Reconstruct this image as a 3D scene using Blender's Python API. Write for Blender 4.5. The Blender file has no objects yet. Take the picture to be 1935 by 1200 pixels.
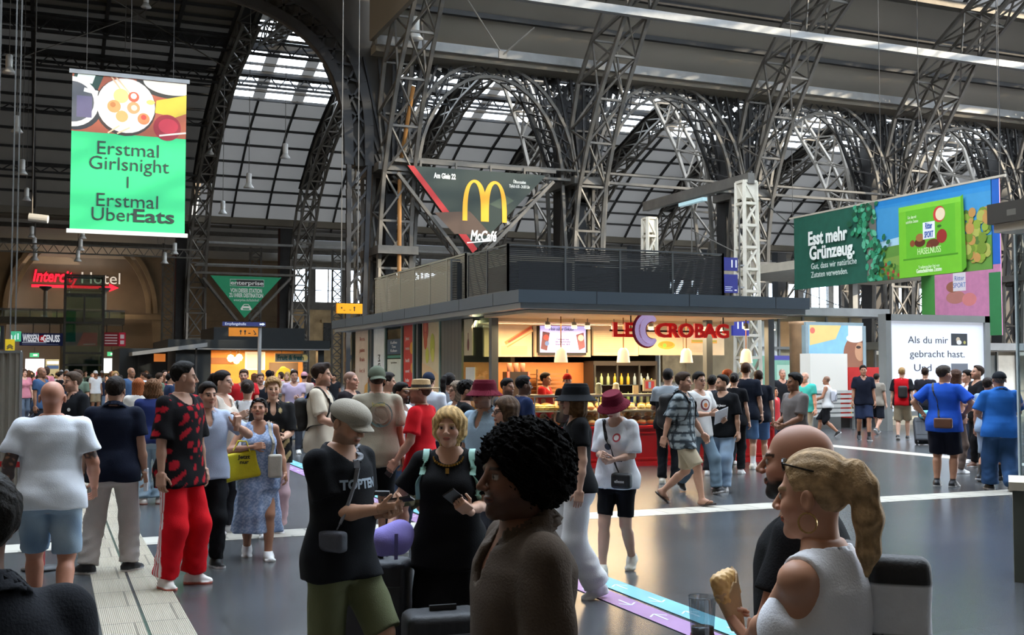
import bpy, math, random
import numpy as np
from mathutils import Vector, Matrix
random.seed(7); np.random.seed(7)
SC = bpy.context.scene
COL = SC.collection

# ---------------------------------------------------------------- camera
# world axes: +Y runs across the station hall, +X runs along the platforms, z up
F_PX, CX, CY = 2100.0, 967.5, 600.0
YAW, PITCH, CAMH = math.radians(22.66), math.radians(2.67), 1.8
cd = bpy.data.cameras.new('camera'); cam = bpy.data.objects.new('camera', cd); COL.objects.link(cam)
cd.sensor_width = 36.0; cd.lens = F_PX / 1935.0 * 36.0; cd.clip_start = 0.05; cd.clip_end = 600
cam.location = (0, 0, CAMH); cam.rotation_euler = (math.pi / 2 + PITCH, 0, -YAW)
SC.camera = cam
SC.view_settings.view_transform = 'Standard'; SC.view_settings.look = 'None'
SC.view_settings.gamma = 1.0; SC.view_settings.exposure = 0.3; SC.view_settings.use_curve_mapping = False

# ---------------------------------------------------------------- sky and sun
W = bpy.data.worlds.new('sky'); SC.world = W; W.use_nodes = True
bg = W.node_tree.nodes['Background']; bg.inputs[0].default_value = (0.90, 0.955, 1.0, 1); bg.inputs[1].default_value = 7.0
sl = bpy.data.lights.new('sun', 'SUN'); sl.energy = 6.0; sl.angle = 0.01; sl.color = (1.0, 0.80, 0.55)
sun = bpy.data.objects.new('sun', sl); COL.objects.link(sun)
sun.rotation_euler = Vector((-0.80, 0.52, -0.26)).to_track_quat('-Z', 'Y').to_euler()

# unseen warm fill light added along the left wall to brighten the kiosk side
al = bpy.data.lights.new('left_fill_light', 'AREA'); al.shape = 'RECTANGLE'; al.size = 62; al.size_y = 5.0; al.energy = 3600; al.color = (1.0, .82, .62)
ao = bpy.data.objects.new('left_fill_light', al); COL.objects.link(ao); ao.location = (-7.4, 38, 3.8); ao.rotation_euler = Vector((1, 0, 0)).to_track_quat('-Z', 'Z').to_euler()

# ---------------------------------------------------------------- pixel helpers (only used to work out where things stand)
FH = Vector((math.sin(YAW), math.cos(YAW), 0)); RT = Vector((math.cos(YAW), -math.sin(YAW), 0))
FW3 = FH * math.cos(PITCH) + Vector((0, 0, 1)) * math.sin(PITCH)
UP3 = Vector((0, 0, 1)) * math.cos(PITCH) - FH * math.sin(PITCH)
C0 = Vector((0, 0, CAMH))
def ray(px, py): return FW3 * F_PX + RT * (px - CX) + UP3 * (CY - py)
def gp(px, py, z=0.0):
    r = ray(px, py); return C0 + r * ((z - CAMH) / r.z)
def atY(px, py, Y):
    r = ray(px, py); return C0 + r * (Y / r.y)
def atX(px, py, X):
    r = ray(px, py); return C0 + r * (X / r.x)
def atd(px, py, d):
    r = ray(px, py); return C0 + r * (d / r.dot(FH))
def gd(px, d):
    p = atd(px, 698, d); p.z = 0; return p

# ---------------------------------------------------------------- materials
def lin(c):
    if isinstance(c, str):
        c = [int(c[i:i + 2], 16) for i in (0, 2, 4)]
    return tuple(((v / 255.0) / 12.92 if v / 255.0 < 0.04045 else ((v / 255.0 + 0.055) / 1.055) ** 2.4) for v in c)
MATS = {}
def mat(name, col=None, rough=0.6, metal=0.0, var=0.0, scale=3.0, bump=0.0, bscale=40.0, emit=0.0, attr=False, spec=0.5, sheen=0.0):
    if name in MATS: return MATS[name]
    m = bpy.data.materials.new(name); m.use_nodes = True; nt = m.node_tree; b = nt.nodes['Principled BSDF']
    b.inputs['Roughness'].default_value = rough; b.inputs['Metallic'].default_value = metal
    b.inputs['Specular IOR Level'].default_value = spec
    src = None
    if attr:
        a = nt.nodes.new('ShaderNodeAttribute'); a.attribute_name = 'Col'; src = a.outputs['Color']
    else:
        b.inputs['Base Color'].default_value = (*lin(col), 1)
    if var or bump:
        tc = nt.nodes.new('ShaderNodeTexCoord')
    if var:
        n = nt.nodes.new('ShaderNodeTexNoise'); n.inputs['Scale'].default_value = scale; n.inputs['Detail'].default_value = 4
        nt.links.new(tc.outputs['Object'], n.inputs['Vector'])
        h = nt.nodes.new('ShaderNodeMix'); h.data_type = 'RGBA'; h.blend_type = 'MULTIPLY'; h.inputs[0].default_value = 1.0
        mr = nt.nodes.new('ShaderNodeMapRange'); mr.inputs['From Min'].default_value = 0.3; mr.inputs['From Max'].default_value = 0.7
        mr.inputs['To Min'].default_value = 1 - var; mr.inputs['To Max'].default_value = 1 + var * 0.4
        nt.links.new(n.outputs['Fac'], mr.inputs['Value']); nt.links.new(mr.outputs[0], h.inputs[7])
        if src: nt.links.new(src, h.inputs[6])
        else: h.inputs[6].default_value = (*lin(col), 1)
        src = h.outputs[2]
    if src: nt.links.new(src, b.inputs['Base Color'])
    if bump:
        n2 = nt.nodes.new('ShaderNodeTexNoise'); n2.inputs['Scale'].default_value = bscale; n2.inputs['Detail'].default_value = 3
        nt.links.new(tc.outputs['Object'], n2.inputs['Vector'])
        bp = nt.nodes.new('ShaderNodeBump'); bp.inputs['Strength'].default_value = bump; bp.inputs['Distance'].default_value = 0.01
        nt.links.new(n2.outputs['Fac'], bp.inputs['Height']); nt.links.new(bp.outputs[0], b.inputs['Normal'])
    if emit:
        b.inputs['Emission Strength'].default_value = emit
        if src: nt.links.new(src, b.inputs['Emission Color'])
        else: b.inputs['Emission Color'].default_value = (*lin(col), 1)
    if sheen: b.inputs['Sheen Weight'].default_value = sheen
    MATS[name] = m
    return m
def glass(name, col, fac=0.12, rough=0.02):
    if name in MATS: return MATS[name]
    m = bpy.data.materials.new(name); m.use_nodes = True; nt = m.node_tree; nt.nodes.clear()
    o = nt.nodes.new('ShaderNodeOutputMaterial'); t = nt.nodes.new('ShaderNodeBsdfTransparent'); g = nt.nodes.new('ShaderNodeBsdfGlossy')
    t.inputs[0].default_value = (*lin(col), 1); g.inputs['Roughness'].default_value = rough; g.inputs[0].default_value = (1, 1, 1, 1)
    mx = nt.nodes.new('ShaderNodeMixShader'); mx.inputs[0].default_value = fac
    nt.links.new(t.outputs[0], mx.inputs[1]); nt.links.new(g.outputs[0], mx.inputs[2]); nt.links.new(mx.outputs[0], o.inputs[0])
    MATS[name] = m
    return m
def M(hexcol, rough=0.6, metal=0.0, var=0.12, emit=0.0):
    return mat('paint_%s_%d_%d_%d' % (hexcol, rough * 100, metal * 100, emit * 10), hexcol, rough, metal, var, emit=emit)

# ---------------------------------------------------------------- mesh builder
class MB:
    def __init__(s): s.v = []; s.f = []; s.c = None
    def poly(s, pts):
        i = len(s.v); s.v += [tuple(p) for p in pts]; s.f.append(tuple(range(i, i + len(pts)))); return s
    def box(s, c, d, rz=0.0, R=None):
        i = len(s.v); c = Vector(c); R = R or Matrix.Rotation(rz, 3, 'Z')
        for sx in (-.5, .5):
            for sy in (-.5, .5):
                for sz in (-.5, .5): s.v.append(tuple(c + R @ Vector((sx * d[0], sy * d[1], sz * d[2]))))
        s.f += [tuple(i + k for k in q) for q in ((0, 1, 3, 2), (4, 6, 7, 5), (0, 4, 5, 1), (2, 3, 7, 6), (0, 2, 6, 4), (1, 5, 7, 3))]
        return s
    def bb(s, lo, hi):
        return s.box([(a + b) / 2 for a, b in zip(lo, hi)], [abs(b - a) for a, b in zip(lo, hi)])
    def bar(s, a, b, w, h=None):
        a = Vector(a); b = Vector(b); d = b - a; L = d.length
        if L < 1e-6: return s
        z = d / L; x = z.cross(Vector((0, 0, 1)))
        if x.length < 1e-3: x = Vector((1, 0, 0))
        x.normalize(); y = z.cross(x)
        return s.box((a + b) / 2, (w, h or w, L), R=Matrix((x, y, z)).transposed())
    def tube(s, a, b, r, r2=None, n=10, cap=True):
        a = Vector(a); b = Vector(b); r2 = r if r2 is None else r2; z = (b - a).normalized()
        x = z.cross(Vector((0, 0, 1)));  x = Vector((1, 0, 0)) if x.length < 1e-3 else x.normalized(); y = z.cross(x)
        i = len(s.v)
        for k in range(n):
            t = 2 * math.pi * k / n; o = x * math.cos(t) + y * math.sin(t)
            s.v.append(tuple(a + o * r)); s.v.append(tuple(b + o * r2))
        for k in range(n):
            q = (k + 1) % n; s.f.append((i + 2 * k, i + 2 * q, i + 2 * q + 1, i + 2 * k + 1))
        if cap:
            s.f.append(tuple(i + 2 * k for k in range(n))[::-1]); s.f.append(tuple(i + 2 * k + 1 for k in range(n)))
        return s
    def lathe(s, prof, c=(0, 0, 0), n=24, sx=1.0, sy=1.0, cap=True, R=None):
        i = len(s.v); m = len(prof); c = Vector(c)
        for r, z in prof:
            for k in range(n):
                t = 2 * math.pi * k / n; p = Vector((r * sx * math.cos(t), r * sy * math.sin(t), z))
                s.v.append(tuple(c + (R @ p if R else p)))
        for j in range(m - 1):
            for k in range(n):
                q = (k + 1) % n; s.f.append((i + j * n + k, i + j * n + q, i + (j + 1) * n + q, i + (j + 1) * n + k))
        if cap:
            s.f.append(tuple(i + k for k in range(n))[::-1]); s.f.append(tuple(i + (m - 1) * n + k for k in range(n)))
        return s
    def path(s, pts, r, n=8):
        for a, b in zip(pts[:-1], pts[1:]): s.tube(a, b, r, n=n)
        return s
    def prism(s, poly, origin, ex, ey, th):
        """outline in the plane spanned by ex, ey, given the thickness th along their normal"""
        o = Vector(origin); ex = Vector(ex); ey = Vector(ey); nz = ex.cross(ey).normalized(); n = len(poly); i = len(s.v)
        for k in (0, 1):
            for a, b in poly: s.v.append(tuple(o + ex * a + ey * b + nz * (th * k)))
        s.f.append(tuple(range(i, i + n))[::-1]); s.f.append(tuple(range(i + n, i + 2 * n)))
        for k in range(n):
            q = (k + 1) % n; s.f.append((i + k, i + q, i + n + q, i + n + k))
        return s
    def build(s, name, m, parent=None, smooth=False, loc=None):
        me = bpy.data.meshes.new(name)
        v = s.v
        if loc is not None: v = [(a[0] - loc[0], a[1] - loc[1], a[2] - loc[2]) for a in v]
        me.from_pydata(v, [], s.f)
        if smooth: me.polygons.foreach_set('use_smooth', [True] * len(me.polygons))
        me.update()
        o = bpy.data.objects.new(name, me); COL.objects.link(o); me.materials.append(m)
        if loc is not None: o.location = loc
        if parent: o.parent = parent
        return o
def tag(o, label, cat, group=None, kind=None):
    o['label'] = label; o['category'] = cat
    if group: o['group'] = group
    if kind: o['kind'] = kind
    return o
def struct(o, label=None, cat=None):
    o['kind'] = 'structure'
    if label: o['label'] = label
    if cat: o['category'] = cat
    return o
def empty(name, loc, label, cat, group=None, rz=0.0):
    o = bpy.data.objects.new(name, None); COL.objects.link(o); o.location = loc; o.rotation_euler = (0, 0, rz); o.empty_display_size = .1
    return tag(o, label, cat, group)
def copy_tree(o, parent=None):
    c = o.copy(); COL.objects.link(c); c.parent = parent
    for ch in list(o.children): copy_tree(ch, c)
    return c
def text_geo(body, size, bold=0.0, ext=0.004, sx=1.0, shear=0.0, align='CENTER', space=1.0, line=1.0):
    cu = bpy.data.curves.new('t', 'FONT'); cu.body = body; cu.size = size; cu.extrude = ext; cu.offset = bold; cu.shear = shear
    cu.align_x = align; cu.align_y = 'CENTER'; cu.space_character = space; cu.space_line = line; cu.resolution_u = 3
    ob = bpy.data.objects.new('t', cu); COL.objects.link(ob)
    dg = bpy.context.evaluated_depsgraph_get(); me = bpy.data.meshes.new_from_object(ob.evaluated_get(dg))
    v = [(p.co.x * sx, p.co.y, p.co.z) for p in me.vertices]; f = [tuple(p.vertices) for p in me.polygons]
    bpy.data.objects.remove(ob); bpy.data.meshes.remove(me); bpy.data.curves.remove(cu)
    return v, f
def text(body, origin, ex, ey, size, m, parent, name='lettering', fit=None, **k):
    """flat lettering centred on origin in the plane (ex, ey); fit = wanted width in metres"""
    v, f = text_geo(body, size, **k)
    ex = Vector(ex).normalized(); ey = Vector(ey).normalized(); nz = ex.cross(ey)
    s = 1.0
    if fit:
        w = max(p[0] for p in v) - min(p[0] for p in v); s = fit / w
    mb = MB(); o = Vector(origin)
    mb.v = [tuple(o + ex * (p[0] * s) + ey * p[1] + nz * p[2]) for p in v]; mb.f = f
    return mb.build(name, m, parent)
def inv(parent, o):
    """keep a world-built mesh in place under its Empty"""
    o.parent = parent; o.matrix_parent_inverse = Matrix.Translation(parent.location).inverted() if parent.rotation_euler.z == 0 else parent.matrix_basis.inverted()
    return o
class Thing:
    """a thing built in world coordinates: an Empty at its base and named parts under it"""
    def __init__(s, name, loc, label, cat, group=None):
        s.o = empty(name, loc, label, cat, group); s.loc = Vector(loc)
    def part(s, mb, name, m, smooth=False, parent=None):
        o = mb.build(name, m, None, smooth); pr = parent or s.o
        o.data.transform(Matrix.Translation(-s.loc)); o.parent = pr
        return o
    def text(s, body, origin, ex, ey, size, m, name='lettering', parent=None, **k):
        o = text(body, origin, ex, ey, size, m, None, name, **k)
        o.data.transform(Matrix.Translation(-s.loc)); o.parent = parent or s.o
        return o
# ================================================================ the hall
Y1, X1, Y2, X2, Y3, YE, BAY = 46.2, 13.8, 102.0, 12.1, 125.0, 144.0, 9.3
SKIN = [(-1.2, 14.9), (0, 15.6), (1, 16.9), (2.5, 18.1), (4.5, 19.4), (8, 21.6), (14, 23.9), (20, 25.6), (28, 26.6)]
INNER = [(-.2, 0), (0, 7.6), (.6, 10.5), (2, 13.4), (5, 17.2), (10, 20.4), (18, 23.4), (28, 24.6)]
OUTER = [(-1.5, 0), (-1.3, 8), (-.8, 12), (.4, 15.3), (3, 18.0), (8.5, 21.4), (17, 24.3), (28, 25.9)]
def skin(t): return float(np.interp(t if t <= 28 else 56 - t, [a for a, b in SKIN], [b for a, b in SKIN]))
def samp(prof, n, t1=None):
    p = [Vector((a, 0, b)) for a, b in prof]; d = [0]
    for a, b in zip(p[:-1], p[1:]): d.append(d[-1] + (b - a).length)
    xs = np.linspace(0, d[-1], n)
    return [(float(np.interp(x, d, [q.x for q in p])), float(np.interp(x, d, [q.z for q in p]))) for x in xs]

# ---- floor
def floor_mat(name, col, col2, rough, sx, sy, grout=.02, var=.25):
    m = bpy.data.materials.new(name); m.use_nodes = True; nt = m.node_tree; b = nt.nodes['Principled BSDF']
    tc = nt.nodes.new('ShaderNodeTexCoord'); br = nt.nodes.new('ShaderNodeTexBrick')
    br.inputs['Color1'].default_value = (*lin(col), 1); br.inputs['Color2'].default_value = (*lin(col2), 1)
    br.inputs['Mortar'].default_value = (*[c * .55 for c in lin(col)], 1); br.inputs['Scale'].default_value = 1.0
    br.inputs['Mortar Size'].default_value = grout * .3; br.inputs['Brick Width'].default_value = sx; br.inputs['Row Height'].default_value = sy; br.offset = .5
    n = nt.nodes.new('ShaderNodeTexNoise'); n.inputs['Scale'].default_value = .6; n.inputs['Detail'].default_value = 6
    mx = nt.nodes.new('ShaderNodeMix'); mx.data_type = 'RGBA'; mx.blend_type = 'MULTIPLY'; mx.inputs[0].default_value = 1
    mr = nt.nodes.new('ShaderNodeMapRange'); mr.inputs['To Min'].default_value = 1 - var; mr.inputs['To Max'].default_value = 1 + var
    nt.links.new(tc.outputs['Object'], br.inputs['Vector']); nt.links.new(tc.outputs['Object'], n.inputs['Vector'])
    nt.links.new(n.outputs['Fac'], mr.inputs['Value']); nt.links.new(br.outputs['Color'], mx.inputs[6]); nt.links.new(mr.outputs[0], mx.inputs[7])
    nt.links.new(mx.outputs[2], b.inputs['Base Color'])
    rr = nt.nodes.new('ShaderNodeMapRange'); rr.inputs['To Min'].default_value = rough * .92; rr.inputs['To Max'].default_value = rough * 1.12
    nt.links.new(n.outputs['Fac'], rr.inputs['Value']); nt.links.new(rr.outputs[0], b.inputs['Roughness'])
    b.inputs['Specular IOR Level'].default_value = .6
    return m
FLOOR = floor_mat('dark_floor_tile', '393b3d', '434547', .25, 1.2, .6)
struct(MB().bb((-8, -14, -.2), (170, YE + 4, 0)).build('floor', FLOOR), 'dark grey polished stone tile floor of the station hall')
PALE = floor_mat('pale_floor_tile', 'b9b4a8', 'c4c0b4', .4, .45, .45, .05, .12)
def groove_mat():
    m = floor_mat('grooved_pale_tile', 'b3aa98', 'bdb4a2', .5, .6, .6, .03, .12); nt = m.node_tree; b = nt.nodes['Principled BSDF']
    tc = nt.nodes.new('ShaderNodeTexCoord'); w = nt.nodes.new('ShaderNodeTexWave'); w.bands_direction = 'X'; w.inputs['Scale'].default_value = 24
    bp = nt.nodes.new('ShaderNodeBump'); bp.inputs['Strength'].default_value = .9; bp.inputs['Distance'].default_value = .01
    nt.links.new(tc.outputs['Object'], w.inputs['Vector']); nt.links.new(w.outputs['Fac'], bp.inputs['Height']); nt.links.new(bp.outputs[0], b.inputs['Normal'])
    return m
GROOVE = groove_mat()
xa, xb = gp(194, 1200).x, gp(373, 1200).x
xm = (xa + xb) / 2
pB = gp(407, 1015)
for q, (a, b) in enumerate(((xa, xm - .012), (xm + .012, xb))):
    struct(MB().bb((a, 2, 0), (b, 60, .004)).build('floor_marking_%d' % (q + 1), GROOVE), 'pale grooved guidance strip of the floor, %s half' % ('outer', 'inner')[q])
hB = .27
struct(MB().bb((xb, pB.y - hB, 0), (60, pB.y + hB, .003)).build('floor_marking_3', PALE), 'pale tile band crossing the dark floor')
struct(MB().bb((-6, pB.y - hB, 0), (xa, pB.y + hB, .003)).build('floor_marking_4', PALE), 'pale tile band end by the barrier')
a = gp(1590, 845); b = gp(1860, 870); xr = (a.x + b.x) / 2
struct(MB().bb((xr - .25, 6, 0), (xr + .25, 45, .0035)).build('floor_marking_5', PALE), 'pale tile band running away from the camera near the poster stand')
# teal and violet wayfinding stripes with small pale arrows
def stripe(px, py, w, colr, nm, label, side):
    x = gp(px, py).x
    t = Thing(nm, (x, 12, 0), label, 'floor sticker')
    t.part(MB().bb((x - w / 2, 4.2, .004), (x + w / 2, 24, .006)), 'band', M(colr, .45))
    for k in range(30):
        y = 6 + k * .55
        mb = MB(); s = -1 if k % 2 else 1
        mb.box((x, y, .0072), (.016, .2, .0014)); mb.box((x + .035, y + .07 * s, .0072), (.014, .10, .0014), rz=.75 * s); mb.box((x - .035, y + .07 * s, .0072), (.014, .10, .0014), rz=-.75 * s)
        t.part(mb, 'arrow_print', M('d8e4ea', .5))
    return t
stripe(1225, 1130, .22, '6fb3bf', 'wayfinding_stripe', 'teal wayfinding stripe stuck to the dark floor with pale arrows', 0)
stripe(1205, 1150, .22, '9a78a6', 'wayfinding_stripe', 'violet wayfinding stripe stuck to the floor beside the teal stripe', 1)

# ---- outer walls
STONE = mat('sandstone', 'b8a17c', .85, 0, .35, .8, .4, 8)
STONED = mat('dark_sandstone', '61523f', .85, 0, .3, .5, .4, 8)
struct(MB().bb((-8.2, -14, 0), (-7.6, YE, 27)).build('wall_left', STONED)); struct(MB().bb((-8, -14.4, 0), (100, -14, 27)).build('wall_back', STONED))
STEEL = mat('grey_steel', '62605c', .5, .3, .25, 2.0); DSTEEL = mat('dark_steel', '2f3032', .55, .3, .2, 2.0); LSTEEL = mat('pale_steel', '8d8f90', .45, .3, .15, 2)
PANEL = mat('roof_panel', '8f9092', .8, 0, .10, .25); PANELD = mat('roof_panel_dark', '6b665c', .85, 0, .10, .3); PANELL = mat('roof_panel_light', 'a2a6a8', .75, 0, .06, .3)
def frosted(m, T):
    nt = m.node_tree; b = nt.nodes['Principled BSDF']; o = [n for n in nt.nodes if n.type == 'OUTPUT_MATERIAL'][0]
    t = nt.nodes.new('ShaderNodeBsdfTranslucent'); t.inputs[0].default_value = (T, T, T, 1); a = nt.nodes.new('ShaderNodeAddShader')
    nt.links.new(b.outputs[0], a.inputs[0]); nt.links.new(t.outputs[0], a.inputs[1]); nt.links.new(a.outputs[0], o.inputs[0])
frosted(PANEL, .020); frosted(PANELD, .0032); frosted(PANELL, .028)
PANE = glass('skylight_glass', 'f2f8ff', .04, .05)

# ---- far vault (between the two column rows): skin, skylight, purlins
ROWS = [-1.2, 1, 2.2, 3.6, 5.2, 7, 9, 11, 13, 14.2, 15.4, 16.7, 18.0, 19.3, 20.6, 21.9, 23.2, 24.5, 26.2, 28]
opq, gls, bars, opl = MB(), MB(), MB(), MB()
def cell(mb, x0, x1, t0, t1, Yb, s, dz=0.0):
    mb.poly([(x0, Yb + s * t0, skin(t0) + dz), (x1, Yb + s * t0, skin(t0) + dz), (x1, Yb + s * t1, skin(t1) + dz), (x0, Yb + s * t1, skin(t1) + dz)])
NB = 12
for t0, t1 in zip(ROWS[:-1], ROWS[1:]):
    for k in range(NB):
        xx = X2 + k * BAY
        if t0 < 13: cell(opq, xx, xx + BAY, t0, t1, Y2, -1)
        else:
            for j in range(3):
                a = xx + j * BAY / 3
                cell(gls, a + .48, a + BAY / 3 - .48, t0, t1, Y2, -1); cell(opq, a - .48, a + .48, t0, t1, Y2, -1)
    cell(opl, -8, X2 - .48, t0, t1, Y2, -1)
for k in range(NB):
    xx = X2 + k * BAY
    for j in range(1, 6):
        if j in (2, 4):
            continue
    for j in (1, 2):
        x = xx + j * BAY / 3
        for t0, t1 in zip(ROWS[:8], ROWS[1:9]):
            bars.bar((x, Y2 - t0, skin(t0) - .12), (x, Y2 - t1, skin(t1) - .12), .16, .22)
for i, t in enumerate(ROWS[1:-1]):
    w = .42 if t in (16.7, 20.6) else .16
    bars.box(((X2 + NB * BAY - 8) / 2, Y2 - t, skin(t) - .12 - w / 3), (X2 + NB * BAY + 8, w, w * 1.2))
for x in np.arange(-6, X2, 4.65):
    for t0, t1 in zip(ROWS[:-1], ROWS[1:]):
        bars.bar((x, Y2 - t0, skin(t0) - .15), (x, Y2 - t1, skin(t1) - .15), .25, .3)
struct(opq.build('ceiling_far', PANEL)); struct(opl.build('ceiling_far_dark', PANELD)); struct(gls.build('window_1', PANE)); struct(bars.build('trim_1', DSTEEL))
# near half of the far vault, opaque
nh = MB()
for t0, t1 in zip(ROWS[4:-1], ROWS[5:]): cell(nh, 19, X2 + NB * BAY, t0, t1, Y1 + 4, 1)
nh.poly([(19, Y1 + .5, 27), (-8, Y1 + .5, 27), (-8, 80, 27), (19, 80, 27)]); nh.poly([(19, Y1 + .5, 15.6), (19, Y1 + .5, 27), (19, 78, 27), (19, 78, 26.6)])
nh.poly([(-8, Y1 + 4 + 24, skin(28)), (110, Y1 + 28, skin(28)), (110, Y2 - 28, skin(28)), (-8, Y2 - 28, skin(28))])
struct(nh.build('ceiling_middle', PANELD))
# ---- near vault over the concourse: opaque foot, glazed middle, opaque again over the camera
XR = 100
o2, g2, b2, o3 = MB(), MB(), MB(), MB()
R2 = [-1.2, 0, 1, 2.5, 4.5, 7, 10, 13]
for t0, t1 in zip(R2[:-1], R2[1:]):
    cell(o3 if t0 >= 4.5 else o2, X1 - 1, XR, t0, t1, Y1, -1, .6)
for t0 in range(13, 43, 3):
    for x in np.arange(X1 - 1, XR, BAY / 2): cell(g2, x + .15, x + BAY / 2 - .15, t0 + .1, t0 + 2.9, Y1, -1)
    for x in np.arange(X1 - 1, XR, BAY / 2): b2.bar((x, Y1 - t0, skin(t0)), (x, Y1 - t0 - 3, skin(t0 + 3)), .3, .2)
    b2.box(((X1 + XR) / 2, Y1 - t0, skin(t0)), (XR - X1, .25, .25))
for t0, t1 in zip([43, 46, 49, 52, 55], [46, 49, 52, 55, 60]): cell(o2, -8, XR, t0, t1, Y1, -1)
o2.bb((-8, Y1 - 12, 18.6), (X1 - 1, Y1 + .5, 18.8)); o2.bb((X1 - 1.2, Y1 - 12, 16), (X1 - 1, Y1, 19))
for k in range(5): g2.bb((-8, 8 + k * 5.2, 18.6), (X1 - 1, 13 + k * 5.2, 18.65))
for t in (1, 2.5):
    b2.box(((X1 + XR) / 2, Y1 - t, skin(t) + .48), (XR - X1, .25, .22))
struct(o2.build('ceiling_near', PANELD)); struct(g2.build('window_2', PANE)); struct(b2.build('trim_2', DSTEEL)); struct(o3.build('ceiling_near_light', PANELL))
b3 = MB()
for t in (4.5, 7, 10): b3.box(((X1 + XR) / 2, Y1 - t, skin(t) + .4), (XR - X1, .5, .35))
struct(b3.build('trim_3', STEEL))
b4 = MB()
for x in np.arange(X1 + BAY / 4, XR, BAY / 4):
    for t0, t1 in ((4.5, 7), (7, 10), (10, 13)): b4.bar((x, Y1 - t0, skin(t0) + .5), (x, Y1 - t1, skin(t1) + .5), .14, .14)
struct(b4.build('trim_4', DSTEEL))
# gutter beam over the near column row, and its pale lower lip
struct(MB().bb((X1 - 1, Y1 - .35, 15.5), (XR, Y1 + .9, 15.85)).build('trim_5', PANELD))
struct(MB().bb((X1 - 1, Y1 - .55, 15.75), (XR, Y1 - .2, 16.15)).build('trim_6', LSTEEL))
struct(MB().bb((-8, Y2 + .2, 15.0), (X2 + NB * BAY, Y2 + 4, 15.6)).build('trim_7', PANELD))
# pale round pipe on the underside of the near ribs
t = Thing('cable_duct', (40, Y1 - 5, 16.9), 'long pale cable duct running under the roof trusses', 'duct')
t.part(MB().bar((X1 - 2, Y1 - 5.1, 17.0), (XR, Y1 - 5.1, 17.0), .3, .34), 'duct_body', LSTEEL)
# third hall roof and end wall
r3 = MB()
for k in range(10):
    a0, a1 = k * 4, k * 4 + 4
    z = lambda q: 15.4 + 5 * math.sin(math.pi * q / 40)
    r3.poly([(-8, Y2 + 3 + a0, z(a0)), (165, Y2 + 3 + a0, z(a0)), (165, Y2 + 3 + a1, z(a1)), (-8, Y2 + 3 + a1, z(a1))])
struct(r3.build('ceiling_end', PANELD))
tr = MB()
for k in range(5, 10):
    tr.box((78, Y2 + 3 + k * 4, 15.2 + 5 * math.sin(math.pi * k / 10)), (174, .4, .5))
struct(tr.build('trim_8', STEEL))
# long round-arched opening at the head of the near row: panelled wall with an arched lower edge
wl = MB(); cx, rx, rz = 2.4, 9.4, 7.0
N = 40
for k in range(N):
    x0 = -8 + (X1 + 8) * k / N; x1 = -8 + (X1 + 8) * (k + 1) / N
    f = lambda x: 10.6 + rz * max(0, 1 - (abs(x - cx) / rx) ** 3) ** .333 if abs(x - cx) < rx else 10.6
    wl.poly([(x0, Y1 + .5, f(x0)), (x1, Y1 + .5, f(x1)), (x1, Y1 + .5, 27), (x0, Y1 + .5, 27)])
    wl.poly([(x0, Y1 + .5, f(x0)), (x1, Y1 + .5, f(x1)), (x1, Y1 + 1.2, f(x1)), (x0, Y1 + 1.2, f(x0))])
struct(wl.build('wall_head', mat('dark_board', '3d3a36', .8, 0, .2, .6)))
# ================================================================ end wall with portal, windows
EW = MB(); N = 48; acx, acz, arx, arz = 3.7, 8.7, 8.5, 10.2
def arch(x): return acz + arz * math.sqrt(max(0, 1 - ((x - acx) / arx) ** 2)) if abs(x - acx) < arx else 0
for k in range(N):
    x0 = -8 + 36.0 * k / N; x1 = -8 + 36.0 * (k + 1) / N
    a0, a1 = arch(x0), arch(x1)
    EW.poly([(x0, YE, a0), (x1, YE, a1), (x1, YE, 27), (x0, YE, 27)])
    if a0 and a1: EW.poly([(x0, YE, a0), (x1, YE, a1), (x1, YE + 2.5, a1), (x0, YE + 2.5, a0)])
struct(EW.build('wall_end', STONED))
struct(MB().bb((-7, YE + 2.5, 0), (16, YE + 2.8, 19)).build('wall_portal', mat('brown_plaster', '54473a', .9, 0, .2, .4)))
ring = MB()
for k in range(30):
    a, b = math.pi * k / 30, math.pi * (k + 1) / 30
    for w, q in ((.55, 1.0), (.3, .9)):
        ring.bar((acx + arx * q * math.cos(a), YE - .15, acz + arz * q * math.sin(a)), (acx + arx * q * math.cos(b), YE - .15, acz + arz * q * math.sin(b)), w, .5)
ring.bb((-8, YE - .5, 7.9), (28, YE, 8.5))
struct(ring.build('trim_9', STONED))
struct(MB().bb((28, YE, 0), (166, YE + .6, 10.4)).build('wall_end_low', STONE))
struct(MB().bb((28, YE - .3, 9.6), (166, YE + .3, 10.6)).build('trim_10', STEEL))
wm = MB(); wf = MB(); sills = MB()
for k in range(31):
    x = 29.5 + k * 4.4
    struct(MB().bb((x - 1.7, YE + .1, 10.7), (x + 1.7, YE + .14, 15.2)).build('window_%d' % (3 + k), PANE))
    wm.bb((x + 1.7, YE - .2, 10.4), (x + 2.7, YE + .5, 15.6)); wm.bb((x - .07, YE - .05, 10.6), (x + .07, YE + .1, 15.2))
    wm.bb((x - 2, YE - .05, 12.1), (x + 2, YE + .1, 12.2))
    wf.bb((x - .6, YE - .06, 4.6), (x + .6, YE + .01, 7.9)); sills.bb((x - .9, YE - .25, 4.3), (x + .9, YE, 4.6)); sills.bb((x - .9, YE - .25, 7.9), (x + .9, YE, 8.3)); sills.bb((x + 1.9, YE - .3, 0), (x + 2.5, YE, 9.6))
struct(wm.build('trim_11', STEEL)); struct(sills.build('trim_12', STONE))
struct(wf.build('window_50', mat('dark_window', '1d2022', .25, 0, .1)))
struct(MB().bb((28, YE - .1, 15.2), (166, YE + .6, 27)).build('wall_end_high', PANELD))

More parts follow.
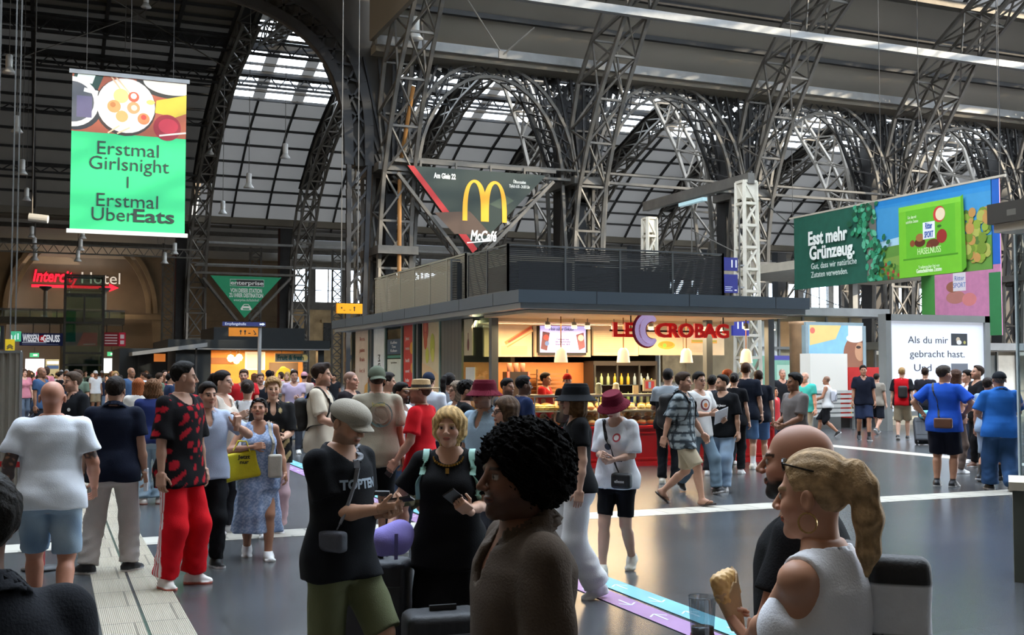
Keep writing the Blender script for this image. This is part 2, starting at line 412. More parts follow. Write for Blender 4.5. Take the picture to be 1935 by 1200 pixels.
# ================================================================ steel columns and roof trusses
def sub(a, b, q): return Vector(a).lerp(Vector(b), q)
def box_truss(prI, prO, X, Yb, s, n, hw0, hw1, cw=.16, bw=.08):
    """four-chord lattice rib; s = -1 leans towards the camera, +1 away"""
    ch, br = MB(), MB(); I, O = samp(prI, n), samp(prO, n)
    P = []
    for k in range(n):
        hw = hw0 + (hw1 - hw0) * min(1, k / (n * .6))
        P.append([Vector((X + a * hw, Yb + s * p[0], p[1])) for p in (I[k], O[k]) for a in (-1, 1)])
    for k in range(n - 1):
        for j in range(4): ch.bar(P[k][j], P[k + 1][j], cw)
        if k % 1 == 0:
            br.bar(P[k][0], P[k + 1][1], bw); br.bar(P[k][1], P[k + 1][0], bw)
            br.bar(P[k][2], P[k + 1][3], bw)
            for j in (0, 1): br.bar(P[k][j], P[k + 1][j + 2] if k % 2 else P[k][j + 2], bw); br.bar(P[k + 1][j], P[k][j + 2], bw)
        br.bar(P[k][0], P[k][1], bw * 1.2); br.bar(P[k][2], P[k][3], bw)
    return ch, br
def spandrel(mb, x0, x1, xc, hw, zs, zt, h, Yp, seed):
    """ornamental pierced plate between an arch and the gutter: a plate of small cells, some left open"""
    rnd = random.Random(seed); c = .3
    nx = int((x1 - x0) / c)
    for i in range(nx):
        x = x0 + (i + .5) * c; q = abs(x - xc) / hw
        za = zs + h * math.sqrt(max(0, 1 - q * q)) if q < 1 else zs
        z = za
        dens = .25 + .7 * min(1, max(0, q - .3) / .6)
        while z < zt:
            if rnd.random() < dens: mb.box((x, Yp, z + c / 2), (c * rnd.uniform(.7, 1.15), .12, c * rnd.uniform(.7, 1.15)), R=Matrix.Rotation(rnd.random(), 3, 'Y'))
            z += c
RIBTXT = ['first steel lattice roof column, carrying the orange pipe, beside the golden arches sign', 'steel lattice roof column at the far tip of the golden arches sign', 'steel lattice roof column behind the white lattice mast', 'steel lattice roof column behind the sky blue part of the long banner', 'steel lattice roof column behind the edge of the long banner', 'steel lattice roof column beyond the dark kiosk awning', 'last steel lattice roof column along the platforms']
for k in range(7):
    X = X1 + k * BAY
    t = Thing('truss_support', (X, Y1, 0), RIBTXT[k], 'column', 'roof columns of the near row')
    for s, Yb in ((-1, Y1), (1, Y1 + 4)):
        n = 22 if k < 5 else 16
        ch, br = box_truss(INNER, OUTER, X, Yb, s, n, .8, .45)
        t.part(ch, 'chord', STEEL); t.part(br, 'lattice', STEEL)
    t.part(MB().bb((X - .25, Y1 + .6, 0), (X + .25, Y1 + 1.2, 15)).bb((X - .6, Y1 + 1.7, 0), (X + .35, Y1 + 2.5, 14.6)), 'pillar', DSTEEL)
    gus = MB()
    for z in (10.6, 7.0): t.part(MB().bb((X - .9, Y1 - .5, z - .25), (X + .9, Y1 + 2.4, z + .1)), 'collar', STEEL)
    fan = MB()
    for a in np.linspace(-.9, .9, 9):
        for yy in (Y1 + .4, Y1 + 2.2):
            fan.bar((X + .15 * a, yy, 9.6), (X + 3.0 * a, yy, 15.4), .10)
    t.part(fan, 'bracket', DSTEEL)
    if k == 0:
        t.part(MB().tube((X + .1, Y1 - .3, 0), (X + .1, Y1 - .3, 10.5), .09).tube((X + .1, Y1 - .3, 10.5), (X + .1, Y1 - 2.2, 13.6), .09), 'pipe', M('a0703a', .45))
ARCT = ['arched roof girder above the golden arches sign', 'arched roof girder above the mesh screen of the bakery kiosk', 'arched roof girder above the green end of the long banner', 'arched roof girder above the sky blue end of the long banner', 'arched roof girder beyond the dark kiosk awning', 'arched roof girder last along the near column row']
for k in range(6):
    xc = X1 + (k + .5) * BAY; hw = 4.2
    t = Thing('arched_girder', (xc, Y1 + 1, 9.6), ARCT[k], 'girder', 'arched girders of the near column row')
    ar, lt = MB(), MB(); n = 18
    for yy, up in ((Y1 + .3, 0), (Y1 + 2.3, .6)):
        pts = [(xc + hw * math.cos(math.pi * i / n), yy, 10.5 + up + 5.2 * math.sin(math.pi * i / n)) for i in range(n + 1)]
        pt2 = [(xc + (hw - .7) * math.cos(math.pi * i / n), yy, 10.5 + up + 4.6 * math.sin(math.pi * i / n)) for i in range(n + 1)]
        for i in range(n):
            ar.bar(pts[i], pts[i + 1], .14); ar.bar(pt2[i], pt2[i + 1], .14)
            lt.bar(pts[i], pt2[i + 1], .05); lt.bar(pt2[i], pts[i + 1], .05)
    for i in range(n + 1):
        q = math.pi * i / n
        lt.bar((xc + (hw - .7) * math.cos(q), Y1 + .3, 10.5 + 4.6 * math.sin(q)), (xc + (hw - .7) * math.cos(q), Y1 + 2.3, 11.1 + 4.6 * math.sin(q)), .07)
    for sx in (-1, 1):
        ar.bar((xc + sx * (hw - .7), Y1 + .3, 10.5), (xc + sx * (hw - .35), Y1 + .3, 4.0), .14); ar.bar((xc + sx * hw, Y1 + .3, 10.5), (xc + sx * (hw + .1), Y1 + .3, 4), .14)
        for q in range(6):
            z = 4 + q * 1.05; lt.bar((xc + sx * (hw - .4), Y1 + .3, z), (xc + sx * hw, Y1 + .3, z + .95), .08)
    t.part(ar, 'arch_rib', STEEL); t.part(lt, 'lattice', DSTEEL)
    sp = MB(); spandrel(sp, xc - BAY / 2, xc + BAY / 2, xc, hw, 12.1, 15.5, 3.5, Y1 + .9, k); t.part(sp, 'ornament_lattice', DSTEEL)
    tb = MB().bb((xc - BAY / 2, Y1 - .1, 10.5), (xc + BAY / 2, Y1 + .1, 10.62)).bb((xc - BAY / 2, Y1 - .1, 10.95), (xc + BAY / 2, Y1 + .1, 11.05))
    if k < 3: t.part(tb, 'tie_beam', STEEL)
# big arch rib of the open head bay
t = Thing('arched_girder', (cx, Y1 + .4, 10.6), 'wide arched roof girder spanning the open concourse beside the first column', 'girder')
ar, lt = MB(), MB(); n = 30
for i in range(n):
    q0, q1 = math.pi * i / n, math.pi * (i + 1) / n
    e = lambda q, w: Vector((cx + (rx - w) * math.copysign(abs(math.cos(q)) ** .667, math.cos(q)), Y1 + .3, 10.6 + (rz - w) * abs(math.sin(q)) ** .667))
    ar.bar(e(q0, 0), e(q1, 0), .22, .4); ar.bar(e(q0, -.9), e(q1, -.9), .22, .4); lt.bar(e(q0, 0), e(q1, -.9), .1); lt.bar(e(q0, -.9), e(q1, 0), .1)
for q in range(10):
    z = 10.6 - q * 1.06; x = cx + rx
    ar.bar((x, Y1 + .3, z), (x + .02, Y1 + .3, z - 1.06), .2); ar.bar((x + .9 - q * .03, Y1 + .3, z), (x + .87 - q * .03, Y1 + .3, z - 1.06), .2); lt.bar((x + .85, Y1 + .3, z), (x, Y1 + .3, z - 1.06), .1)
t.part(ar, 'arch_rib', DSTEEL); t.part(lt, 'lattice', DSTEEL)
# far row
FTXT = ['steel lattice column beside the hanging green banner, holding the green triangle sign', 'steel lattice column just past the tip side of the green triangle sign', 'far steel lattice column behind the first near column']
for k in range(12):
    X = X2 + k * BAY
    t = Thing('truss_support', (X, Y2, 0), FTXT[k] if k < 3 else 'far steel lattice column beyond the near column row', 'column', 'roof columns of the far row')
    ch, br = box_truss(INNER, OUTER, X, Y2, -1, 20, .85, .55, .2, .11)
    t.part(ch, 'chord', STEEL); t.part(br, 'lattice', STEEL)
    t.part(MB().bb((X - 1.6, Y2 + 1.5, 0), (X - .4, Y2 + 2.6, 15)), 'pillar', DSTEEL)
    # solid web behind the rib, seen as the dark broad arch
    web = MB(); I, O = samp(INNER, 20), samp(OUTER, 20)
    for a in range(8, 19): web.poly([(X - .9, Y2 - O[a][0], O[a][1]), (X + .9, Y2 - O[a][0], O[a][1]), (X + .9, Y2 - O[a + 1][0], O[a + 1][1]), (X - .9, Y2 - O[a + 1][0], O[a + 1][1])])
    t.part(web, 'web_plate', DSTEEL)
for k in range(4):
    X = X2 - .2 + (k + .0) * BAY
    ch, br = MB(), MB()
    for q in range(14):
        z = q * 1.1
        for a in (-.6, .6): ch.bar((X + a, Y3, z), (X + a, Y3, z + 1.1), .2)
        br.bar((X - .6, Y3, z), (X + .6, Y3, z + 1.1), .11); br.bar((X + .6, Y3, z), (X - .6, Y3, z + 1.1), .11); br.bar((X - .6, Y3, z), (X + .6, Y3, z), .11)
    t = Thing('lattice_post', (X, Y3, 0), ['slim lattice post beside the portal arch with the red lettering', 'slim lattice post seen through the green triangle sign frame', 'slim lattice post in front of the bright far windows', 'slim lattice post hidden mostly by the first near column'][k], 'post', 'slim lattice posts of the end row')
    t.part(ch, 'chord', STEEL); t.part(br, 'lattice', STEEL)
# purlin trusses of the far vault over the open concourse and beyond
PT = [4.0, 10.5, 17, 22]
for i, tt in enumerate(PT):
    z = skin(tt) - .9; y = Y2 - tt; mb, lt = MB(), MB(); x0, x1 = -8, X2 + (.0 if i < 2 else 3 * BAY)
    hh = .5 if i < 2 else .9
    mb.box(((x0 + x1) / 2, y, z + hh / 2), (x1 - x0, .2, .16)); mb.box(((x0 + x1) / 2, y, z - hh / 2), (x1 - x0, .2, .16))
    nn = int((x1 - x0) / 1.4)
    for q in range(nn):
        a = x0 + (x1 - x0) * q / nn; b = x0 + (x1 - x0) * (q + 1) / nn; m_ = (a + b) / 2
        lt.bar((a, y, z - hh / 2), (m_, y, z + hh / 2), .09); lt.bar((m_, y, z + hh / 2), (b, y, z - hh / 2), .09)
    t = Thing('purlin_truss', ((x0 + x1) / 2, y, z), ['lowest dark lattice purlin under the dark roof behind the green banner', 'second dark lattice purlin from below behind the green banner', 'third dark lattice purlin crossing below the skylights', 'highest dark lattice purlin crossing the skylights'][i], 'roof truss', 'lattice purlins')
    t.part(mb, 'chord', DSTEEL); t.part(lt, 'lattice', DSTEEL)
# thin lattice tie across the open concourse, in front of the portal
p0, p1 = atY(-30, 468, 99), atY(440, 480, 99)
z = (p0.z + p1.z) / 2; mb, lt = MB(), MB()
mb.bar((p0.x, 99, z + .35), (X2, 99, z + .35), .12); mb.bar((p0.x, 99, z - .35), (X2, 99, z - .35), .12)
for q in range(18):
    a = p0.x + (X2 - p0.x) * q / 18; b = p0.x + (X2 - p0.x) * (q + 1) / 18
    lt.bar((a, 99, z - .35), ((a + b) / 2, 99, z + .35), .06); lt.bar(((a + b) / 2, 99, z + .35), (b, 99, z - .35), .06)
for a in (2.5, 8.5): lt.bar((a, 99, z + .35), (a, 99, skin(3) - 1), .04)
t = Thing('tie_truss', (4, 99, z), 'thin lattice tie truss crossing in front of the portal arch', 'roof truss'); t.part(mb, 'chord', STEEL); t.part(lt, 'lattice', STEEL)
# long pale ties seen through the far arches
for q, (z, lab) in enumerate(((13.2, 'upper pale tie rod between the far columns'), (11.2, 'lower pale tie rod between the far columns'))):
    tag(MB().bar((X2, Y2 + .2, z), (X2 + 5 * BAY, Y2 + .2, z), .28, .2).build('tie_rod', LSTEEL), lab, 'tie rod', 'pale tie rods')
# ================================================================ flat faces with prints
EXX, EXY, EZ = Vector((1, 0, 0)), Vector((0, -1, 0)), Vector((0, 0, 1))
class Face:
    """a flat face of a thing; u, v run 0..1 from its lower corner; prints of one colour become one part, each print a hair above the last"""
    def __init__(s, th, o, ex, ey, W, H):
        s.t, s.o, s.ex, s.ey, s.W, s.H = th, Vector(o), Vector(ex).normalized(), Vector(ey).normalized(), W, H
        s.n = s.ex.cross(s.ey); s.k = 1; s.m = {}; s.zc = .002
    def P(s, u, v, off=None): return s.o + s.ex * (u * s.W) + s.ey * (v * s.H) + s.n * (s.zc if off is None else off)
    def layer(s): return s
    def poly(s, pts, c, e=0):
        s.zc += .0004; key = (c, e)
        if key not in s.m: s.m[key] = MB()
        s.m[key].poly([s.P(u, v) for u, v in pts]); return s
    def rect(s, u0, v0, u1, v1, c, e=0): return s.poly([(u0, v0), (u1, v0), (u1, v1), (u0, v1)], c, e)
    def disc(s, u, v, r, c, sq=1.0, a0=0, a1=2 * math.pi, n=28, rot=0.0):
        p = []
        for i in range(n):
            a = a0 + (a1 - a0) * i / (n if a1 - a0 > 6.2 else n - 1); x, y = r * math.cos(a), r * sq * math.sin(a)
            p.append((u + (x * math.cos(rot) - y * math.sin(rot)) / s.W, v + (x * math.sin(rot) + y * math.cos(rot)) / s.H))
        return s.poly([(min(1, max(0, a)), min(1, max(0, b))) for a, b in p], c)
    def line(s, u0, v0, u1, v1, w, c):
        a = Vector((u0 * s.W, v0 * s.H)); b = Vector((u1 * s.W, v1 * s.H)); d = (b - a).normalized(); q = Vector((-d.y, d.x)) * w / 2
        return s.poly([((p.x) / s.W, (p.y) / s.H) for p in (a - q, b - q, b + q, a + q)], c)
    def text(s, body, u, v, size, c, fit=None, emit=0, **k):
        s.t.text(body, s.P(u, v, s.zc + .0015), s.ex, s.ey, size, M(c, .5, emit=emit), 'lettering', fit=fit, **k); return s
    def done(s, emit=0):
        for (c, e), mb in s.m.items(): s.t.part(mb, 'print', M(c, .55, 0, .05, e or emit))
        s.m = {}
def span(px0, px1, pt, pb, plane, val):
    """corners of an upright rectangle seen between pixel columns px0..px1 and rows pt..pb (rows read at px0)"""
    f = atX if plane == 'X' else atY
    a, b, c = f(px0, pt, val), f(px1, pt, val), f(px0, pb, val)
    return a, b, a.z, c.z
def board(name, px0, px1, pt, pb, plane, val, th, m, label, cat, group=None, rim=None, rimw=.05, framename='frame'):
    a, b, zt, zb = span(px0, px1, pt, pb, plane, val)
    t = Thing(name, ((a.x + b.x) / 2, (a.y + b.y) / 2, zb), label, cat, group)
    lo = Vector((min(a.x, b.x), min(a.y, b.y), zb)); hi = Vector((max(a.x, b.x), max(a.y, b.y), zt))
    if plane == 'X': hi.x += th; W = hi.y - lo.y; o = Vector((lo.x, hi.y, zb)); ex = EXY
    else: hi.y += th; W = hi.x - lo.x; o = Vector((lo.x, lo.y, zb)); ex = EXX
    t.part(MB().bb(lo, hi), 'panel', m)
    if rim:
        fr = MB(); n = ex.cross(EZ)
        for u0, v0, u1, v1 in ((0, 0, 0, 1), (1, 0, 1, 1), (0, 0, 1, 0), (0, 1, 1, 1)):
            fr.bar(o + ex * (u0 * W) + EZ * (v0 * (zt - zb)) - n * th / 2, o + ex * (u1 * W) + EZ * (v1 * (zt - zb)) - n * th / 2, rimw, th + .06)
        t.part(fr, framename, rim)
    return t, Face(t, o, ex, EZ, W, zt - zb)

# ================================================================ the hanging banner with the sushi picture
UY = 40.1
a, b, zt, zb = span(137, 353, 134, 436, 'Y', UY)
t = Thing('hanging_banner', ((a.x + b.x) / 2, UY, zb), 'tall green banner with a sushi picture hanging under the roof', 'banner')
t.part(MB().bb((a.x, UY, zb), (b.x, UY + .03, zt)), 'cloth', mat('banner_green', '2fc07a', .6, 0, .04, .4))
t.part(MB().bar((a.x - .1, UY + .01, zt), (b.x + .1, UY + .01, zt), .1, .14), 'top_rail', LSTEEL)
t.part(MB().bar((a.x - .1, UY + .01, zb), (b.x + .1, UY + .01, zb), .1, .14), 'bottom_rail', M('d8dcd8', .4))
cab = MB()
for q in (.12, .5, .88): cab.tube((a.x + (b.x - a.x) * q, UY + .01, zt), (a.x + (b.x - a.x) * q, UY + .01, 18.6), .012, n=6)
t.part(cab, 'cable', DSTEEL)
F = Face(t, (a.x, UY, zb), EXX, EZ, b.x - a.x, zt - zb)
F.rect(0, .625, 1, .992, '9c5138')
F.layer().disc(.46, .80, 1.0, '3a2b24').disc(.02, .80, .92, '2a2c30').disc(.86, .985, 1.15, '2c2a26', .5, math.pi, 2 * math.pi).poly([(.02, .992), (.27, .992), (.22, .90), (.0, .93)], '1f3f36')
F.layer().disc(.465, .81, .95, 'dcd8d0').disc(.0, .81, .86, 'd6d4ce').disc(.88, .985, 1.0, 'd9d6c8', .45, math.pi, 2 * math.pi).poly([(.73, .86), (1, .91), (1, .79), (.9, .76), (.72, .78)], 'c2ac35').poly([(.05, .99), (.2, .992), (.17, .93), (.03, .94)], 'cfdcd6').disc(.83, .69, .46, '8c1f2c')
F.layer().disc(.465, .81, .84, 'e6e3db').disc(.0, .81, .70, '494d55').rect(.04, .715, .17, .85, '565270').disc(.84, .70, .33, 'b32d3f', .8).line(.33, .99, .47, .86, .05, 'e0b892').line(.37, .99, .52, .87, .05, 'e0b892').line(.31, .628, .41, .68, .05, 'e6c39d').line(.39, .628, .5, .672, .05, 'e6c39d').line(.76, .635, 1, .665, .06, 'd9cfc6').line(.1, .89, .22, .875, .14, 'd8dad4')
F.layer().disc(.42, .87, .25, 'd9b878').disc(.36, .80, .22, 'c58f58').disc(.43, .74, .2, 'cf9a60').disc(.53, .87, .18, 'b9573e').disc(.53, .80, .21, 'd98f62').disc(.62, .735, .2, 'cc7d4f').disc(.68, .845, .14, 'cfc86a', .6)
F.layer().disc(.53, .875, .1, 'e7dccb').disc(.535, .80, .1, 'e8c9b0').disc(.62, .745, .09, 'b53e33').disc(.35, .81, .09, 'a96f3f')
for u, v, s_, body in ((.49, .528, .62, 'Erstmal'), (.5, .432, .62, 'Girlsnight'), (.49, .318, .55, 'I'), (.49, .20, .62, 'Erstmal'), (.36, .11, .62, 'Uber'), (.72, .11, .60, 'Eats')):
    wd = {'Erstmal': 2.0, 'Girlsnight': 2.6, 'I': None, 'Uber': 1.36, 'Eats': 1.36}[body]
    F.text(body, u, v, s_ * 1.05, '23302c', fit=wd, bold=.012 if body == 'Eats' else -.003)
F.done()

# ================================================================ triangular hanging signs
def tri_sign(name, Yp, pxl, pxr, pyl, pyr, tipx, tipy, m, label, cat):
    A, B, T = atY(pxl, pyl, Yp), atY(pxr, pyr, Yp), atY(tipx, tipy, Yp)
    z = (A.z + B.z) / 2; A.z = B.z = z
    t = Thing(name, (T.x, Yp, T.z), label, cat)
    pr = MB().prism([(A.x, A.z), (T.x, T.z), (B.x, B.z)], (0, Yp, 0), (1, 0, 0), (0, 0, 1), -.25); t.part(pr, 'panel', m)
    return t, A, B, T
SIGN_M = mat('dark_green_sign', '26332f', .35, 0, .08, .6)
t, A, B, T = tri_sign('triangular_sign', Y1 - 1.0, 770, 1032, 313, 331, 893, 478, SIGN_M, 'dark triangular sign with golden arches, pointing down over the bakery kiosk', 'sign')
F = Face(t, (A.x, Y1 - 1.0, T.z), EXX, EZ, B.x - A.x, A.z - T.z)
tx = (T.x - A.x) / F.W
F.poly([(0, 1), (tx, 0), (tx + .035, .05), (.045, 1)], 'a3151c')
F.layer().poly([(tx - .27, .46), (tx - .02, .50), (tx + .14, .22), (tx - .13, .22)], '463226').poly([(tx + .12, .60), (tx + .24, .72), (tx + .30, .66), (tx + .2, .55)], '3a4a3a')
arc = MB(); uc, wd, vb, vh = .545, .315, .385, .5
def arm(cu, half, thin, thick):
    pts = []
    for i in range(25):
        a = math.pi * i / 24; pts.append((cu + half * math.cos(a), vb + vh * max(0, math.sin(a)) ** .62))
    return pts
for sgn in (-1, 1):
    o = arm(uc + sgn * wd / 4 * .92, wd / 4 * 1.12, 0, 0); i_ = arm(uc + sgn * wd / 4 * .98, wd / 4 * .62, 0, 0)
    i_ = [(a, vb + (b - vb) * .93) for a, b in i_]
    for k in range(24): arc.poly([F.P(*o[k], .012 + .004 * (sgn > 0)), F.P(*o[k + 1], .012 + .004 * (sgn > 0)), F.P(*i_[k + 1], .012 + .004 * (sgn > 0)), F.P(*i_[k], .012 + .004 * (sgn > 0))])
t.part(arc, 'emblem', mat('golden_yellow', 'e8a81c', .45, 0, .04))
F.k = 8
F.text('Am Gleis 22', .26, .90, .32, 'e9ebe8', fit=1.0, bold=.012).text('Öffnungszeiten\nTäglich 6.00 - 24.00 Uhr', .80, .865, .2, 'd5d9d6', fit=1.0, bold=.004)
F.text('McCafé', tx + .075, .205, .62, 'eceeec', fit=1.25, bold=.02, shear=.25).line(tx - .04, .12, tx + .13, .155, .05, 'eceeec').text('®', .715, .38, .2, 'd0d4d0')
F.done()
fr = MB()
for P_, Q in ((A + Vector((-.35, .3, -.3)), T + Vector((-.45, .3, -.1))), (B + Vector((.5, .3, -.2)), T + Vector((.75, .3, .1)))):
    fr.bar(P_, Q, .14); fr.bar(P_ + Vector((0, .7, 0)), Q + Vector((0, .7, 0)), .12)
    for q in range(9): fr.bar(sub(P_, Q, q / 9), sub(P_, Q, (q + 1) / 9) + Vector((0, .7, 0)), .06)
fr.bar((A.x - .5, Y1 - .7, A.z + .25), (B.x + .6, Y1 - .7, A.z + .25), .16)
for q in (.1, .35, .6, .85): fr.bar((A.x + F.W * q, Y1 - .8, A.z - .05), (A.x + F.W * q, Y1 - .8, A.z + .3), .08)
t.part(fr, 'frame', STEEL)
t, A, B, T = tri_sign('triangular_sign', Y2 - 1.2, 398, 532, 521, 524, 462, 601, mat('sign_green', '0e9a6a', .4, 0, .05), 'bright green triangular sign with a white car symbol, pointing down over the far food kiosk', 'sign')
F = Face(t, (A.x, Y2 - 1.2, T.z), EXX, EZ, B.x - A.x, A.z - T.z)
F.rect(.27, .76, .75, .93, 'd8e6e0').layer().rect(.275, .77, .745, .92, '0e8a60').rect(.36, .77, .745, .92, '2a3033').layer()
F.text('enterprise', .51, .84, .5, 'eef2f0', fit=2.9, bold=.01)
F.text('VON DIESER STATION', .5, .655, .5, 'dfeee8', fit=2.8, bold=.02).text('ZU IHRER DESTINATION', .5, .54, .5, 'dfeee8', fit=3.0, bold=.02).text('enterprise.de/bahnhof', .5, .43, .34, 'dfeee8', fit=2.2)
F.poly([(.42, .22), (.445, .29), (.47, .335), (.53, .335), (.555, .29), (.58, .22), (.57, .19), (.43, .19)], 'f0f4f2').layer().poly([(.455, .285), (.475, .32), (.525, .32), (.545, .285)], '0e9a6a').rect(.455, .205, .545, .235, '0e9a6a')
F.done()
fr = MB()
for P_, Q in ((A + Vector((-.6, .3, -.2)), T + Vector((-.6, .3, -.2))), (B + Vector((.9, .3, 0)), T + Vector((.6, .3, -.2)))):
    fr.bar(P_, Q, .2); fr.bar(P_ + Vector((0, .8, 0)), Q + Vector((0, .8, 0)), .16)
    for q in range(9): fr.bar(sub(P_, Q, q / 9), sub(P_, Q, (q + 1) / 9) + Vector((0, .8, 0)), .1)
fr.bar((X2 - .3, Y2 - .9, A.z + .25), (X2 + BAY, Y2 - .9, A.z + .25), .2); fr.bar((X2 - .3, Y2 - .9, A.z + .9), (X2 + BAY, Y2 - .9, A.z + .9), .16)
t.part(fr, 'frame', STEEL)

# ================================================================ long banner and its pink sister
BX = 28.2
a, b = atX(1500, 410, BX), atX(1872, 343, BX); L = a.y - b.y; zb, zt = 5.05, 8.0
t = Thing('hanging_banner', (BX, (a.y + b.y) / 2, zb), 'long dark green and sky blue banner with an ivy trunk and a lime chocolate pack', 'banner')
n = 24; cl = MB()
def sag(u): return .06 * math.sin(u * 21) , .10 * math.sin(u * math.pi * 3)
for k in range(n):
    u0, u1 = k / n, (k + 1) / n
    for th in (0, .03):
        cl.poly([(BX + th, a.y - L * u0, zb), (BX + th, a.y - L * u1, zb), (BX + th, a.y - L * u1, zt), (BX + th, a.y - L * u0, zt)])
t.part(cl, 'cloth', M('1c5a4a', .65))
F = Face(t, (BX, a.y, zb), EXY, EZ, L, zt - zb)
F.rect(.445, 0, 1, 1, '3f92c8').poly([(.445, 0), (1, 0), (1, .38), (.8, .40), (.6, .42), (.52, .46), (.445, .40)], '5f8f3c')
F.layer().rect(.445, .93, 1, 1, '1f7fc4').poly([(.445, .93), (1, .93), (1, .87), (.445, .90)], '2f8acb').poly([(.445, .47), (.62, .52), (.62, .42), (.445, .40)], 'a9cfe4').poly([(.445, .25), (.64, .3), (.64, .18), (.445, .16)], '7fa14a')
rnd = random.Random(3)
for k in range(40): F.disc(rnd.uniform(.50, .64), rnd.uniform(.02, .20), .07, rnd.choice(['a33a34', '3c6f2c', '7c9c3f']), n=8)
for k in range(70): F.disc(.93 + rnd.gauss(0, .035), rnd.uniform(.12, .66), rnd.uniform(.1, .22), rnd.choice(['8aa23a', '6f8a2f', 'a7ad55', '4f7030', 'b98b4e']), n=9)
F.layer().poly([(.43, 0), (.49, 0), (.475, .35), (.48, .7), (.47, 1), (.425, 1), (.43, .6)], '6b6a62')
for k in range(150):
    v = rnd.random(); u = .455 + rnd.gauss(0, .028) + (.02 if v < .5 else -.035 * (v > .6))
    F.k = 3 + k % 6; F.disc(u, v, rnd.uniform(.09, .17), rnd.choice(['1f6b48', '2f8a62', '175238', '3a9d78', '5fb592']), .7, n=7, rot=rnd.random() * 3)
F.k = 10
F.rect(.60, -.0, .885, .86, '72c02f').poly([(.885, .0), (.885, .86), (.895, .88), (.905, .05)], '58a024')
F.layer().rect(.635, .22, .86, .80, '63b62c').rect(.60, .80, .885, .86, '7fcc3c').line(.62, .215, .87, .215, .06, '4c9420')
F.layer().disc(.70, .40, .26, '5a2a1c', .6).disc(.76, .37, .3, '6b3524', .5).disc(.70, .46, .2, '9a6a3a', .7).disc(.79, .70, .28, 'c9403a').disc(.80, .44, .24, '9a2f2a').disc(.79, .56, .1, '2f6a1e', .5)
F.layer().disc(.795, .70, .22, 'ead9b8').rect(.715, .43, .77, .63, 'e9ecf0').disc(.665, .40, .12, '8a4b2c').disc(.74, .35, .12, '7c3d28', .6)
F.layer().text('Ritter\nSPORT', .742, .53, .3, '2b5aa8', fit=.42, bold=.008).text('Gut, dass wir\nnatürliche Zutaten', .665, .69, .16, 'd9ecc0', fit=.6).text('HASELNUSS', .742, .29, .32, 'd3ecb0', fit=1.1)
F.text('Traubenzucker frei von', .74, .105, .16, 'd9f0c0', fit=1.0).text('Gentechnikfreien Zutaten', .74, .06, .2, 'e6f4d4', fit=1.2, bold=.005)
F.text('Esst mehr', .215, .66, .75, 'eef3ef', fit=2.35, bold=.025).text('Grünzeug.', .24, .46, .75, 'eef3ef', fit=2.7, bold=.025).text('Gut, dass wir natürliche', .25, .285, .34, 'd3ded8', fit=2.7).text('Zutaten verwenden.', .225, .17, .34, 'd3ded8', fit=2.2)
F.done()
t.part(MB().bar((BX + .02, a.y + .3, zt + .02), (BX + .02, b.y - .6, zt + .02), .07), 'top_rail', M('b9b2a4', .5))
cb = MB()
for y in (a.y + .1, (a.y + b.y) / 2, b.y - .4): cb.tube((BX + .02, y, zt), (BX + .02, y, 20.6), .012, n=6)
cb.tube((BX, a.y, 7.6), (21.6, 31.2, 7.9), .02, n=6); cb.tube((BX, a.y, 5.1), (BX + 6, a.y + 2, 4), .015, n=6)
t.part(cb, 'cable', DSTEEL)
BX2 = 36.0
a, b = atX(1742, 600, BX2), atX(1893, 600, BX2); L = a.y - b.y
z0 = 1.8 + (698 - 634) / 2100 * 46; z1 = 1.8 + (698 - 352) / 2100 * 48
t = Thing('hanging_banner', (BX2, (a.y + b.y) / 2, z0), 'pink and blue chocolate banner mostly hidden behind the long banner', 'banner')
t.part(MB().bb((BX2, b.y, z0), (BX2 + .04, a.y, z1)), 'cloth', M('d98cb4', .6))
F = Face(t, (BX2, a.y, z0), EXY, EZ, L, z1 - z0)
F.rect(0, .45, 1, 1, '2f6fd0').rect(.0, .12, .18, .45, '4f9a4a').rect(.86, 0, 1, .4, '3f8a55')
F.layer().disc(.45, .26, .55, 'c9847a', .5).disc(.62, .24, .4, 'e58a8a', .7).disc(.42, .33, .4, 'a86a55', .6).rect(.42, .3, .58, .42, 'f2e8ee').layer().text('Ritter\nSPORT', .5, .36, .3, '5a78c0', fit=.7)
F.done(); t.part(MB().bar((BX2 + .02, a.y + .3, z1), (BX2 + .02, b.y - .3, z1), .08), 'top_rail', LSTEEL)
cb = MB()
for y in (a.y, b.y): cb.tube((BX2 + .02, y, z1), (BX2 + .02, y, 20.5), .015, n=6)
t.part(cb, 'cable', DSTEEL)

# ================================================================ pendant lamps
LAMPS = [(17, 138, 38), (32, 250, 34), (59, 244, 18), (42, 329, 30), (50, 379, 26), (397, 291, 18), (470, 355, 30), (539, 299, 30), (421, 404, 26), (785, 74, 46), (276, 14, 30), (60, 449, 17), (65, 470, 17), (66, 492, 18), (156, 451, 15), (152, 473, 17), (147, 494, 18), (330, 480, 17), (311, 498, 17), (236, 131, 18)]
LT = ['topmost in the column at the picture edge', 'second in the column at the picture edge', 'small one just beside the second lamp of the edge column', 'third in the column at the picture edge', 'lowest of the large ones at the picture edge', 'small one just past the green banner edge', 'large one above the green triangle sign', 'between the far ribs, level with the middle of the green banner', 'just above the green triangle sign', 'large one in front of the first lattice column', 'cut off by the top of the picture, above the green banner', 'upper of three over the red lettering start', 'middle of three over the red lettering start', 'lowest of three over the red lettering start', 'upper of three below the green banner', 'middle of three below the green banner', 'lowest of three below the green banner', 'higher of two beside the far lattice column', 'lower of two beside the far lattice column', 'half hidden behind the top rail of the green banner']
LAMPW = mat('lamp_white', 'e6ebee', .35, .1, .05)
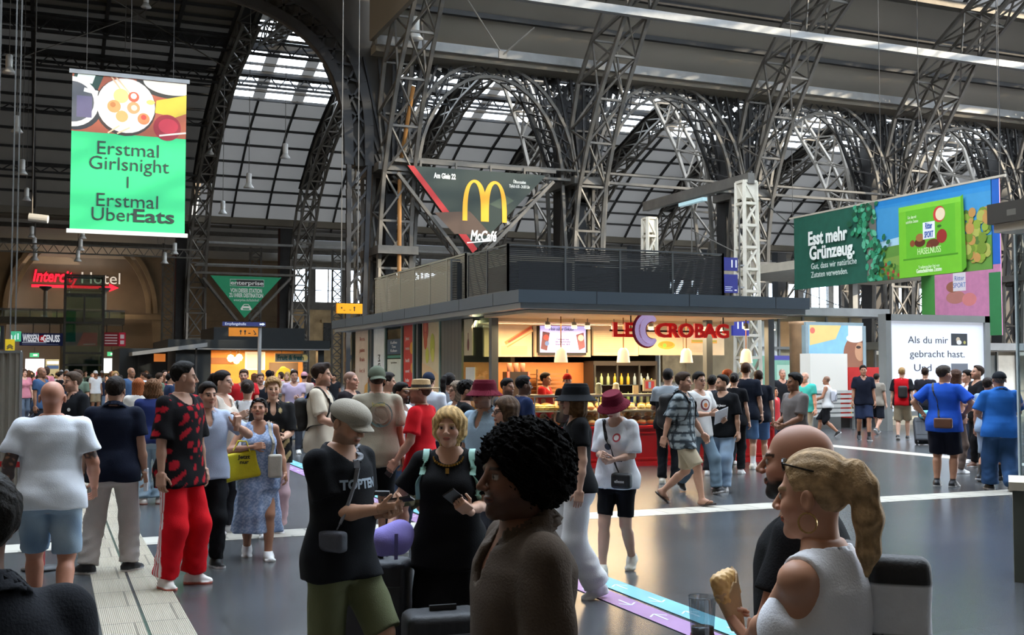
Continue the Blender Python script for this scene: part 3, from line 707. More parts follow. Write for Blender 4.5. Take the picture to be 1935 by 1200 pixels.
for (px, py, hp), lb in zip(LAMPS, LT):
    d = min(92, 1.0 * 2100 / hp); p = atd(px, py, d); z = p.z
    if p.y > Y1 - 1 and p.y < Y1 + 4: p = atd(px, py, d * .88)
    t = Thing('pendant_lamp', p, 'white cylindrical hall lamp, ' + lb, 'lamp', 'hall pendant lamps')
    t.part(MB().lathe([(.15, .28), (.17, .30), (.17, .9), (.10, .95)], p, 16), 'housing', LAMPW, True)
    t.part(MB().lathe([(.33, 0), (.32, .03), (.2, .2), (.16, .3)], p, 18), 'reflector', LAMPW, True)
    top = 26.9 if p.x < 19 else 26
    if p.y < Y1: top = 18.6 if p.x < X1 - 1 else 16.4
    elif p.y > 80: top = skin(max(0, Y2 - p.y))
    if py == 131: p = atd(px, py, 70); top = 26.9
    top = max(top, p.z + 1.2)
    t.part(MB().tube(p + Vector((0, 0, .95)), (p.x, p.y, top), .02, n=6), 'cable', STEEL)

# tension rods of the roof, meeting at a small plate
for q, (d, c_, ends, lab) in enumerate(((72, (262, 28), ((48, 106), (432, 131), (150, -40), (360, -40)), 'crossed tension rods meeting at a plate above the green banner'), (44.0, (950, 104), ((880, -6), (1010, 52)), 'thin tension rods meeting below the pale gutter above the golden arches'))):
    p = atd(*c_, d); t = Thing('tension_rod', p, lab, 'tension rod')
    mb = MB()
    for e in ends: mb.tube(p, atd(*e, d - (0 if q else 4)), .035, n=6)
    t.part(mb, 'rod', STEEL); t.part(MB().box(p, (.9, .08, .7) if not q else (.35, .06, .3)), 'plate', STEEL)
# ================================================================ bakery kiosk
A0 = atd(980, 548, 19.0); KX0, KY0 = A0.x, A0.y
KX1 = atY(1530, 560, KY0).x; KY1 = atX(627, 607, KX0).y; ZT, ZM, ZB = 3.17, 2.95, 2.85
FAS = mat('grey_fascia', '4c5760', .45, .2, .08, .6); STRIP = mat('pale_fascia', '8f9ba2', .4, .2, .05); POST = mat('grey_post', '5d6468', .4, .3, .06)
k1 = Thing('bakery_kiosk', ((KX0 + KX1) / 2, (KY0 + KY1) / 2, 0), 'flat roofed bakery kiosk with red counter base, glass side wall and red lettering', 'kiosk')
seam = MB()
k1.part(MB().bb((KX0, KY0, ZM), (KX1, KY1, ZT)), 'roof', FAS)
k1.part(MB().bb((KX0 + .06, KY0 + .06, ZB), (KX1 - .06, KY1 - .06, ZM)), 'roof_edge', STRIP)
for x in np.arange(KX0 + 1.5, KX1, 1.9): seam.bb((x - .006, KY0 - .004, ZM), (x + .006, KY0 + .01, ZT))
for y in np.arange(KY0 + 1.2, KY1, 1.8): seam.bb((KX0 - .004, y - .006, ZM), (KX0 + .01, y + .006, ZT))
k1.part(seam, 'seam', DSTEEL)
CYF, CX0, CX1 = 18.3, 8.1, 13.25    # counter line
WX = KX0 + .5; GY = 19.9            # glass side wall, its front end
BYK = 22.0                          # back wall of the serving space
k1.part(MB().bb((WX + .1, GY, ZB - .12), (KX1 - .1, BYK + 2, ZB - .02)).bb((KX0 + .3, KY0 + .3, ZB - .06), (KX1 - .3, GY, ZB - .01)), 'ceiling_panel', M('c9b79a', .6))
for x, y in ((WX, GY), (CX1 - .95, CYF + .9), (CX1 + .15, CYF + .35), (WX, 24.5), (WX, 28.5)):
    k1.part(MB().bb((x - .07, y - .07, 0), (x + .07, y + .07, ZB)), 'post', POST)
WARMW = mat('warm_wood', 'b0713a', .55, 0, .2, 1.5); DARKW = mat('dark_cabinet', '2a2523', .4)
k1.part(MB().bb((WX + .1, BYK, 0), (CX1 - .75, BYK + .1, 1.95)), 'back_wall', WARMW)
k1.part(MB().bb((CX1 - .75, BYK + .6, 0), (CX1 + .1, BYK + .7, 1.0)), 'side_wall', M('b9bcb8', .5))
k1.part(MB().bb((WX + .2, GY + .1, 0), (KX1 - .3, BYK, .02)), 'floor_panel', M('6b5a48', .5))
# red counter base with panels
RED = mat('red_lacquer', 'b3141a', .3, 0, .05)
k1.part(MB().bb((CX0, CYF, .06), (CX1, CYF + .85, .72)), 'counter_base', RED)
pan = MB()
for q in range(4):
    x0 = CX0 + .08 + q * 1.29; x1 = x0 + 1.15
    for z in (.14, .62): pan.bar((x0, CYF - .005, z), (x1, CYF - .005, z), .035, .03)
    for x in (x0, x1): pan.bar((x, CYF - .005, .14), (x, CYF - .005, .62), .03, .035)
pan.bb((CX0 - .03, CYF - .05, .70), (CX1 + .03, CYF + .86, .745)); pan.bb((CX0 - .02, CYF - .06, 0), (CX1 + .02, CYF + .8, .08))
k1.part(pan, 'counter_trim', mat('red_trim', 'c51d20', .3))
# glass display on top
CG = glass('display_glass', 'f3f7f5', .07)
k1.part(MB().bb((CX0 + .02, CYF + .04, .75), (CX1 - .02, CYF + .05, 1.30)).bb((CX0 + .02, CYF + .04, 1.30), (CX1 - .02, CYF + .5, 1.31)), 'display_glass', CG)
k1.part(MB().bb((CX0, CYF + .5, 1.28), (CX1, CYF + .9, 1.33)).bb((CX0, CYF + .10, 1.02), (CX1 - .05, CYF + .5, 1.04)).bb((CX0 + .05, CYF + .25, .75), (CX1 - .05, CYF + .40, .825)).bb((CX0 + .05, CYF + .40, .75), (CX1 - .05, CYF + .52, .895)).bb((CX0 + .05, CYF + .29, 1.04), (CX1 - .05, CYF + .46, 1.085)), 'display_shelf', M('a8a49a', .35, .3))
br = MB()
for x in np.arange(CX0, CX1 + .1, 1.29): br.bar((x, CYF + .045, .74), (x, CYF + .045, 1.31), .02)
br.bar((CX0, CYF + .045, 1.31), (CX1, CYF + .045, 1.31), .025)
k1.part(br, 'display_frame', LSTEEL)
# ring of warm spots
for q, px in enumerate((1035, 1085, 1110, 1160, 1230, 1340, 1362, 1410, 1460)):
    p = atY(px, 612, CYF + (1.2 if q < 7 else .4)); p.z = 2.62
    s = Thing('spot_lamp', p, 'small grey ceiling spot of the bakery, ' + ['first from the glass corner', 'second from the glass corner', 'third from the glass corner', 'over the first red letter', 'over the croissant letter', 'over the last red letters', 'at the end of the red letters', 'beside the end pendant lamp', 'past the last grey post'][q], 'spot lamp', 'bakery ceiling spots')
    s.part(MB().tube(p + Vector((0, 0, -.02)), p + Vector((0, 0, .1)), .055, .05, 14).tube(p + Vector((0, 0, .1)), (p.x, p.y, 2.8), .012, n=6), 'housing', M('8a8a86', .4, .3))
    s.part(MB().tube(p + Vector((0, -.012, -.03)), p + Vector((0, -.012, -.018)), .045, n=14), 'lens', mat('lamp_lens', 'ffe2b0', .4, emit=14))
# warm light of the kiosk
def area(name, loc, sx, sy, energy, col, rot=(0, 0, 0)):
    l = bpy.data.lights.new(name, 'AREA'); l.shape = 'RECTANGLE'; l.size = sx; l.size_y = sy; l.energy = energy; l.color = col
    o = bpy.data.objects.new(name, l); COL.objects.link(o); o.location = loc; o.rotation_euler = rot; return o
area('kiosk_ceiling_light', ((CX0 + CX1) / 2, 20.0, 2.66), 5.0, 2.6, 420, (1.0, .72, .40))
area('kiosk_display_light', ((CX0 + CX1) / 2, CYF + .12, 1.27), 5.0, .08, 60, (1.0, .74, .42))
area('kiosk_board_light', ((CX0 + CX1) / 2 - .6, BYK - 1.0, 2.72), 4.4, .2, 45, (1.0, .78, .5), (math.radians(-40), 0, 0))
# pendant lamps over the counter
for q, px in enumerate((1060, 1178, 1297, 1410)):
    p = atY(px, 683, CYF + .55); p.z = 1.93
    s = Thing('counter_lamp', p, 'glowing glass pendant over the bakery counter, ' + ['in front of the wall screen', 'under the croissant letter', 'under the last red letters', 'outermost, beside the grey post'][q], 'lamp', 'bakery counter pendants')
    s.part(MB().lathe([(.13, 0), (.10, .22), (.05, .28)], p, 18, cap=False), 'lamp_shade', mat('frosted_glass', 'd8c8a4', .3, emit=.8), True)
    s.part(MB().lathe([(.01, .03), (.045, .07), (.05, .12), (.02, .19)], p, 12), 'bulb', mat('bulb_glow', 'ffe3a8', .4, emit=22), True)
    s.part(MB().tube(p + Vector((0, 0, .28)), (p.x, p.y, 2.8), .012, n=6), 'cable', M('8c5a2a', .4))
# red letters
t = Thing('lettering_sign', (11, KY0 + .5, 2.3), 'red three dimensional bakery name with a lilac croissant letter under the roof edge', 'sign')
zl = atY(1270, 638, KY0 + .5).z; SY = KY0 + .5
REDL = mat('red_letters', 'd01818', .35, emit=.25)
for body, pa, pb in (('LE', 1157, 1200), ('ROBAG', 1262, 1376), ('C', 1238, 1268)):
    a, b = atY(pa, 630, SY), atY(pb, 630, SY)
    t.text(body, ((a.x + b.x) / 2, SY, zl + .12), EXX, EZ, .36, REDL, 'letter', fit=b.x - a.x, bold=.012, ext=.03)
c = atY(1226, 624, SY - .05); cr = MB(); pts = []
n = 22
for i in range(n + 1):
    a_ = math.radians(50 + 260 * i / n); w = .10 * math.sin(math.pi * i / n) ** .6 + .012
    pts.append((c.x + .205 * math.cos(a_), c.z + .225 * math.sin(a_), w, a_))
for wk, col, dy, nm in ((1.35, 'a31a2c', 0, 'letter_rim'), (1.0, 'c9b4e4', -.035, 'croissant_letter')):
    cr = MB()
    for (x0, z0, w0, a0), (x1, z1, w1, a1) in zip(pts[:-1], pts[1:]):
        cr.poly([(x0 + w0 * wk * math.cos(a0), SY - .06 + dy, z0 + w0 * wk * math.sin(a0)), (x1 + w1 * wk * math.cos(a1), SY - .06 + dy, z1 + w1 * wk * math.sin(a1)), (x1 - w1 * wk * math.cos(a1), SY - .06 + dy, z1 - w1 * wk * math.sin(a1)), (x0 - w0 * wk * math.cos(a0), SY - .06 + dy, z0 - w0 * wk * math.sin(a0))])
        cr.bar((x0, SY - .02 + dy, z0), (x1, SY - .02 + dy, z1), w0 * wk * 1.6, .06)
    t.part(cr, nm, M(col, .35, emit=.35 if col[0] == 'c' else 0))
t.part(MB().bar((atY(1155, 630, SY).x, SY + .06, zl + .12), (atY(1378, 630, SY).x, SY + .06, zl + .12), .03).bar((atY(1195, 630, SY).x, SY + .06, zl + .12), (atY(1195, 630, SY).x, SY + .06, ZB), .02).bar((atY(1370, 630, SY).x, SY + .06, zl + .12), (atY(1370, 630, SY).x, SY + .06, ZB), .02), 'rail', DSTEEL)
# menu boards and screen on the back wall
BRD = M('d9c3a2', .5)
def menu(px0, px1, pt, pb, label, colr='d8c09a', emit=.15, Yv=None):
    return board('menu_board', px0, px1, pt, pb, 'Y', Yv or BYK - .25, .08, M(colr, .5, emit=emit), label, 'menu board', 'bakery menu boards')
t, F = menu(915, 1005, 598, 674, 'cream menu board with a long sandwich picture beside the glass corner')
F.line(.45, .30, 1, .72, .14, 'c98d52').layer().line(.5, .36, 1, .76, .05, 'b5563c').line(.46, .28, 1, .66, .04, 'd8b98a')
for k in range(9): F.line(.35, .26 - k * .025, .9, .26 - k * .025, .008, 'b89a76')
F.done(.25)
t, F = menu(1010, 1116, 600, 674, 'cream framed wall screen panel of the bakery', 'cdb595')
F.done()
t, F = board('wall_screen', 1018, 1108, 609, 666, 'Y', BYK - .335, .05, M('b3aee6', .3, emit=.9), 'lilac wall screen with two photo cards in the bakery', 'screen', rim=DSTEEL, rimw=.03)
F.poly([(.04, .12), (.17, .06), (.23, .66), (.08, .70)], '5a3540').poly([(.78, .60), (.94, .68), (.97, .18), (.84, .08)], '7a4a52').layer().disc(.15, .5, .06, 'c33a3a').disc(.17, .3, .05, '4f6aa0').disc(.88, .5, .07, 'c9b0a8').text('Mein süßer Einkauf!', .47, .78, .1, '4a4266', fit=.6, shear=.3).text('Genuss aus\nder Backstube\nfrisch für dich', .5, .36, .055, '5a5470', fit=.36)
F.done(.5)
t, F = menu(1121, 1206, 602, 672, 'cream menu board of fine price lines behind the first red letters')
for k in range(11): F.line(.06, .62 - k * .05, .9, .62 - k * .05, .007, 'b39c80')
F.done(.2)
t, F = menu(1207, 1290, 602, 671, 'cream menu board with a filled roll picture below the croissant letter')
F.disc(.62, .28, .22, 'd9a13a', .42).layer().disc(.62, .30, .18, 'c98a30', .35).disc(.58, .27, .05, '7fae3e').disc(.18, .26, .05, '8cbf62').done(.25)
t, F = menu(1292, 1368, 602, 671, 'cream menu board with a long baguette picture at the end of the row')
F.rect(.18, .33, .82, .42, 'd39a45').layer().rect(.2, .38, .8, .40, '6f9a3a')
for k in range(4): F.line(.1, .22 - k * .04, .55, .22 - k * .04, .007, 'b39c80')
F.done(.25)
# trays, fridge, coffee corner
p0, p1 = atY(1015, 745, BYK - .6), atY(1072, 745, BYK - .6)
t = Thing('tray_rack', ((p0.x + p1.x) / 2, BYK - .4, 0), 'stack of wooden baking trays behind the bakery counter', 'rack')
for q in range(9):
    z = 1.0 + q * .085; t.part(MB().bb((p0.x, BYK - .6, z), (p1.x, BYK - .15, z + .018)).bb((p0.x, BYK - .62, z), (p1.x, BYK - .6, z + .04)), 'tray', M('8a5a34', .6))
rr = MB()
for x in (p0.x, p1.x): rr.bar((x, BYK - .6, 0), (x, BYK - .6, 1.8), .03)
t.part(rr, 'rack_frame', M('4a3424', .5))
p0, p1 = atY(1124, 745, BYK - .5), atY(1240, 745, BYK - .5)
t = Thing('drinks_fridge', ((p0.x + p1.x) / 2, BYK - .3, 0), 'dark glass drinks fridge behind the bakery counter', 'fridge')
t.part(MB().bb((p0.x, BYK - .06, 0), (p1.x, BYK - .02, 1.98)).bb((p0.x, BYK - .5, 1.88), (p1.x, BYK - .02, 1.98)).bb((p0.x - .03, BYK - .5, 0), (p0.x, BYK - .02, 1.98)).bb((p1.x, BYK - .5, 0), (p1.x + .03, BYK - .02, 1.98)).bb((p0.x, BYK - .5, 0), (p1.x, BYK - .02, 1.05)), 'body', DARKW)
sh = MB(); sh.bb((p0.x, BYK - .45, 1.45), (p1.x, BYK - .08, 1.46)); t.part(sh, 'shelf', M('5c6a70', .3, .3))
dr = MB()
for q in (0, .36, .72, 1): x = p0.x + (p1.x - p0.x) * q; dr.bar((x, BYK - .5, 1.05), (x, BYK - .5, 1.9), .035)
t.part(dr, 'door_frame', DSTEEL)
k = 0
BT = ['c9c86a', '7f9a55', 'b7c48a', 'd6b03a', '9fb0b8']
for zz, row in ((1.05, 9), (1.46, 9)):
    for q in range(row):
        x = p0.x + (p1.x - p0.x) * (q + .6) / (row + .2); cc = BT[(q // 3 + (2 if zz > 1.2 else 0)) % 5]
        bmb = MB().lathe([(.035, 0), (.035, .16), (.012, .2), (.012, .25)], (x, BYK - .3, zz + .002), 10)
        o = bmb.build('bottle', M(cc, .25, emit=.15), None, True, loc=(x, BYK - .3, zz))
        tag(o, '%s bottle on the %s shelf of the drinks fridge' % ({'c9c86a': 'yellow', '7f9a55': 'green', 'b7c48a': 'pale green', 'd6b03a': 'amber', '9fb0b8': 'clear'}[cc], 'lower' if zz < 1.2 else 'upper'), 'bottle', '%s bottles on the %s fridge shelf' % ({'c9c86a': 'yellow', '7f9a55': 'green', 'b7c48a': 'pale green', 'd6b03a': 'amber', '9fb0b8': 'clear'}[cc], 'lower' if zz < 1.2 else 'upper'))
# pastries in the display: countable rolls in three rows
BR = [mat('crust_gold', 'c98a3c', .5, 0, .35, 14, .3, 40), mat('crust_brown', '9a5a26', .5, 0, .35, 14, .3, 40), mat('crust_pale', 'd9b070', .5, 0, .3, 14, .3, 40), mat('filled_roll', 'a88a4a', .5, 0, .45, 20, .3, 40)]
def roll_mesh(kind):
    mb = MB()
    if kind == 1:   # croissant
        n, m = 11, 8; P = []
        for i in range(n):
            a = math.radians(-75 + 150 * i / (n - 1)); r = .012 + .028 * math.sin(math.pi * i / (n - 1)) * (1 + .12 * (i % 2))
            for j in range(m):
                b = 2 * math.pi * j / m; rr_ = .065 + r * math.cos(b); P.append((rr_ * math.sin(a), .05 - rr_ * math.cos(a), .034 + r * math.sin(b)))
        mb.v = P; mb.f = [(i * m + j, i * m + (j + 1) % m, (i + 1) * m + (j + 1) % m, (i + 1) * m + j) for i in range(n - 1) for j in range(m)]
    elif kind == 3: mb.lathe([(.02, 0), (.055, .012), (.058, .03), (.02, .034)], (0, 0, 0), 12, 1.5, .9).lathe([(.06, .03), (.062, .04), (.058, .046)], (0, 0, 0), 12, 1.5, .9).lathe([(.055, .046), (.05, .065), (.02, .08)], (0, 0, 0), 12, 1.5, .9)
    else: mb.lathe([(.02, 0), (.05, .01), (.058, .03), (.045, .055), (.015, .066)], (0, 0, 0), 12, 1.5 if kind == 0 else 1.1, .85)
    return mb
protos = {}
rnd = random.Random(11)
PN = {0: 'bread_roll', 1: 'croissant', 2: 'bun', 3: 'filled_roll'}
for row, (yy, zz, nn) in enumerate(((CYF + .16, .77, 24), (CYF + .32, .83, 24), (CYF + .46, .90, 23), (CYF + .19, 1.05, 24), (CYF + .37, 1.09, 23))):
    for q in range(nn):
        sect = int(q / nn * 6); kind = (sect * 2 + row) % 4
        if kind not in protos:
            o = roll_mesh(kind).build(PN[kind], BR[kind], None, True); protos[kind] = o
        else:
            o = protos[kind].copy(); COL.objects.link(o)
        o.location = (CX0 + .15 + (CX1 - CX0 - .3) * q / (nn - 1), yy + rnd.uniform(-.02, .02), zz); o.rotation_euler = (0, 0, rnd.uniform(-.5, .5)); o.scale = [rnd.uniform(1.15, 1.45)] * 3
        rn = ['front row of the lower display', 'middle row of the lower display', 'back row of the lower display', 'front row of the upper display shelf', 'back row of the upper display shelf'][row]
        kn = PN[kind].replace('_', ' '); adj = {0: 'golden', 1: 'brown', 2: 'pale', 3: 'stuffed'}[kind]
        tag(o, '%s %s in the %s' % (adj, kn, rn), kn, '%ss in the %s' % (kn, rn))
# small things on the counter
def small(name, px, py, Yv, w, h, d, colr, label, cat):
    p = atY(px, py, Yv); t = Thing(name, (p.x, Yv, p.z - h / 2), label, cat); t.part(MB().box((p.x, Yv, p.z), (w, d, h)), 'panel', M(colr, .5)); return t, Face(t, (p.x - w / 2, Yv - d / 2, p.z - h / 2), EXX, EZ, w, h)
t, F = small('counter_screen', 1227, 728, CYF + .7, .28, .22, .03, 'c9b9a4', 'small framed price screen standing on the bakery counter', 'screen')
F.rect(.15, .2, .85, .85, 'b7434a').layer().rect(.4, .25, .6, .8, '7fa6c9').done(.3)
t, F = small('price_card', 1201, 738, CYF + .7, .12, .2, .02, 'd8c6a2', 'pale price card standing on the bakery counter', 'card')
for q, (px, py) in enumerate(((1131, 738), (1164, 742))):
    p = atY(px, py, CYF + .72); p.z = 1.33
    o = MB().lathe([(.06, 0), (.07, .1), (.055, .16), (.06, .17), (.05, .2), (.0, .22)], p, 14).build('counter_jar', M('b8b6a6' if q else '7f8a80', .25), None, True, loc=p); tag(o, ['grey lidded jar on the bakery counter behind the black bucket hat', 'pale lidded jar on the bakery counter behind the red bucket hat'][q], 'jar')
for q, px in enumerate((1217, 1231)):
    p = atY(px, 715, BYK - .5); p.z = 1.33
    o = MB().lathe([(.035, 0), (.035, .15), (.014, .2), (.014, .27)], p, 12).build('oil_bottle', M('c9a83a', .2), None, True, loc=p); tag(o, ['amber bottle standing nearer the fridge on the bakery back shelf', 'amber bottle standing farther along the bakery back shelf'][q], 'bottle')
k1.part(MB().bb((atY(1212, 715, BYK - .5).x, BYK - .6, 1.30), (atY(1238, 715, BYK - .5).x, BYK - .35, 1.33)), 'back_shelf', DARKW)
t = Thing('coffee_machine', (8.9, BYK - .6, .0), 'dark coffee machine with cup stacks at the glass corner of the bakery', 'coffee machine')
p = atY(975, 705, BYK - .6)
t.part(MB().bb((p.x - .28, BYK - .8, 0), (p.x + .28, BYK - .35, 1.15)), 'cabinet', M('5a3a26', .5)); t.part(MB().bb((p.x - .22, BYK - .75, 1.15), (p.x + .22, BYK - .4, 1.75)), 'body', M('2a2424', .35)); t.part(MB().bb((p.x - .25, BYK - .76, 1.3), (p.x - .21, BYK - .72, 1.75)).bb((p.x + .21, BYK - .76, 1.3), (p.x + .25, BYK - .72, 1.75)), 'light_strip', mat('red_strip', 'e0523a', .4, emit=1.2))
for q in range(3):
    o = MB().lathe([(.045, 0), (.055, .16), (.05, .18)], (p.x - .15 + q * .15, BYK - .6, 1.75), 12).build('cup_stack', M('c98a72', .5), t.o, True); o.data.transform(Matrix.Translation(-t.loc))
# glass side wall with its posters
SG = glass('kiosk_glass', 'c9d8d0', .13)
k1.part(MB().bb((WX, GY, .1), (WX + .02, KY1 - .3, ZB)), 'side_glass', SG)
k1.part(MB().bb((WX + .02, GY, 0), (WX + .2, KY1 - .3, .12)).bb((KX1 - .4, BYK + .7, 0), (KX1 - .3, KY1 - .3, ZB)).bb((WX, KY1 - .4, 0), (KX1 - .3, KY1 - .3, ZB)), 'side_sill', POST)
k1.part(MB().bb((WX + 1.6, GY + 3, 0), (WX + 1.7, KY1 - .4, ZB)), 'inner_wall', M('a89a7a', .6))
PX = WX - .012
def poster(px0, px1, pt, pb, colr):
    a, b = atX(px0, pt, PX), atX(px1, pt, PX); zb = atX(px0, pb, PX).z
    o = k1.part(MB().bb((PX, b.y, zb), (PX + .01, a.y, a.z)), 'window_poster', M(colr, .5))
    return Face(k1, (PX, a.y, zb), EXY, EZ, a.y - b.y, a.z - zb)
F = poster(672, 698, 618, 790, 'cfc0b0')
for k, v in enumerate((.86, .74, .64, .52)): F.text(['les', 'pains', 'frais', 'ici'][k], .5, v, .16, 'a3584e', fit=.5)
F.poly([(.55, 0), (1, 0), (1, .42), (.7, .36)], 'cf9a4a').done()
F = poster(702, 726, 622, 790, 'e3ecf0'); k1.text('MÜLLER', F.P(.62, .50, .006), -EZ, EXY * 1, .26, M('2a3138', .5), 'lettering', fit=1.0); F.done()
F = poster(732, 757, 642, 670, '2b4f6c'); F.text('Kaffee\nTee\nKakao', .5, .5, .1, 'dfe6ea', fit=.55).done()
F = poster(732, 757, 672, 677, '3f8f80'); F = poster(732, 757, 679, 760, 'cfd3c4'); F.text('Speisekarte', .5, .92, .06, '7a7a6a', fit=.5).done()
F = poster(763, 781, 615, 730, 'c9271f')
F.disc(.85, .62, .14, 'e39a2a').disc(.9, .3, .12, 'd98a3a').layer()
for k, v in enumerate((.78, .62, .42, .25, .1)): F.text(['Jetzt', 'neu', 'heiß', 'und', 'lecker'][k], .42, v, .12, 'f0d8d0', fit=.3)
F.done()
F = poster(798, 831, 604, 740, 'd6c39a')
F.disc(.2, .86, .2, 'b5382c', 1.5).disc(.2, .7, .13, 'c9582f', 1.5).disc(.6, .62, .16, 'b9bf3a', 1.8).disc(.3, .5, .12, 'c9c94a', 1.5).poly([(0, 0), (1, 0), (1, .22), (.5, .34), (0, .4)], 'dcb888').layer().disc(.62, .5, .11, 'd3d05a', 1.4).disc(.2, .9, .1, 'd96a4a', 1.3).done()
k1.part(MB().bb((PX + .03, atX(796, 600, PX).y, .1), (PX + .06, atX(784, 600, PX).y, ZB)), 'door_gap', M('171a1d', .5))
gp_ = MB(); a, b = atX(834, 600, PX), atX(872, 600, PX); gp_.bb((PX + .0, b.y, .1), (PX + .05, a.y, ZB)); k1.part(gp_, 'stone_panel', floor_mat('grey_block', '4a4c48', '54564f', .5, .8, .22, .06, .2))
for px in (697.5, 729, 760, 782, 832): k1.part(MB().bar((PX, atX(px, 600, PX).y, .1), (PX, atX(px, 600, PX).y, ZB), .05), 'mullion', M('9db3a6', .35, .2))
F = poster(877, 893, 604, 672, 'c9bb98'); F.disc(.5, .3, .06, '6a1f24', 2.2).rect(.46, .4, .54, .62, '6a1f24').done()
F = poster(880, 897, 694, 730, 'd3cdbf'); F.done()
# roof screens
def meshbox(name, pts, z0, z1, m, frame, label):
    t = Thing(name, (*[sum(c) / len(pts) for c in zip(*pts)], z0), label, 'roof screen')
    sl_ = MB(); fr = MB()
    for (x0, y0), (x1, y1) in zip(pts[:-1], pts[1:]):
        L = math.hypot(x1 - x0, y1 - y0)
        nz = int((z1 - z0) / .034)
        for k in range(nz): z = z0 + .02 + k * .034; sl_.bar((x0, y0, z), (x1, y1, z), .007, .026)
        npst = max(1, round(L / 1.05))
        for k in range(npst + 1):
            q = k / npst; x, y = x0 + (x1 - x0) * q, y0 + (y1 - y0) * q
            fr.bar((x, y, z0), (x, y, z1 + .02), .035); 
        fr.bar((x0, y0, z1), (x1, y1, z1), .03); fr.bar((x0, y0, z0 + .02), (x1, y1, z0 + .02), .03)
    t.part(sl_, 'slat_panel', m); t.part(fr, 'frame', frame)
    return t
c0 = atd(960, 553, 19.7); c1 = atY(1366, 553, c0.y); c2 = atX(885, 553, c0.x)
t = meshbox('roof_screen', [(c0.x, c2.y), (c0.x, c0.y), (c1.x, c0.y), (c1.x, c2.y + 1), (c0.x, c2.y + 1)], ZT, 4.02, mat('black_slat', '26282a', .5, .2), mat('screen_frame', '5a5c5c', .45, .3), 'black slatted plant screen on the bakery kiosk roof')
t.part(MB().bb((c0.x + .5, c0.y + .7, ZT), (c0.x + 1.6, c2.y + .3, 3.8)).bb((c0.x + 2.6, c0.y + .7, ZT), (c0.x + 3.7, c2.y + .5, 3.7)).bb((c0.x + .1, c2.y + .9, ZT), (c1.x - .1, c2.y + .95, 3.95)), 'plant_unit', M('202224', .6))
d0 = atX(880, 575, c0.x + .2); d1 = atX(708, 585, c0.x + .2)
t = meshbox('roof_screen', [(c0.x + 2.6, d1.y), (c0.x + .2, d1.y), (c0.x + .2, d0.y), (c0.x + 2.6, d0.y)], ZT, 4.12, mat('tan_slat', '8f8776', .5, .2), mat('tan_frame', '9a9484', .45, .3), 'pale tan slatted plant screen farther back on the bakery kiosk roof')
t.part(MB().bb((c0.x + .5, d0.y + .4, ZT), (c0.x + 2.2, d1.y - .4, 3.9)), 'plant_unit', M('6d6658', .6))
# ================================================================ people: smooth bodies grown from distance fields
f32 = np.float32
def V3(*a): return np.array(a, dtype=f32)
def rcone(P, a, b, ra, rb):
    a = np.asarray(a, f32); b = np.asarray(b, f32); ba = b - a; q = P - a
    h = np.clip(q @ ba / max(float(ba @ ba), 1e-9), 0, 1)
    return np.linalg.norm(q - h[:, None] * ba, axis=1) - (ra + (rb - ra) * h)
def ell(P, c, r):
    q = P - np.asarray(c, f32); r = np.asarray(r, f32)
    k0 = np.linalg.norm(q / r, axis=1); k1 = np.linalg.norm(q / (r * r), axis=1)
    return k0 * (k0 - 1) / np.maximum(k1, 1e-6)
def sph(P, c, r): return np.linalg.norm(P - np.asarray(c, f32), axis=1) - r
def smin(a, b, k):
    h = np.clip(.5 + .5 * (b - a) / k, 0, 1); return b * (1 - h) + a * h - k * h * (1 - h)
def smax(a, b, k): return -smin(-a, -b, k)
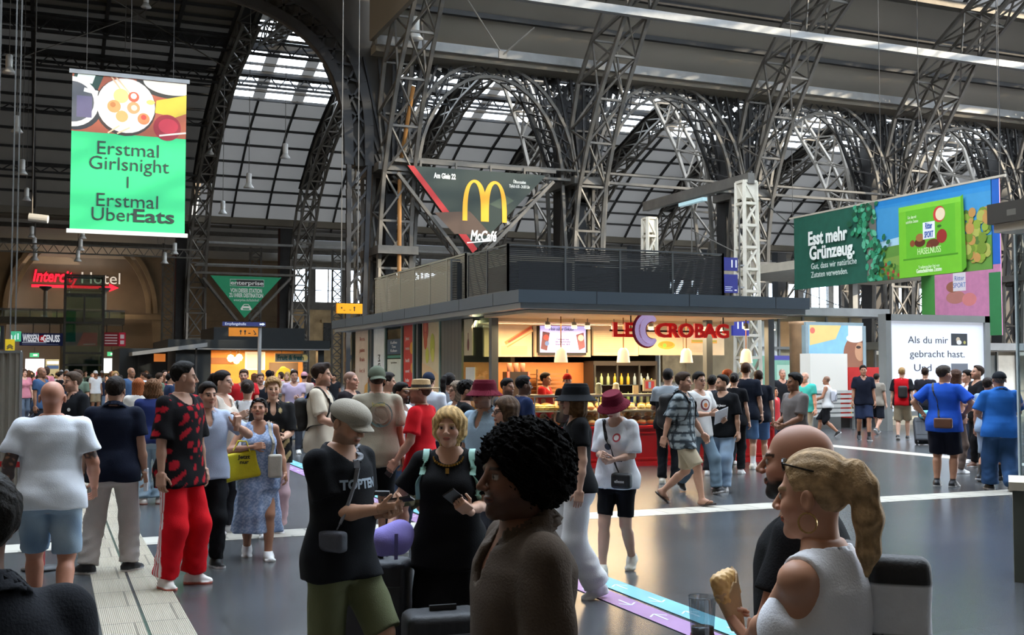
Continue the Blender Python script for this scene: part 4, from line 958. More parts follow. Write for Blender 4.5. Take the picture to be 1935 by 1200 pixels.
def nets(f, lo, hi, h):
    """surface nets of f<0 on a grid, evaluated only in blocks near the surface"""
    B = 4; lo = np.asarray(lo, float); hi = np.asarray(hi, float)
    nb = np.maximum(1, np.ceil((hi - lo) / (h * B)).astype(int)); n = nb * B + 1
    ax = [lo[i] + h * B * (np.arange(nb[i]) + .5) for i in range(3)]
    G = np.stack(np.meshgrid(*ax, indexing='ij'), -1).reshape(-1, 3).astype(f32)
    D = f(G).reshape(nb); act = np.abs(D) < h * B * 1.25 + .012
    Fv = np.repeat(np.repeat(np.repeat(np.where(D < 0, -1., 1.), B, 0), B, 1), B, 2)
    Fv = np.pad(Fv, ((0, 1),) * 3, mode='edge')
    mk = np.zeros(n, bool); idx = np.argwhere(act)
    big = np.repeat(np.repeat(np.repeat(act, B, 0), B, 1), B, 2)
    for dx in (0, 1):
        for dy in (0, 1):
            for dz in (0, 1): mk[dx:dx + nb[0] * B, dy:dy + nb[1] * B, dz:dz + nb[2] * B] |= big
    pi = np.argwhere(mk)
    if not len(pi): return np.zeros((0, 3)), np.zeros((0, 4), int)
    Fv[mk] = f((lo + pi * h).astype(f32))
    Fv[0], Fv[-1], Fv[:, 0], Fv[:, -1], Fv[:, :, 0], Fv[:, :, -1] = [np.maximum(q, .001) for q in (Fv[0], Fv[-1], Fv[:, 0], Fv[:, -1], Fv[:, :, 0], Fv[:, :, -1])]
    S = Fv < 0; c = n - 1
    cnt = np.zeros(c); acc = np.zeros((*c, 3))
    sl = lambda o: tuple(slice(o[i], o[i] + c[i]) for i in range(3))
    for axis in range(3):
        o1, o2 = [i for i in range(3) if i != axis]
        for u in (0, 1):
            for v in (0, 1):
                a = [0, 0, 0]; a[o1] = u; a[o2] = v; b = list(a); b[axis] = 1
                fa, fb = Fv[sl(a)], Fv[sl(b)]; cr = (fa < 0) != (fb < 0); t = np.where(cr, fa / np.where(cr, fa - fb, 1), 0)
                cnt += cr; acc[..., axis] += cr * t; acc[..., o1] += cr * u; acc[..., o2] += cr * v
    has = cnt > 0; ids = -np.ones(c, int); ci = np.argwhere(has); ids[has] = np.arange(len(ci))
    Vv = lo + (ci + acc[has] / cnt[has][:, None]) * h
    Q = []
    for axis in range(3):
        o1, o2 = [(1, 2), (2, 0), (0, 1)][axis]
        a = [slice(None)] * 3; a[axis] = slice(0, -1); b = [slice(None)] * 3; b[axis] = slice(1, None)
        sa, sb = S[tuple(a)], S[tuple(b)]; e = np.argwhere(sa != sb)
        e = e[(e[:, o1] > 0) & (e[:, o2] > 0) & (e[:, o1] < c[o1]) & (e[:, o2] < c[o2])]
        if not len(e): continue
        ins = sa[tuple(e.T)]
        def at(d1, d2): q = e.copy(); q[:, o1] += d1; q[:, o2] += d2; return ids[tuple(q.T)]
        q = np.stack([at(-1, -1), at(0, -1), at(0, 0), at(-1, 0)], 1); q[~ins] = q[~ins][:, ::-1]; Q.append(q)
    Q = np.concatenate(Q) if Q else np.zeros((0, 4), int)
    return Vv, Q[(Q >= 0).all(1)]
def np_mesh(name, V, Q, C, m, parent):
    me = bpy.data.meshes.new(name); nv, nq = len(V), len(Q)
    me.vertices.add(nv); me.vertices.foreach_set('co', np.asarray(V, f32).ravel())
    me.loops.add(nq * 4); me.loops.foreach_set('vertex_index', np.asarray(Q, np.int32).ravel())
    me.polygons.add(nq); me.polygons.foreach_set('loop_start', np.arange(0, nq * 4, 4, dtype=np.int32)); me.polygons.foreach_set('loop_total', np.full(nq, 4, np.int32))
    me.polygons.foreach_set('use_smooth', np.ones(nq, bool)); me.update(calc_edges=True)
    at = me.color_attributes.new('Col', 'FLOAT_COLOR', 'POINT'); cc = np.ones((nv, 4), f32); cc[:, :3] = C; at.data.foreach_set('color', cc.ravel())
    me.materials.append(m); o = bpy.data.objects.new(name, me); COL.objects.link(o); o.parent = parent
    return o
SKINM = mat('skin', rough=.5, attr=True, var=.05, scale=14, spec=.35); CLOTH = mat('cloth', rough=.85, attr=True, var=.10, scale=7, bump=.25, bscale=160, spec=.12)
HAIRM = mat('hair', rough=.6, attr=True, var=.3, scale=70, bump=.35, bscale=160, spec=.12); SHOEM = mat('shoe', rough=.5, attr=True, var=.06, scale=20); AFROM = mat('tight_curls', rough=.95, attr=True, var=.3, scale=90, bump=1.0, bscale=220, spec=.1); STRAWM = mat('straw', rough=.75, attr=True, var=.15, scale=70, bump=.5, bscale=150)
LEATH = mat('bag_fabric', rough=.6, attr=True, var=.1, scale=12, bump=.2, bscale=90)
PROF_M = np.array([(.78, .16, .105, 0), (.86, .172, .112, -.005), (.95, .175, .116, -.008), (1.03, .166, .112, 0), (1.12, .158, .106, .005), (1.22, .168, .113, .005), (1.33, .183, .120, .0), (1.40, .182, .112, -.005), (1.455, .150, .088, -.01), (1.50, .09, .068, -.01), (1.54, .06, .056, 0)])
PROF_F = np.array([(.78, .165, .112, -.005), (.86, .18, .120, -.012), (.94, .180, .118, -.012), (1.02, .158, .104, 0), (1.12, .134, .094, .004), (1.22, .146, .102, .003), (1.32, .158, .108, .0), (1.40, .156, .098, -.008), (1.455, .126, .078, -.01), (1.50, .078, .062, -.01), (1.54, .055, .052, 0)])
def unit(v): v = np.asarray(v, float); return v / max(np.linalg.norm(v), 1e-9)
def ik(a, b, l1, l2, pole):
    a = np.asarray(a, float); b = np.asarray(b, float); d = b - a; L = np.linalg.norm(d); m = (l1 + l2) * .999
    if L > m: b = a + d / L * m; d = b - a; L = m
    x = (l1 * l1 - l2 * l2 + L * L) / (2 * L); h = math.sqrt(max(0, l1 * l1 - x * x)); u = d / L
    p = np.asarray(pole, float); p = unit(p - u * (p @ u)); return a + u * x + p * h, b
def basis(y, n):
    """columns x, y, z: y along the fingers, z opposite the palm"""
    y = unit(y); z = unit(np.asarray(n, float) - y * (np.asarray(n, float) @ y)); return np.stack([np.cross(y, z), y, z], 1)
POSE = {   # feet: ankle (x, y, z, toe pitch, toe yaw) for the two feet
    'stand': ((-.10, .0, .085, 0, .18), (.10, .0, .085, 0, -.18)), 'wide': ((-.17, .03, .085, 0, .3), (.17, -.02, .085, 0, -.3)),
    'close': ((-.07, .02, .085, 0, .12), (.07, -.02, .085, 0, -.12)),
    'walk_l': ((-.08, .27, .10, .22, .08), (.08, -.30, .17, -.65, -.08)), 'walk_r': ((-.08, -.30, .17, -.65, .08), (.08, .27, .10, .22, -.08)),
    'step_l': ((-.09, .17, .085, 0, .1), (.09, -.16, .11, -.3, -.12)), 'step_r': ((-.09, -.16, .11, -.3, .12), (.09, .17, .085, 0, -.1)),
    'cross': ((.03, .06, .085, 0, .3), (.11, -.06, .085, 0, -.3))}
ARMP = {'down': (.255, .03, .90), 'swing_f': (.24, .20, .95), 'swing_b': (.26, -.17, .93), 'pocket': (.235, .06, .93), 'hip': (.22, .02, 1.02), 'phone': (.06, .31, 1.18), 'chest': (.02, .20, 1.20), 'bag': (.20, .20, 1.14), 'strap': (.12, .17, 1.28), 'hold': (.17, .30, 1.10), 'behind': (.05, -.19, 1.05), 'point': (.16, .28, 1.42), 'pull': (.30, -.14, .88)}
def wr(P, ph, A): return A * (np.sin(P[:, 0] * 17 + 3 * np.sin(P[:, 2] * 6 + ph) + ph) * np.sin(P[:, 2] * 13 + 2 * np.sin(P[:, 1] * 13 + ph) + 2 * ph) + .5 * np.sin(P[:, 1] * 31 + P[:, 2] * 13 + ph))
class Human:
    def __init__(s, label, px, d, face, H=1.75, w=1.0, fem=False, skin='c89a80', pose='stand', arms=('down', 'down'), hands=None, look=(0, 0), lean=0.0, belly=0.0, bust=0.04,
                 top=None, sleeve=.62, sl_r=.070, hem=.86, loose=.022, collar=None, pattern=None, neck='round',
                 legs=None, legw=(.10, .078, .072), leghem=None, legpat=None, skirt=None,
                 shoes='e0e0e0', sole='d8d8d8', socks=None, hair='short', hairc='2a211c', hairt=.012, beard=None, hat=None, hatc='c8c8c8', glasses=None, tattoo=None,
                 group=None, name='person', loc=None, lod=None, drop=0.0, wrinkle=.0055, jacket=None):
        s.__dict__.update(locals()); s.loc = gd(px, d) if loc is None else Vector(loc)
        vw = Vector((s.loc.x, s.loc.y, 0)).normalized(); rs = Vector((vw.y, -vw.x, 0)); a = math.radians(face)
        fw = -vw * math.cos(a) + rs * math.sin(a); s.rz = math.atan2(-fw.x, fw.y)
        s.k = H / 1.78; s.kx = s.k * w; dd = d if lod is None else lod
        s.hb = .013 if dd < 7 else .016 if dd < 13 else .020 if dd < 22 else .028; s.hh = .0042 if dd < 4 else .0058 if dd < 9 else .008 if dd < 16 else .011 if dd < 24 else .016
        s.hm = .0038 if dd < 7 else .005 if dd < 13 else .007 if dd < 25 else .009
        s.o = empty(name, s.loc, label, 'person', group, s.rz); s.ph = (px * .37 + d) % 6.28
        s.rig(); s.make()
    def rig(s):
        ft = POSE[s.pose] if isinstance(s.pose, str) else s.pose
        dr = s.drop + (.035 if isinstance(s.pose, str) and s.pose.startswith('walk') else .012 if isinstance(s.pose, str) and s.pose.startswith('step') else 0); s.dr = dr
        s.hipj = [np.array((sx * .092, 0, .90 - dr)) for sx in (-1, 1)]; s.knee, s.ank, s.feet = [], [], ft
        for i, sx in enumerate((-1, 1)):
            kn, an = ik(s.hipj[i], ft[i][:3], .425, .405, (sx * .12, 1, .1)); s.knee.append(kn); s.ank.append(an)
        sh = lambda z: np.array((0, s.lean * max(0, z - .95), -dr))
        s.sh = [np.array((sx * (.178 if not s.fem else .158), -.01, 1.437)) + sh(1.437) for sx in (-1, 1)]
        s.elb, s.wri, s.hd, s.hn, s.curl = [], [], [], [], []
        for i, sx in enumerate((-1, 1)):
            hs = s.hands[i] if s.hands and s.hands[i] else {}; nm = s.arms[i]
            wp = np.array(hs.get('at', (ARMP[nm][0] * sx, ARMP[nm][1], ARMP[nm][2])), float)
            if 'at' not in hs: wp = wp + sh(wp[2])
            e, wv = ik(s.sh[i], wp, .285, .255, hs.get('pole', (sx * (.55 if nm in ('phone', 'chest', 'bag', 'hold', 'strap', 'hip', 'point', 'behind') else .35), -1, -.25)))
            s.elb.append(e); s.wri.append(wv); fd = unit(wv - e)
            dirn = unit(hs['dir']) if 'dir' in hs else fd
            n0 = hs.get('back', (sx * 1.0, .1, 0) if nm in ('down', 'swing_f', 'swing_b', 'pull', 'pocket') else (sx * .5, .5, -.9) if nm in ('phone', 'hold') else (sx * .3, .9, .3))
            s.hd.append(dirn); s.hn.append(np.array(n0, float)); s.curl.append(hs.get('curl', {'down': .35, 'swing_f': .4, 'swing_b': .4, 'pull': .95}.get(nm, .7)))
        np_ = np.array((0, -.005, 1.53)) + sh(1.53); s.nk0 = np.array((0, -.015, 1.43)) + sh(1.43); y, p = math.radians(s.look[0]), math.radians(s.look[1])
        Rz = np.array([[math.cos(y), -math.sin(y), 0], [math.sin(y), math.cos(y), 0], [0, 0, 1]]); Rx = np.array([[1, 0, 0], [0, math.cos(p), math.sin(p)], [0, -math.sin(p), math.cos(p)]])
        s.HR = Rz @ Rx; s.hc = np_ + s.HR @ np.array((0, .018, .118)); s.nk1 = np_ + s.HR @ np.array((0, .005, .05))
        s.prof = (PROF_F if s.fem else PROF_M).copy(); s.prof[:, 0] -= 0; b = s.belly
        if b: s.prof[:, 2] += b * np.exp(-((s.prof[:, 0] - 1.08) / .12) ** 2); s.prof[:, 3] += b * .8 * np.exp(-((s.prof[:, 0] - 1.08) / .12) ** 2); s.prof[:, 1] += b * .5 * np.exp(-((s.prof[:, 0] - 1.06) / .12) ** 2)
    # ---- fields
    def torso(s, P, pr, e, z0, z1):
        z = P[:, 2] + s.dr; y = P[:, 1] - s.lean * np.maximum(0, z - .95); rx = np.interp(z, pr[:, 0], pr[:, 1]) + e; ry = np.interp(z, pr[:, 0], pr[:, 2]) + e; y = y - np.interp(z, pr[:, 0], pr[:, 3])
        k0 = np.sqrt((P[:, 0] / rx) ** 2 + (y / ry) ** 2); k1 = np.sqrt((P[:, 0] / rx ** 2) ** 2 + (y / ry ** 2) ** 2)
        d = np.where(k0 > .2, k0 * (k0 - 1) / np.maximum(k1, 1e-4), -ry * .8)
        return smax(smax(d, z - z1, .01), z0 - z, .006)
    def bustf(s, P, e):
        d = None
        for sx in (-1, 1):
            q = sph(P, (sx * .07, .075 + s.lean * .3, 1.285 - s.dr), .052 + s.bust * .6 + e); d = q if d is None else smin(d, q, .03)
        return d
    def trap(s, P, e=0.0):
        d = rcone(P, s.nk0, s.nk1, .060 + e, .052 + e) if not s.fem else rcone(P, s.nk0, s.nk1, .051 + e, .045 + e)
        return d
    def shoulders(s, P, e):
        d = None
        for i in (0, 1):
            q = rcone(P, s.nk0 + np.array((0, -.01, .03)), s.sh[i] + np.array((0, 0, .0)), .045 + e, .05 + e); d = q if d is None else smin(d, q, .03)
        return d
    def armf(s, P, i, e=0.0):
        m = .86 if s.fem else 1.0; d = rcone(P, s.sh[i], s.elb[i], .053 * m + e, .041 * m + e)
        d = smin(d, rcone(P, s.elb[i], s.elb[i] * .6 + s.wri[i] * .4, .040 * m + e, .041 * m + e), .02)
        return smin(d, rcone(P, s.elb[i] * .6 + s.wri[i] * .4, s.wri[i], .040 * m + e, .0265 * m + e), .02)
    def legf(s, P, i):
        d = rcone(P, s.hipj[i], s.knee[i], .088, .060); sn = s.ank[i] - s.knee[i]; cf = s.knee[i] + sn * .3 + np.array((0, -.018, 0))
        d = smin(d, rcone(P, s.knee[i], s.ank[i], .055, .039), .02); d = smin(d, rcone(P, cf, s.knee[i] + sn * .62 + np.array((0, -.008, 0)), .055, .042), .03)
        return d
    def footR(s, i):
        _, _, _, p, y = s.feet[i]; cy, sy, cp, sp = math.cos(y), math.sin(y), math.cos(p), math.sin(p)
        return np.array([[cy, -sy, 0], [sy, cy, 0], [0, 0, 1]]) @ np.array([[1, 0, 0], [0, cp, -sp], [0, sp, cp]])
    def footf(s, P, i, e=0.0):
        Q = (P - s.ank[i].astype(f32)) @ s.footR(i).astype(f32)
        d = rcone(Q, (0, -.035, -.045), (0, .05, -.045), .034 + e, .034 + e); d = smin(d, rcone(Q, (0, .03, -.05), (.0, .135, -.066), .036 + e, .020 + e), .03)
        return smax(smin(d, rcone(Q, (0, 0, 0), (0, .02, -.05), .036 + e, .036 + e), .02), -.084 - Q[:, 2], .006)
    def body(s, P):
        d = s.torso(P, s.prof, 0, .80, 1.54); d = smin(d, s.shoulders(P, 0), .035); d = smin(d, s.trap(P), .03)
        if s.fem: d = smin(d, s.bustf(P, 0), .03)
        for i in (0, 1):
            d = smin(d, s.legf(P, i), .035); d = smin(d, sph(P, s.hipj[i] + np.array((0, -.045, .02)), .088), .04); d = smin(d, s.footf(P, i), .015)
        for i in (0, 1): d = smin(d, s.armf(P, i), .022)
        return d
    def headf(s, P):
        Q = ((P - s.hc.astype(f32)) @ s.HR.astype(f32)); jw = .9 if s.fem else 1.0
        d = ell(Q, (0, -.014, .034), (.074, .097, .088)); d = smin(d, ell(Q, (0, .020, -.035), (.060 * jw, .072, .086)), .03)
        d = smin(d, ell(Q, (0, .042, -.085), (.044 * jw, .042, .028)), .025); d = smin(d, rcone(Q, (0, .076, -.102), (0, .078, -.1), .018, .018), .02)
        for sx in (-1, 1): d = smin(d, sph(Q, (sx * .037, .058, -.03), .026), .025)
        d = smin(d, rcone(Q, (-.036, .080, .022), (.036, .080, .022), .010, .010), .018)
        for sx in (-1, 1): d = smax(d, -sph(Q, (sx * .032, .101, .003), .014), .012)
        d = smin(d, rcone(Q, (0, .090, .016), (0, .115, -.026), .007, .0115), .012)
        for sx in (-1, 1): d = smin(d, sph(Q, (sx * .012, .104, -.031), .0085), .008)
        d = smin(d, ell(Q, (0, .092, -.0575), (.023, .009, .0055)), .006); d = smin(d, ell(Q, (0, .090, -.067), (.020, .010, .0065)), .006)
        for sx in (-1, 1):
            d = np.minimum(d, sph(Q, (sx * .031, .0775, .003), .0130))
            d = smin(d, smax(ell(Q, (sx * .080, -.010, -.008), (.010, .020, .032)), -ell(Q, (sx * .090, -.004, -.006), (.008, .011, .020)), .006), .008)
        return smin(d, smin(s.trap(P), s.shoulders(P, -.0), .03), .025)
    def handf(s, Q, curl):
        d = rcone(Q, (0, -.045, 0), (0, .004, 0), .0265, .0255)
        q = np.abs(Q - V3(0, .047, 0)) - V3(.036, .042, .010); pb = np.linalg.norm(np.maximum(q, 0), axis=1) + np.minimum(q.max(1), 0) - .008; d = smin(d, pb, .018)
        for j, (bx, L) in enumerate(((.031, .070), (.0105, .078), (-.0105, .073), (-.030, .057))):
            a = np.array((bx, .088, 0)); ang = 0; seg = [L * .45, L * .32, L * .26]; r = .0088 if j < 3 else .0078
            for q_ in range(3):
                ang += curl * (1.05, 1.2, .8)[q_] + .08; b = a + seg[q_] * np.array((bx * .8 * (q_ == 0), math.cos(ang), -math.sin(ang))); d = smin(d, rcone(Q, a, b, r, r * .93), .005); a = b; r *= .93
        a = np.array((.030, .022, -.006)); b = np.array((.060, .052, -.018 - curl * .012)); c = b + np.array((.012 - curl * .016, .032, -.012 - .02 * curl))
        d = smin(d, rcone(Q, a, b, .0135, .0105), .012); return smin(d, rcone(Q, b, c, .0102, .0085), .005)
    # ---- clothes
    def shirtprof(s):
        p = s.prof.copy(); i0 = np.searchsorted(p[:, 0], 1.30); ch = np.interp(1.30, p[:, 0], p[:, 1]); cy = np.interp(1.30, p[:, 0], p[:, 2]); ll = min(1.0, s.loose / .03)
        for r in p[:i0]:
            r[1] = r[1] + (max(ch * .98, r[1]) - r[1]) * ll; r[2] = r[2] + (max(cy * 1.0, r[2]) - r[2]) * ll
            q = min(1, max(0, (1.10 - r[0]) / .12)); r[1] = max(r[1], r[1] + (.193 - r[1]) * q); r[2] = max(r[2], r[2] + (.136 - r[2]) * q); r[3] = r[3] * (1 - q) - .012 * q
        return np.concatenate([[(.40, p[0, 1] + .02, p[0, 2] + .02, p[0, 3])], p])
    def sleevef(s, P, i, frac, e0, e1):
        d = None
        if frac <= 1:
            end = s.sh[i] + (s.elb[i] - s.sh[i]) * frac; u = unit(s.elb[i] - s.sh[i]); d = rcone(P, s.sh[i], end + u * .02, .058 + e0, s.sl_r + .0); return smax(d, (P - end.astype(f32)) @ u.astype(f32), .004)
        end = s.elb[i] + (s.wri[i] - s.elb[i]) * (frac - 1); u = unit(s.wri[i] - s.elb[i])
        d = smin(rcone(P, s.sh[i], s.elb[i], .058 + e0, .056 + e0), rcone(P, s.elb[i], end + u * .02, .055 + e0, s.sl_r * .68), .03); return smax(d, (P - end.astype(f32)) @ u.astype(f32), .004)
    def topf(s, P):
        sp = s.sp; e = .014 + s.loose * .35; d = s.torso(P, sp, e, s.hem, 1.56); d = smin(d, s.shoulders(P, .011), .025)
        if s.fem: d = smin(d, s.bustf(P, .012 + s.loose * .3), .05)
        if s.skirt:
            z = P[:, 2]; z1, z0, rx, ry = 1.06, s.skirt[0], s.skirt[1], s.skirt[2]; t = np.clip((z1 - z) / (z1 - z0), 0, 1); th = np.arctan2(P[:, 1], P[:, 0]); fold = 1 + .05 * t * np.sin(th * 11 + s.ph) + .03 * t * np.sin(th * 5 + 2 * s.ph)
            ax = (.150 + (rx - .150) * t ** .8) * fold; ay = (.105 + (ry - .105) * t ** .8) * fold; k0 = np.sqrt((P[:, 0] / ax) ** 2 + ((P[:, 1] - s.skirt[3] * t) / ay) ** 2)
            d = smin(d, smax((k0 - 1) * np.minimum(ax, ay) * .85, np.maximum(z - z1, z0 - z), .01), .03)
        for i in (0, 1):
            hp = s.hipj[i]; d = smin(d, smax(smin(sph(P, hp + np.array((0, -.045, .02)), .106 + s.loose * .3), rcone(P, hp, hp * .6 + s.knee[i] * .4, s.legw[0] + .012 + s.loose * .3, s.legw[0] + .012 + s.loose * .3), .04), s.hem - s.dr - P[:, 2], .004), .05)
        d = d + wr(P, s.ph, s.wrinkle)
        if s.sleeve > 0:
            for i in (0, 1): d = smin(d, s.sleevef(P, i, s.sleeve, .012, 0) + wr(P * 1.4, s.ph + i, s.wrinkle), .018)
        else:
            for i in (0, 1):
                c = s.sh[i] + np.array(((-.035, .035)[i], 0, -.02)); d = smax(d, -ell(P, c, (.062, .12, .105)), .01)
        d = smax(d, P[:, 2] - (1.497 - s.dr) + .42 * (P[:, 1] - s.nk0[1] - .015) - .85 * np.maximum(0, np.abs(P[:, 0]) - .075), .008)
        nr = .070 if s.neck == 'round' else .066
        d = smax(d, -rcone(P, s.nk0 + np.array((0, 0, .05)), s.nk1 + np.array((0, 0, .1)), nr * (.9 if s.fem else 1), nr * 1.1), .006)
        if s.neck in ('round', 'scoop', 'tank'): d = smax(d, -ell(P, s.nk0 + np.array((0, .085, .04 if s.neck == 'round' else .0)), (.062, .06, .05 if s.neck == 'round' else .09)), .01)
        if s.neck == 'open': d = smax(d, -ell(P, s.nk0 + np.array((0, .10, .0)), (.035, .07, .10)), .01)
        if s.neck == 'tank': d = smax(d, -ell(P, s.nk0 + np.array((0, -.08, .03)), (.066, .07, .06)), .01)
        if s.collar:
            Q = P - (s.nk0 + np.array((0, .008, .082))).astype(f32); r = np.sqrt(Q[:, 0] ** 2 + (Q[:, 1] * 1.05) ** 2); zz = Q[:, 2] + Q[:, 1] * .45
            cl = np.sqrt((r - (.086 - .75 * zz)) ** 2 * .64 + (np.maximum(np.abs(zz + .004) - .026, 0)) ** 2) - .0065; cl = smax(cl, .06 - np.hypot(Q[:, 0] * 2.4, Q[:, 1] - .10), .01); d = np.minimum(d, cl)
        return d
    def botf(s, P):
        e = .013; d = s.torso(P, s.prof, e, .80, 1.035)
        for i in (0, 1):
            w0, w1, w2 = s.legw; hp, kn, an = s.hipj[i], s.knee[i], s.ank[i]; t = s.leghem if s.leghem else 2.0
            if t <= 1:
                u = unit(kn - hp); end = hp + (kn - hp) * t; q = smax(rcone(P, hp, end + u * .03, w0, w1), (P - end.astype(f32)) @ u.astype(f32), .004)
            else:
                u = unit(an - kn); end = kn + (an - kn) * min(1.06, t - 1); q = smin(rcone(P, hp, kn, w0, w1), rcone(P, kn, end + u * .03, w1, w2), .04); q = smax(q, (P - end.astype(f32)) @ u.astype(f32), .004)
                if t >= 1.95: q = np.where(P[:, 2] < .35, q + .0035 * np.sin(P[:, 2] * 62 + s.ph + 2.5 * np.sin(np.arctan2(P[:, 1] - kn[1], P[:, 0] - kn[0]) * 2)), q)
            d = smin(d, q, .04); d = smin(d, sph(P, hp + np.array((0, -.045, .02)), .100), .05)
        return d + wr(P * 1.15, s.ph + 1, s.wrinkle * .9)
    def shoef(s, P, i):
        Q = (P - s.ank[i].astype(f32)) @ s.footR(i).astype(f32)
        d = s.footf(P, i, .011); so = smax(np.abs(Q[:, 2] + .077) - .014, smin(np.hypot(Q[:, 0], Q[:, 1] + .03) - .046, smin(np.hypot(Q[:, 0], Q[:, 1] - .10) - .050, rcone(Q * V3(1, 1, 0), (0, -.03, 0), (0, .10, 0), .043, .048), .03), .02), .008)
        return smax(smin(d, so, .006), Q[:, 2] - .012, .01)
    def flat(s, V): return V * V3(s.kx, s.kx, s.k)
    def emit(s, name, f, lo, hi, h, m, colf):
        V, Q = nets(f, lo, hi, h)
        if not len(V): return None
        C = colf(V.astype(f32)); return np_mesh(name, s.flat(V), Q, C, m, s.o)
    def bounds(s, pts, pad): p = np.array(pts); return p.min(0) - pad, p.max(0) + pad
    def skincol(s, V, head=False):
        b = np.array(lin(s.skin)); C = np.tile(b, (len(V), 1))
        if s.tattoo:
            for i in (0, 1):
                dd = s.armf(V, i); n = np.sin(V[:, 0] * 90 + 4 * np.sin(V[:, 2] * 60)) * np.sin(V[:, 2] * 75 + 3 * np.sin(V[:, 1] * 80)) + .4
                tt = (dd < .02) & (n > -.25) & (V[:, 2] > 1.0) & (np.linalg.norm(V - s.wri[i].astype(f32), axis=1) > s.tattoo[i]); C[tt] = np.array(lin('3c3c3e')) * .75 + b * .12
        if s.socks:
            for i in (0, 1): C[(V[:, 2] < s.socks[1]) & (s.legf(V, i) < .03)] = lin(s.socks[0])
        if head:
            Q = (V - s.hc.astype(f32)) @ s.HR.astype(f32); x, y, z = np.abs(Q[:, 0]), Q[:, 1], Q[:, 2]; hc_ = np.array(lin(s.hairc))
            red = np.exp(-((x - .04) ** 2 + (z + .03) ** 2) / .0006) * (y > .03); C = C * (1 + red[:, None] * np.array((.12, -.04, -.05)))
            lp = (y > .085) & (x < .025) & (np.abs(z + .063) < .0105 * (1 - (x / .032) ** 2)); C[lp] = C[lp] * np.array((.86, .55, .52)) if not s.fem else C[lp] * np.array((.9, .42, .42))
            ml = (y > .085) & (x < .022) & (np.abs(z + .0625) < .0022 + s.hh * .1); C[ml] = b * .25
            if s.hair not in ('bald0',) or s.beard: bw = (y > .06) & (np.abs(z - .026 + (x - .032) ** 2 * 8) < .0048 + s.hh * .12) & (x > .012) & (x < .055); C[bw] = hc_ * .7 + b * .12
            ey = np.linalg.norm(np.stack([x - .031, y - .0775, z - .003], 1), axis=1); e_ = (ey < .0150) & (np.abs(z - .003) < .0078 + s.hh * .1) & (y > .08); C[e_] = lin('9a938c') if s.hh < .007 else np.array(lin('4a3a34'))
            ir = e_ & (np.hypot(x - .031, z - .003) < .0062); C[ir] = lin('241a16')
            ld = (ey < .0165) & (y > .078) & (z > .0085) & (z < .0125); C[ld] = b * .35
            if s.beard:
                bc = np.array(lin(s.beard[0])); st = s.beard[1]; ss = lambda q: np.clip(q, 0, 1); nz = .004 * np.sin(Q[:, 0] * 260) * np.sin(Q[:, 2] * 240 + 1)
                jaw = ss((-.040 + nz - z) / .018) * ss((y + .9 * (-.036 - z) - .002) / .02) * (Q[:, 2] > -.14); cheek = ss((x - .026 + nz) / .014) * ss((z + .070) / .02) * ss((y - .050) / .02)
                mo = ss((y - .08) / .006) * ss((-.037 - z) / .006) * ss((z + .058) / .005) * ss((.036 - x) / .01); full = np.maximum(jaw * (1 - cheek), mo) * ~lp * st; C = C * (1 - full[:, None]) + bc * full[:, None]
            if s.hair == 'buzz':
                bz = s.hairmask(Q) < .004; C[bz] = C[bz] * .35 + hc_ * .65
        return np.clip(C, 0, 1)
    def hairmask(s, Q):
        hl = np.interp(Q[:, 1], [-.13, -.08, -.045, -.02, .012, .03, .045, .062, .09, .13], [-.085, -.075, -.05, .012, .018, .014, .045, .076, .083, .088]); return hl - Q[:, 2]
    def hairf(s, Q):
        t, st = s.hairt, s.hair; n = .0025 * np.sin(Q[:, 0] * 160 + 3 * np.sin(Q[:, 1] * 60)) * np.sin(Q[:, 1] * 120 + Q[:, 2] * 90)
        if st not in ('afro',): t = t * (.45 + .9 * np.clip((Q[:, 2] - .0) / .09, 0, 1)); n = n + .0018 * np.sin(Q[:, 0] * 95 + 2 * np.sin(Q[:, 2] * 50)) * np.sin(Q[:, 1] * 70 + 1)
        if st in ('bob', 'mid', 'long'): n = n * 0
        if st in ('pony', 'bun'): n = .0010 * np.sin(np.arctan2(Q[:, 0], Q[:, 2] + .02) * 26 + Q[:, 1] * 6) * np.clip(np.hypot(Q[:, 0], Q[:, 2] + .02) / .06, 0, 1)
        cr = ell(Q, (0, -.014, .034), (.074, .097, .088)) - t + n; t = s.hairt
        if st in ('short', 'fade', 'pony', 'bun', 'quiff', 'curly', 'recede'):
            d = cr
            if st in ('short', 'quiff', 'curly', 'fade'): d = smin(d, ell(Q, (0, .012, .078), (.064, .082, .048 + t * .8)), .02)
            if st == 'quiff': d = smin(d, ell(Q, (0, .055, .115), (.05, .042, .032)), .02)
            if st == 'curly': d = d + .008 * np.sin(Q[:, 0] * 110) * np.sin(Q[:, 1] * 100 + 1) * np.sin(Q[:, 2] * 105)
            hm = s.hairmask(Q)
            if st == 'recede': hm = hm + np.where(Q[:, 1] > .02, .03, 0)
            if st == 'fade': hm = hm + .02
            d = smax(d, hm, .012)
            if st == 'pony':
                p = [(0, -.092, .062), (0, -.122, .066), (0, -.142, .025), (.003, -.148, -.06), (.0, -.142, -.15), (0, -.132, -.215)]; r = [.020, .030, .037, .038, .029, .007]
                for a in range(5): d = smin(d, rcone(Q, p[a], p[a + 1], r[a], r[a + 1]) + .0016 * np.sin(np.arctan2(Q[:, 0], Q[:, 1] + .14) * 9), .022)
            if st == 'bun': d = smin(d, sph(Q, (0, -.13, .05), .042) + n, .01)
            return d
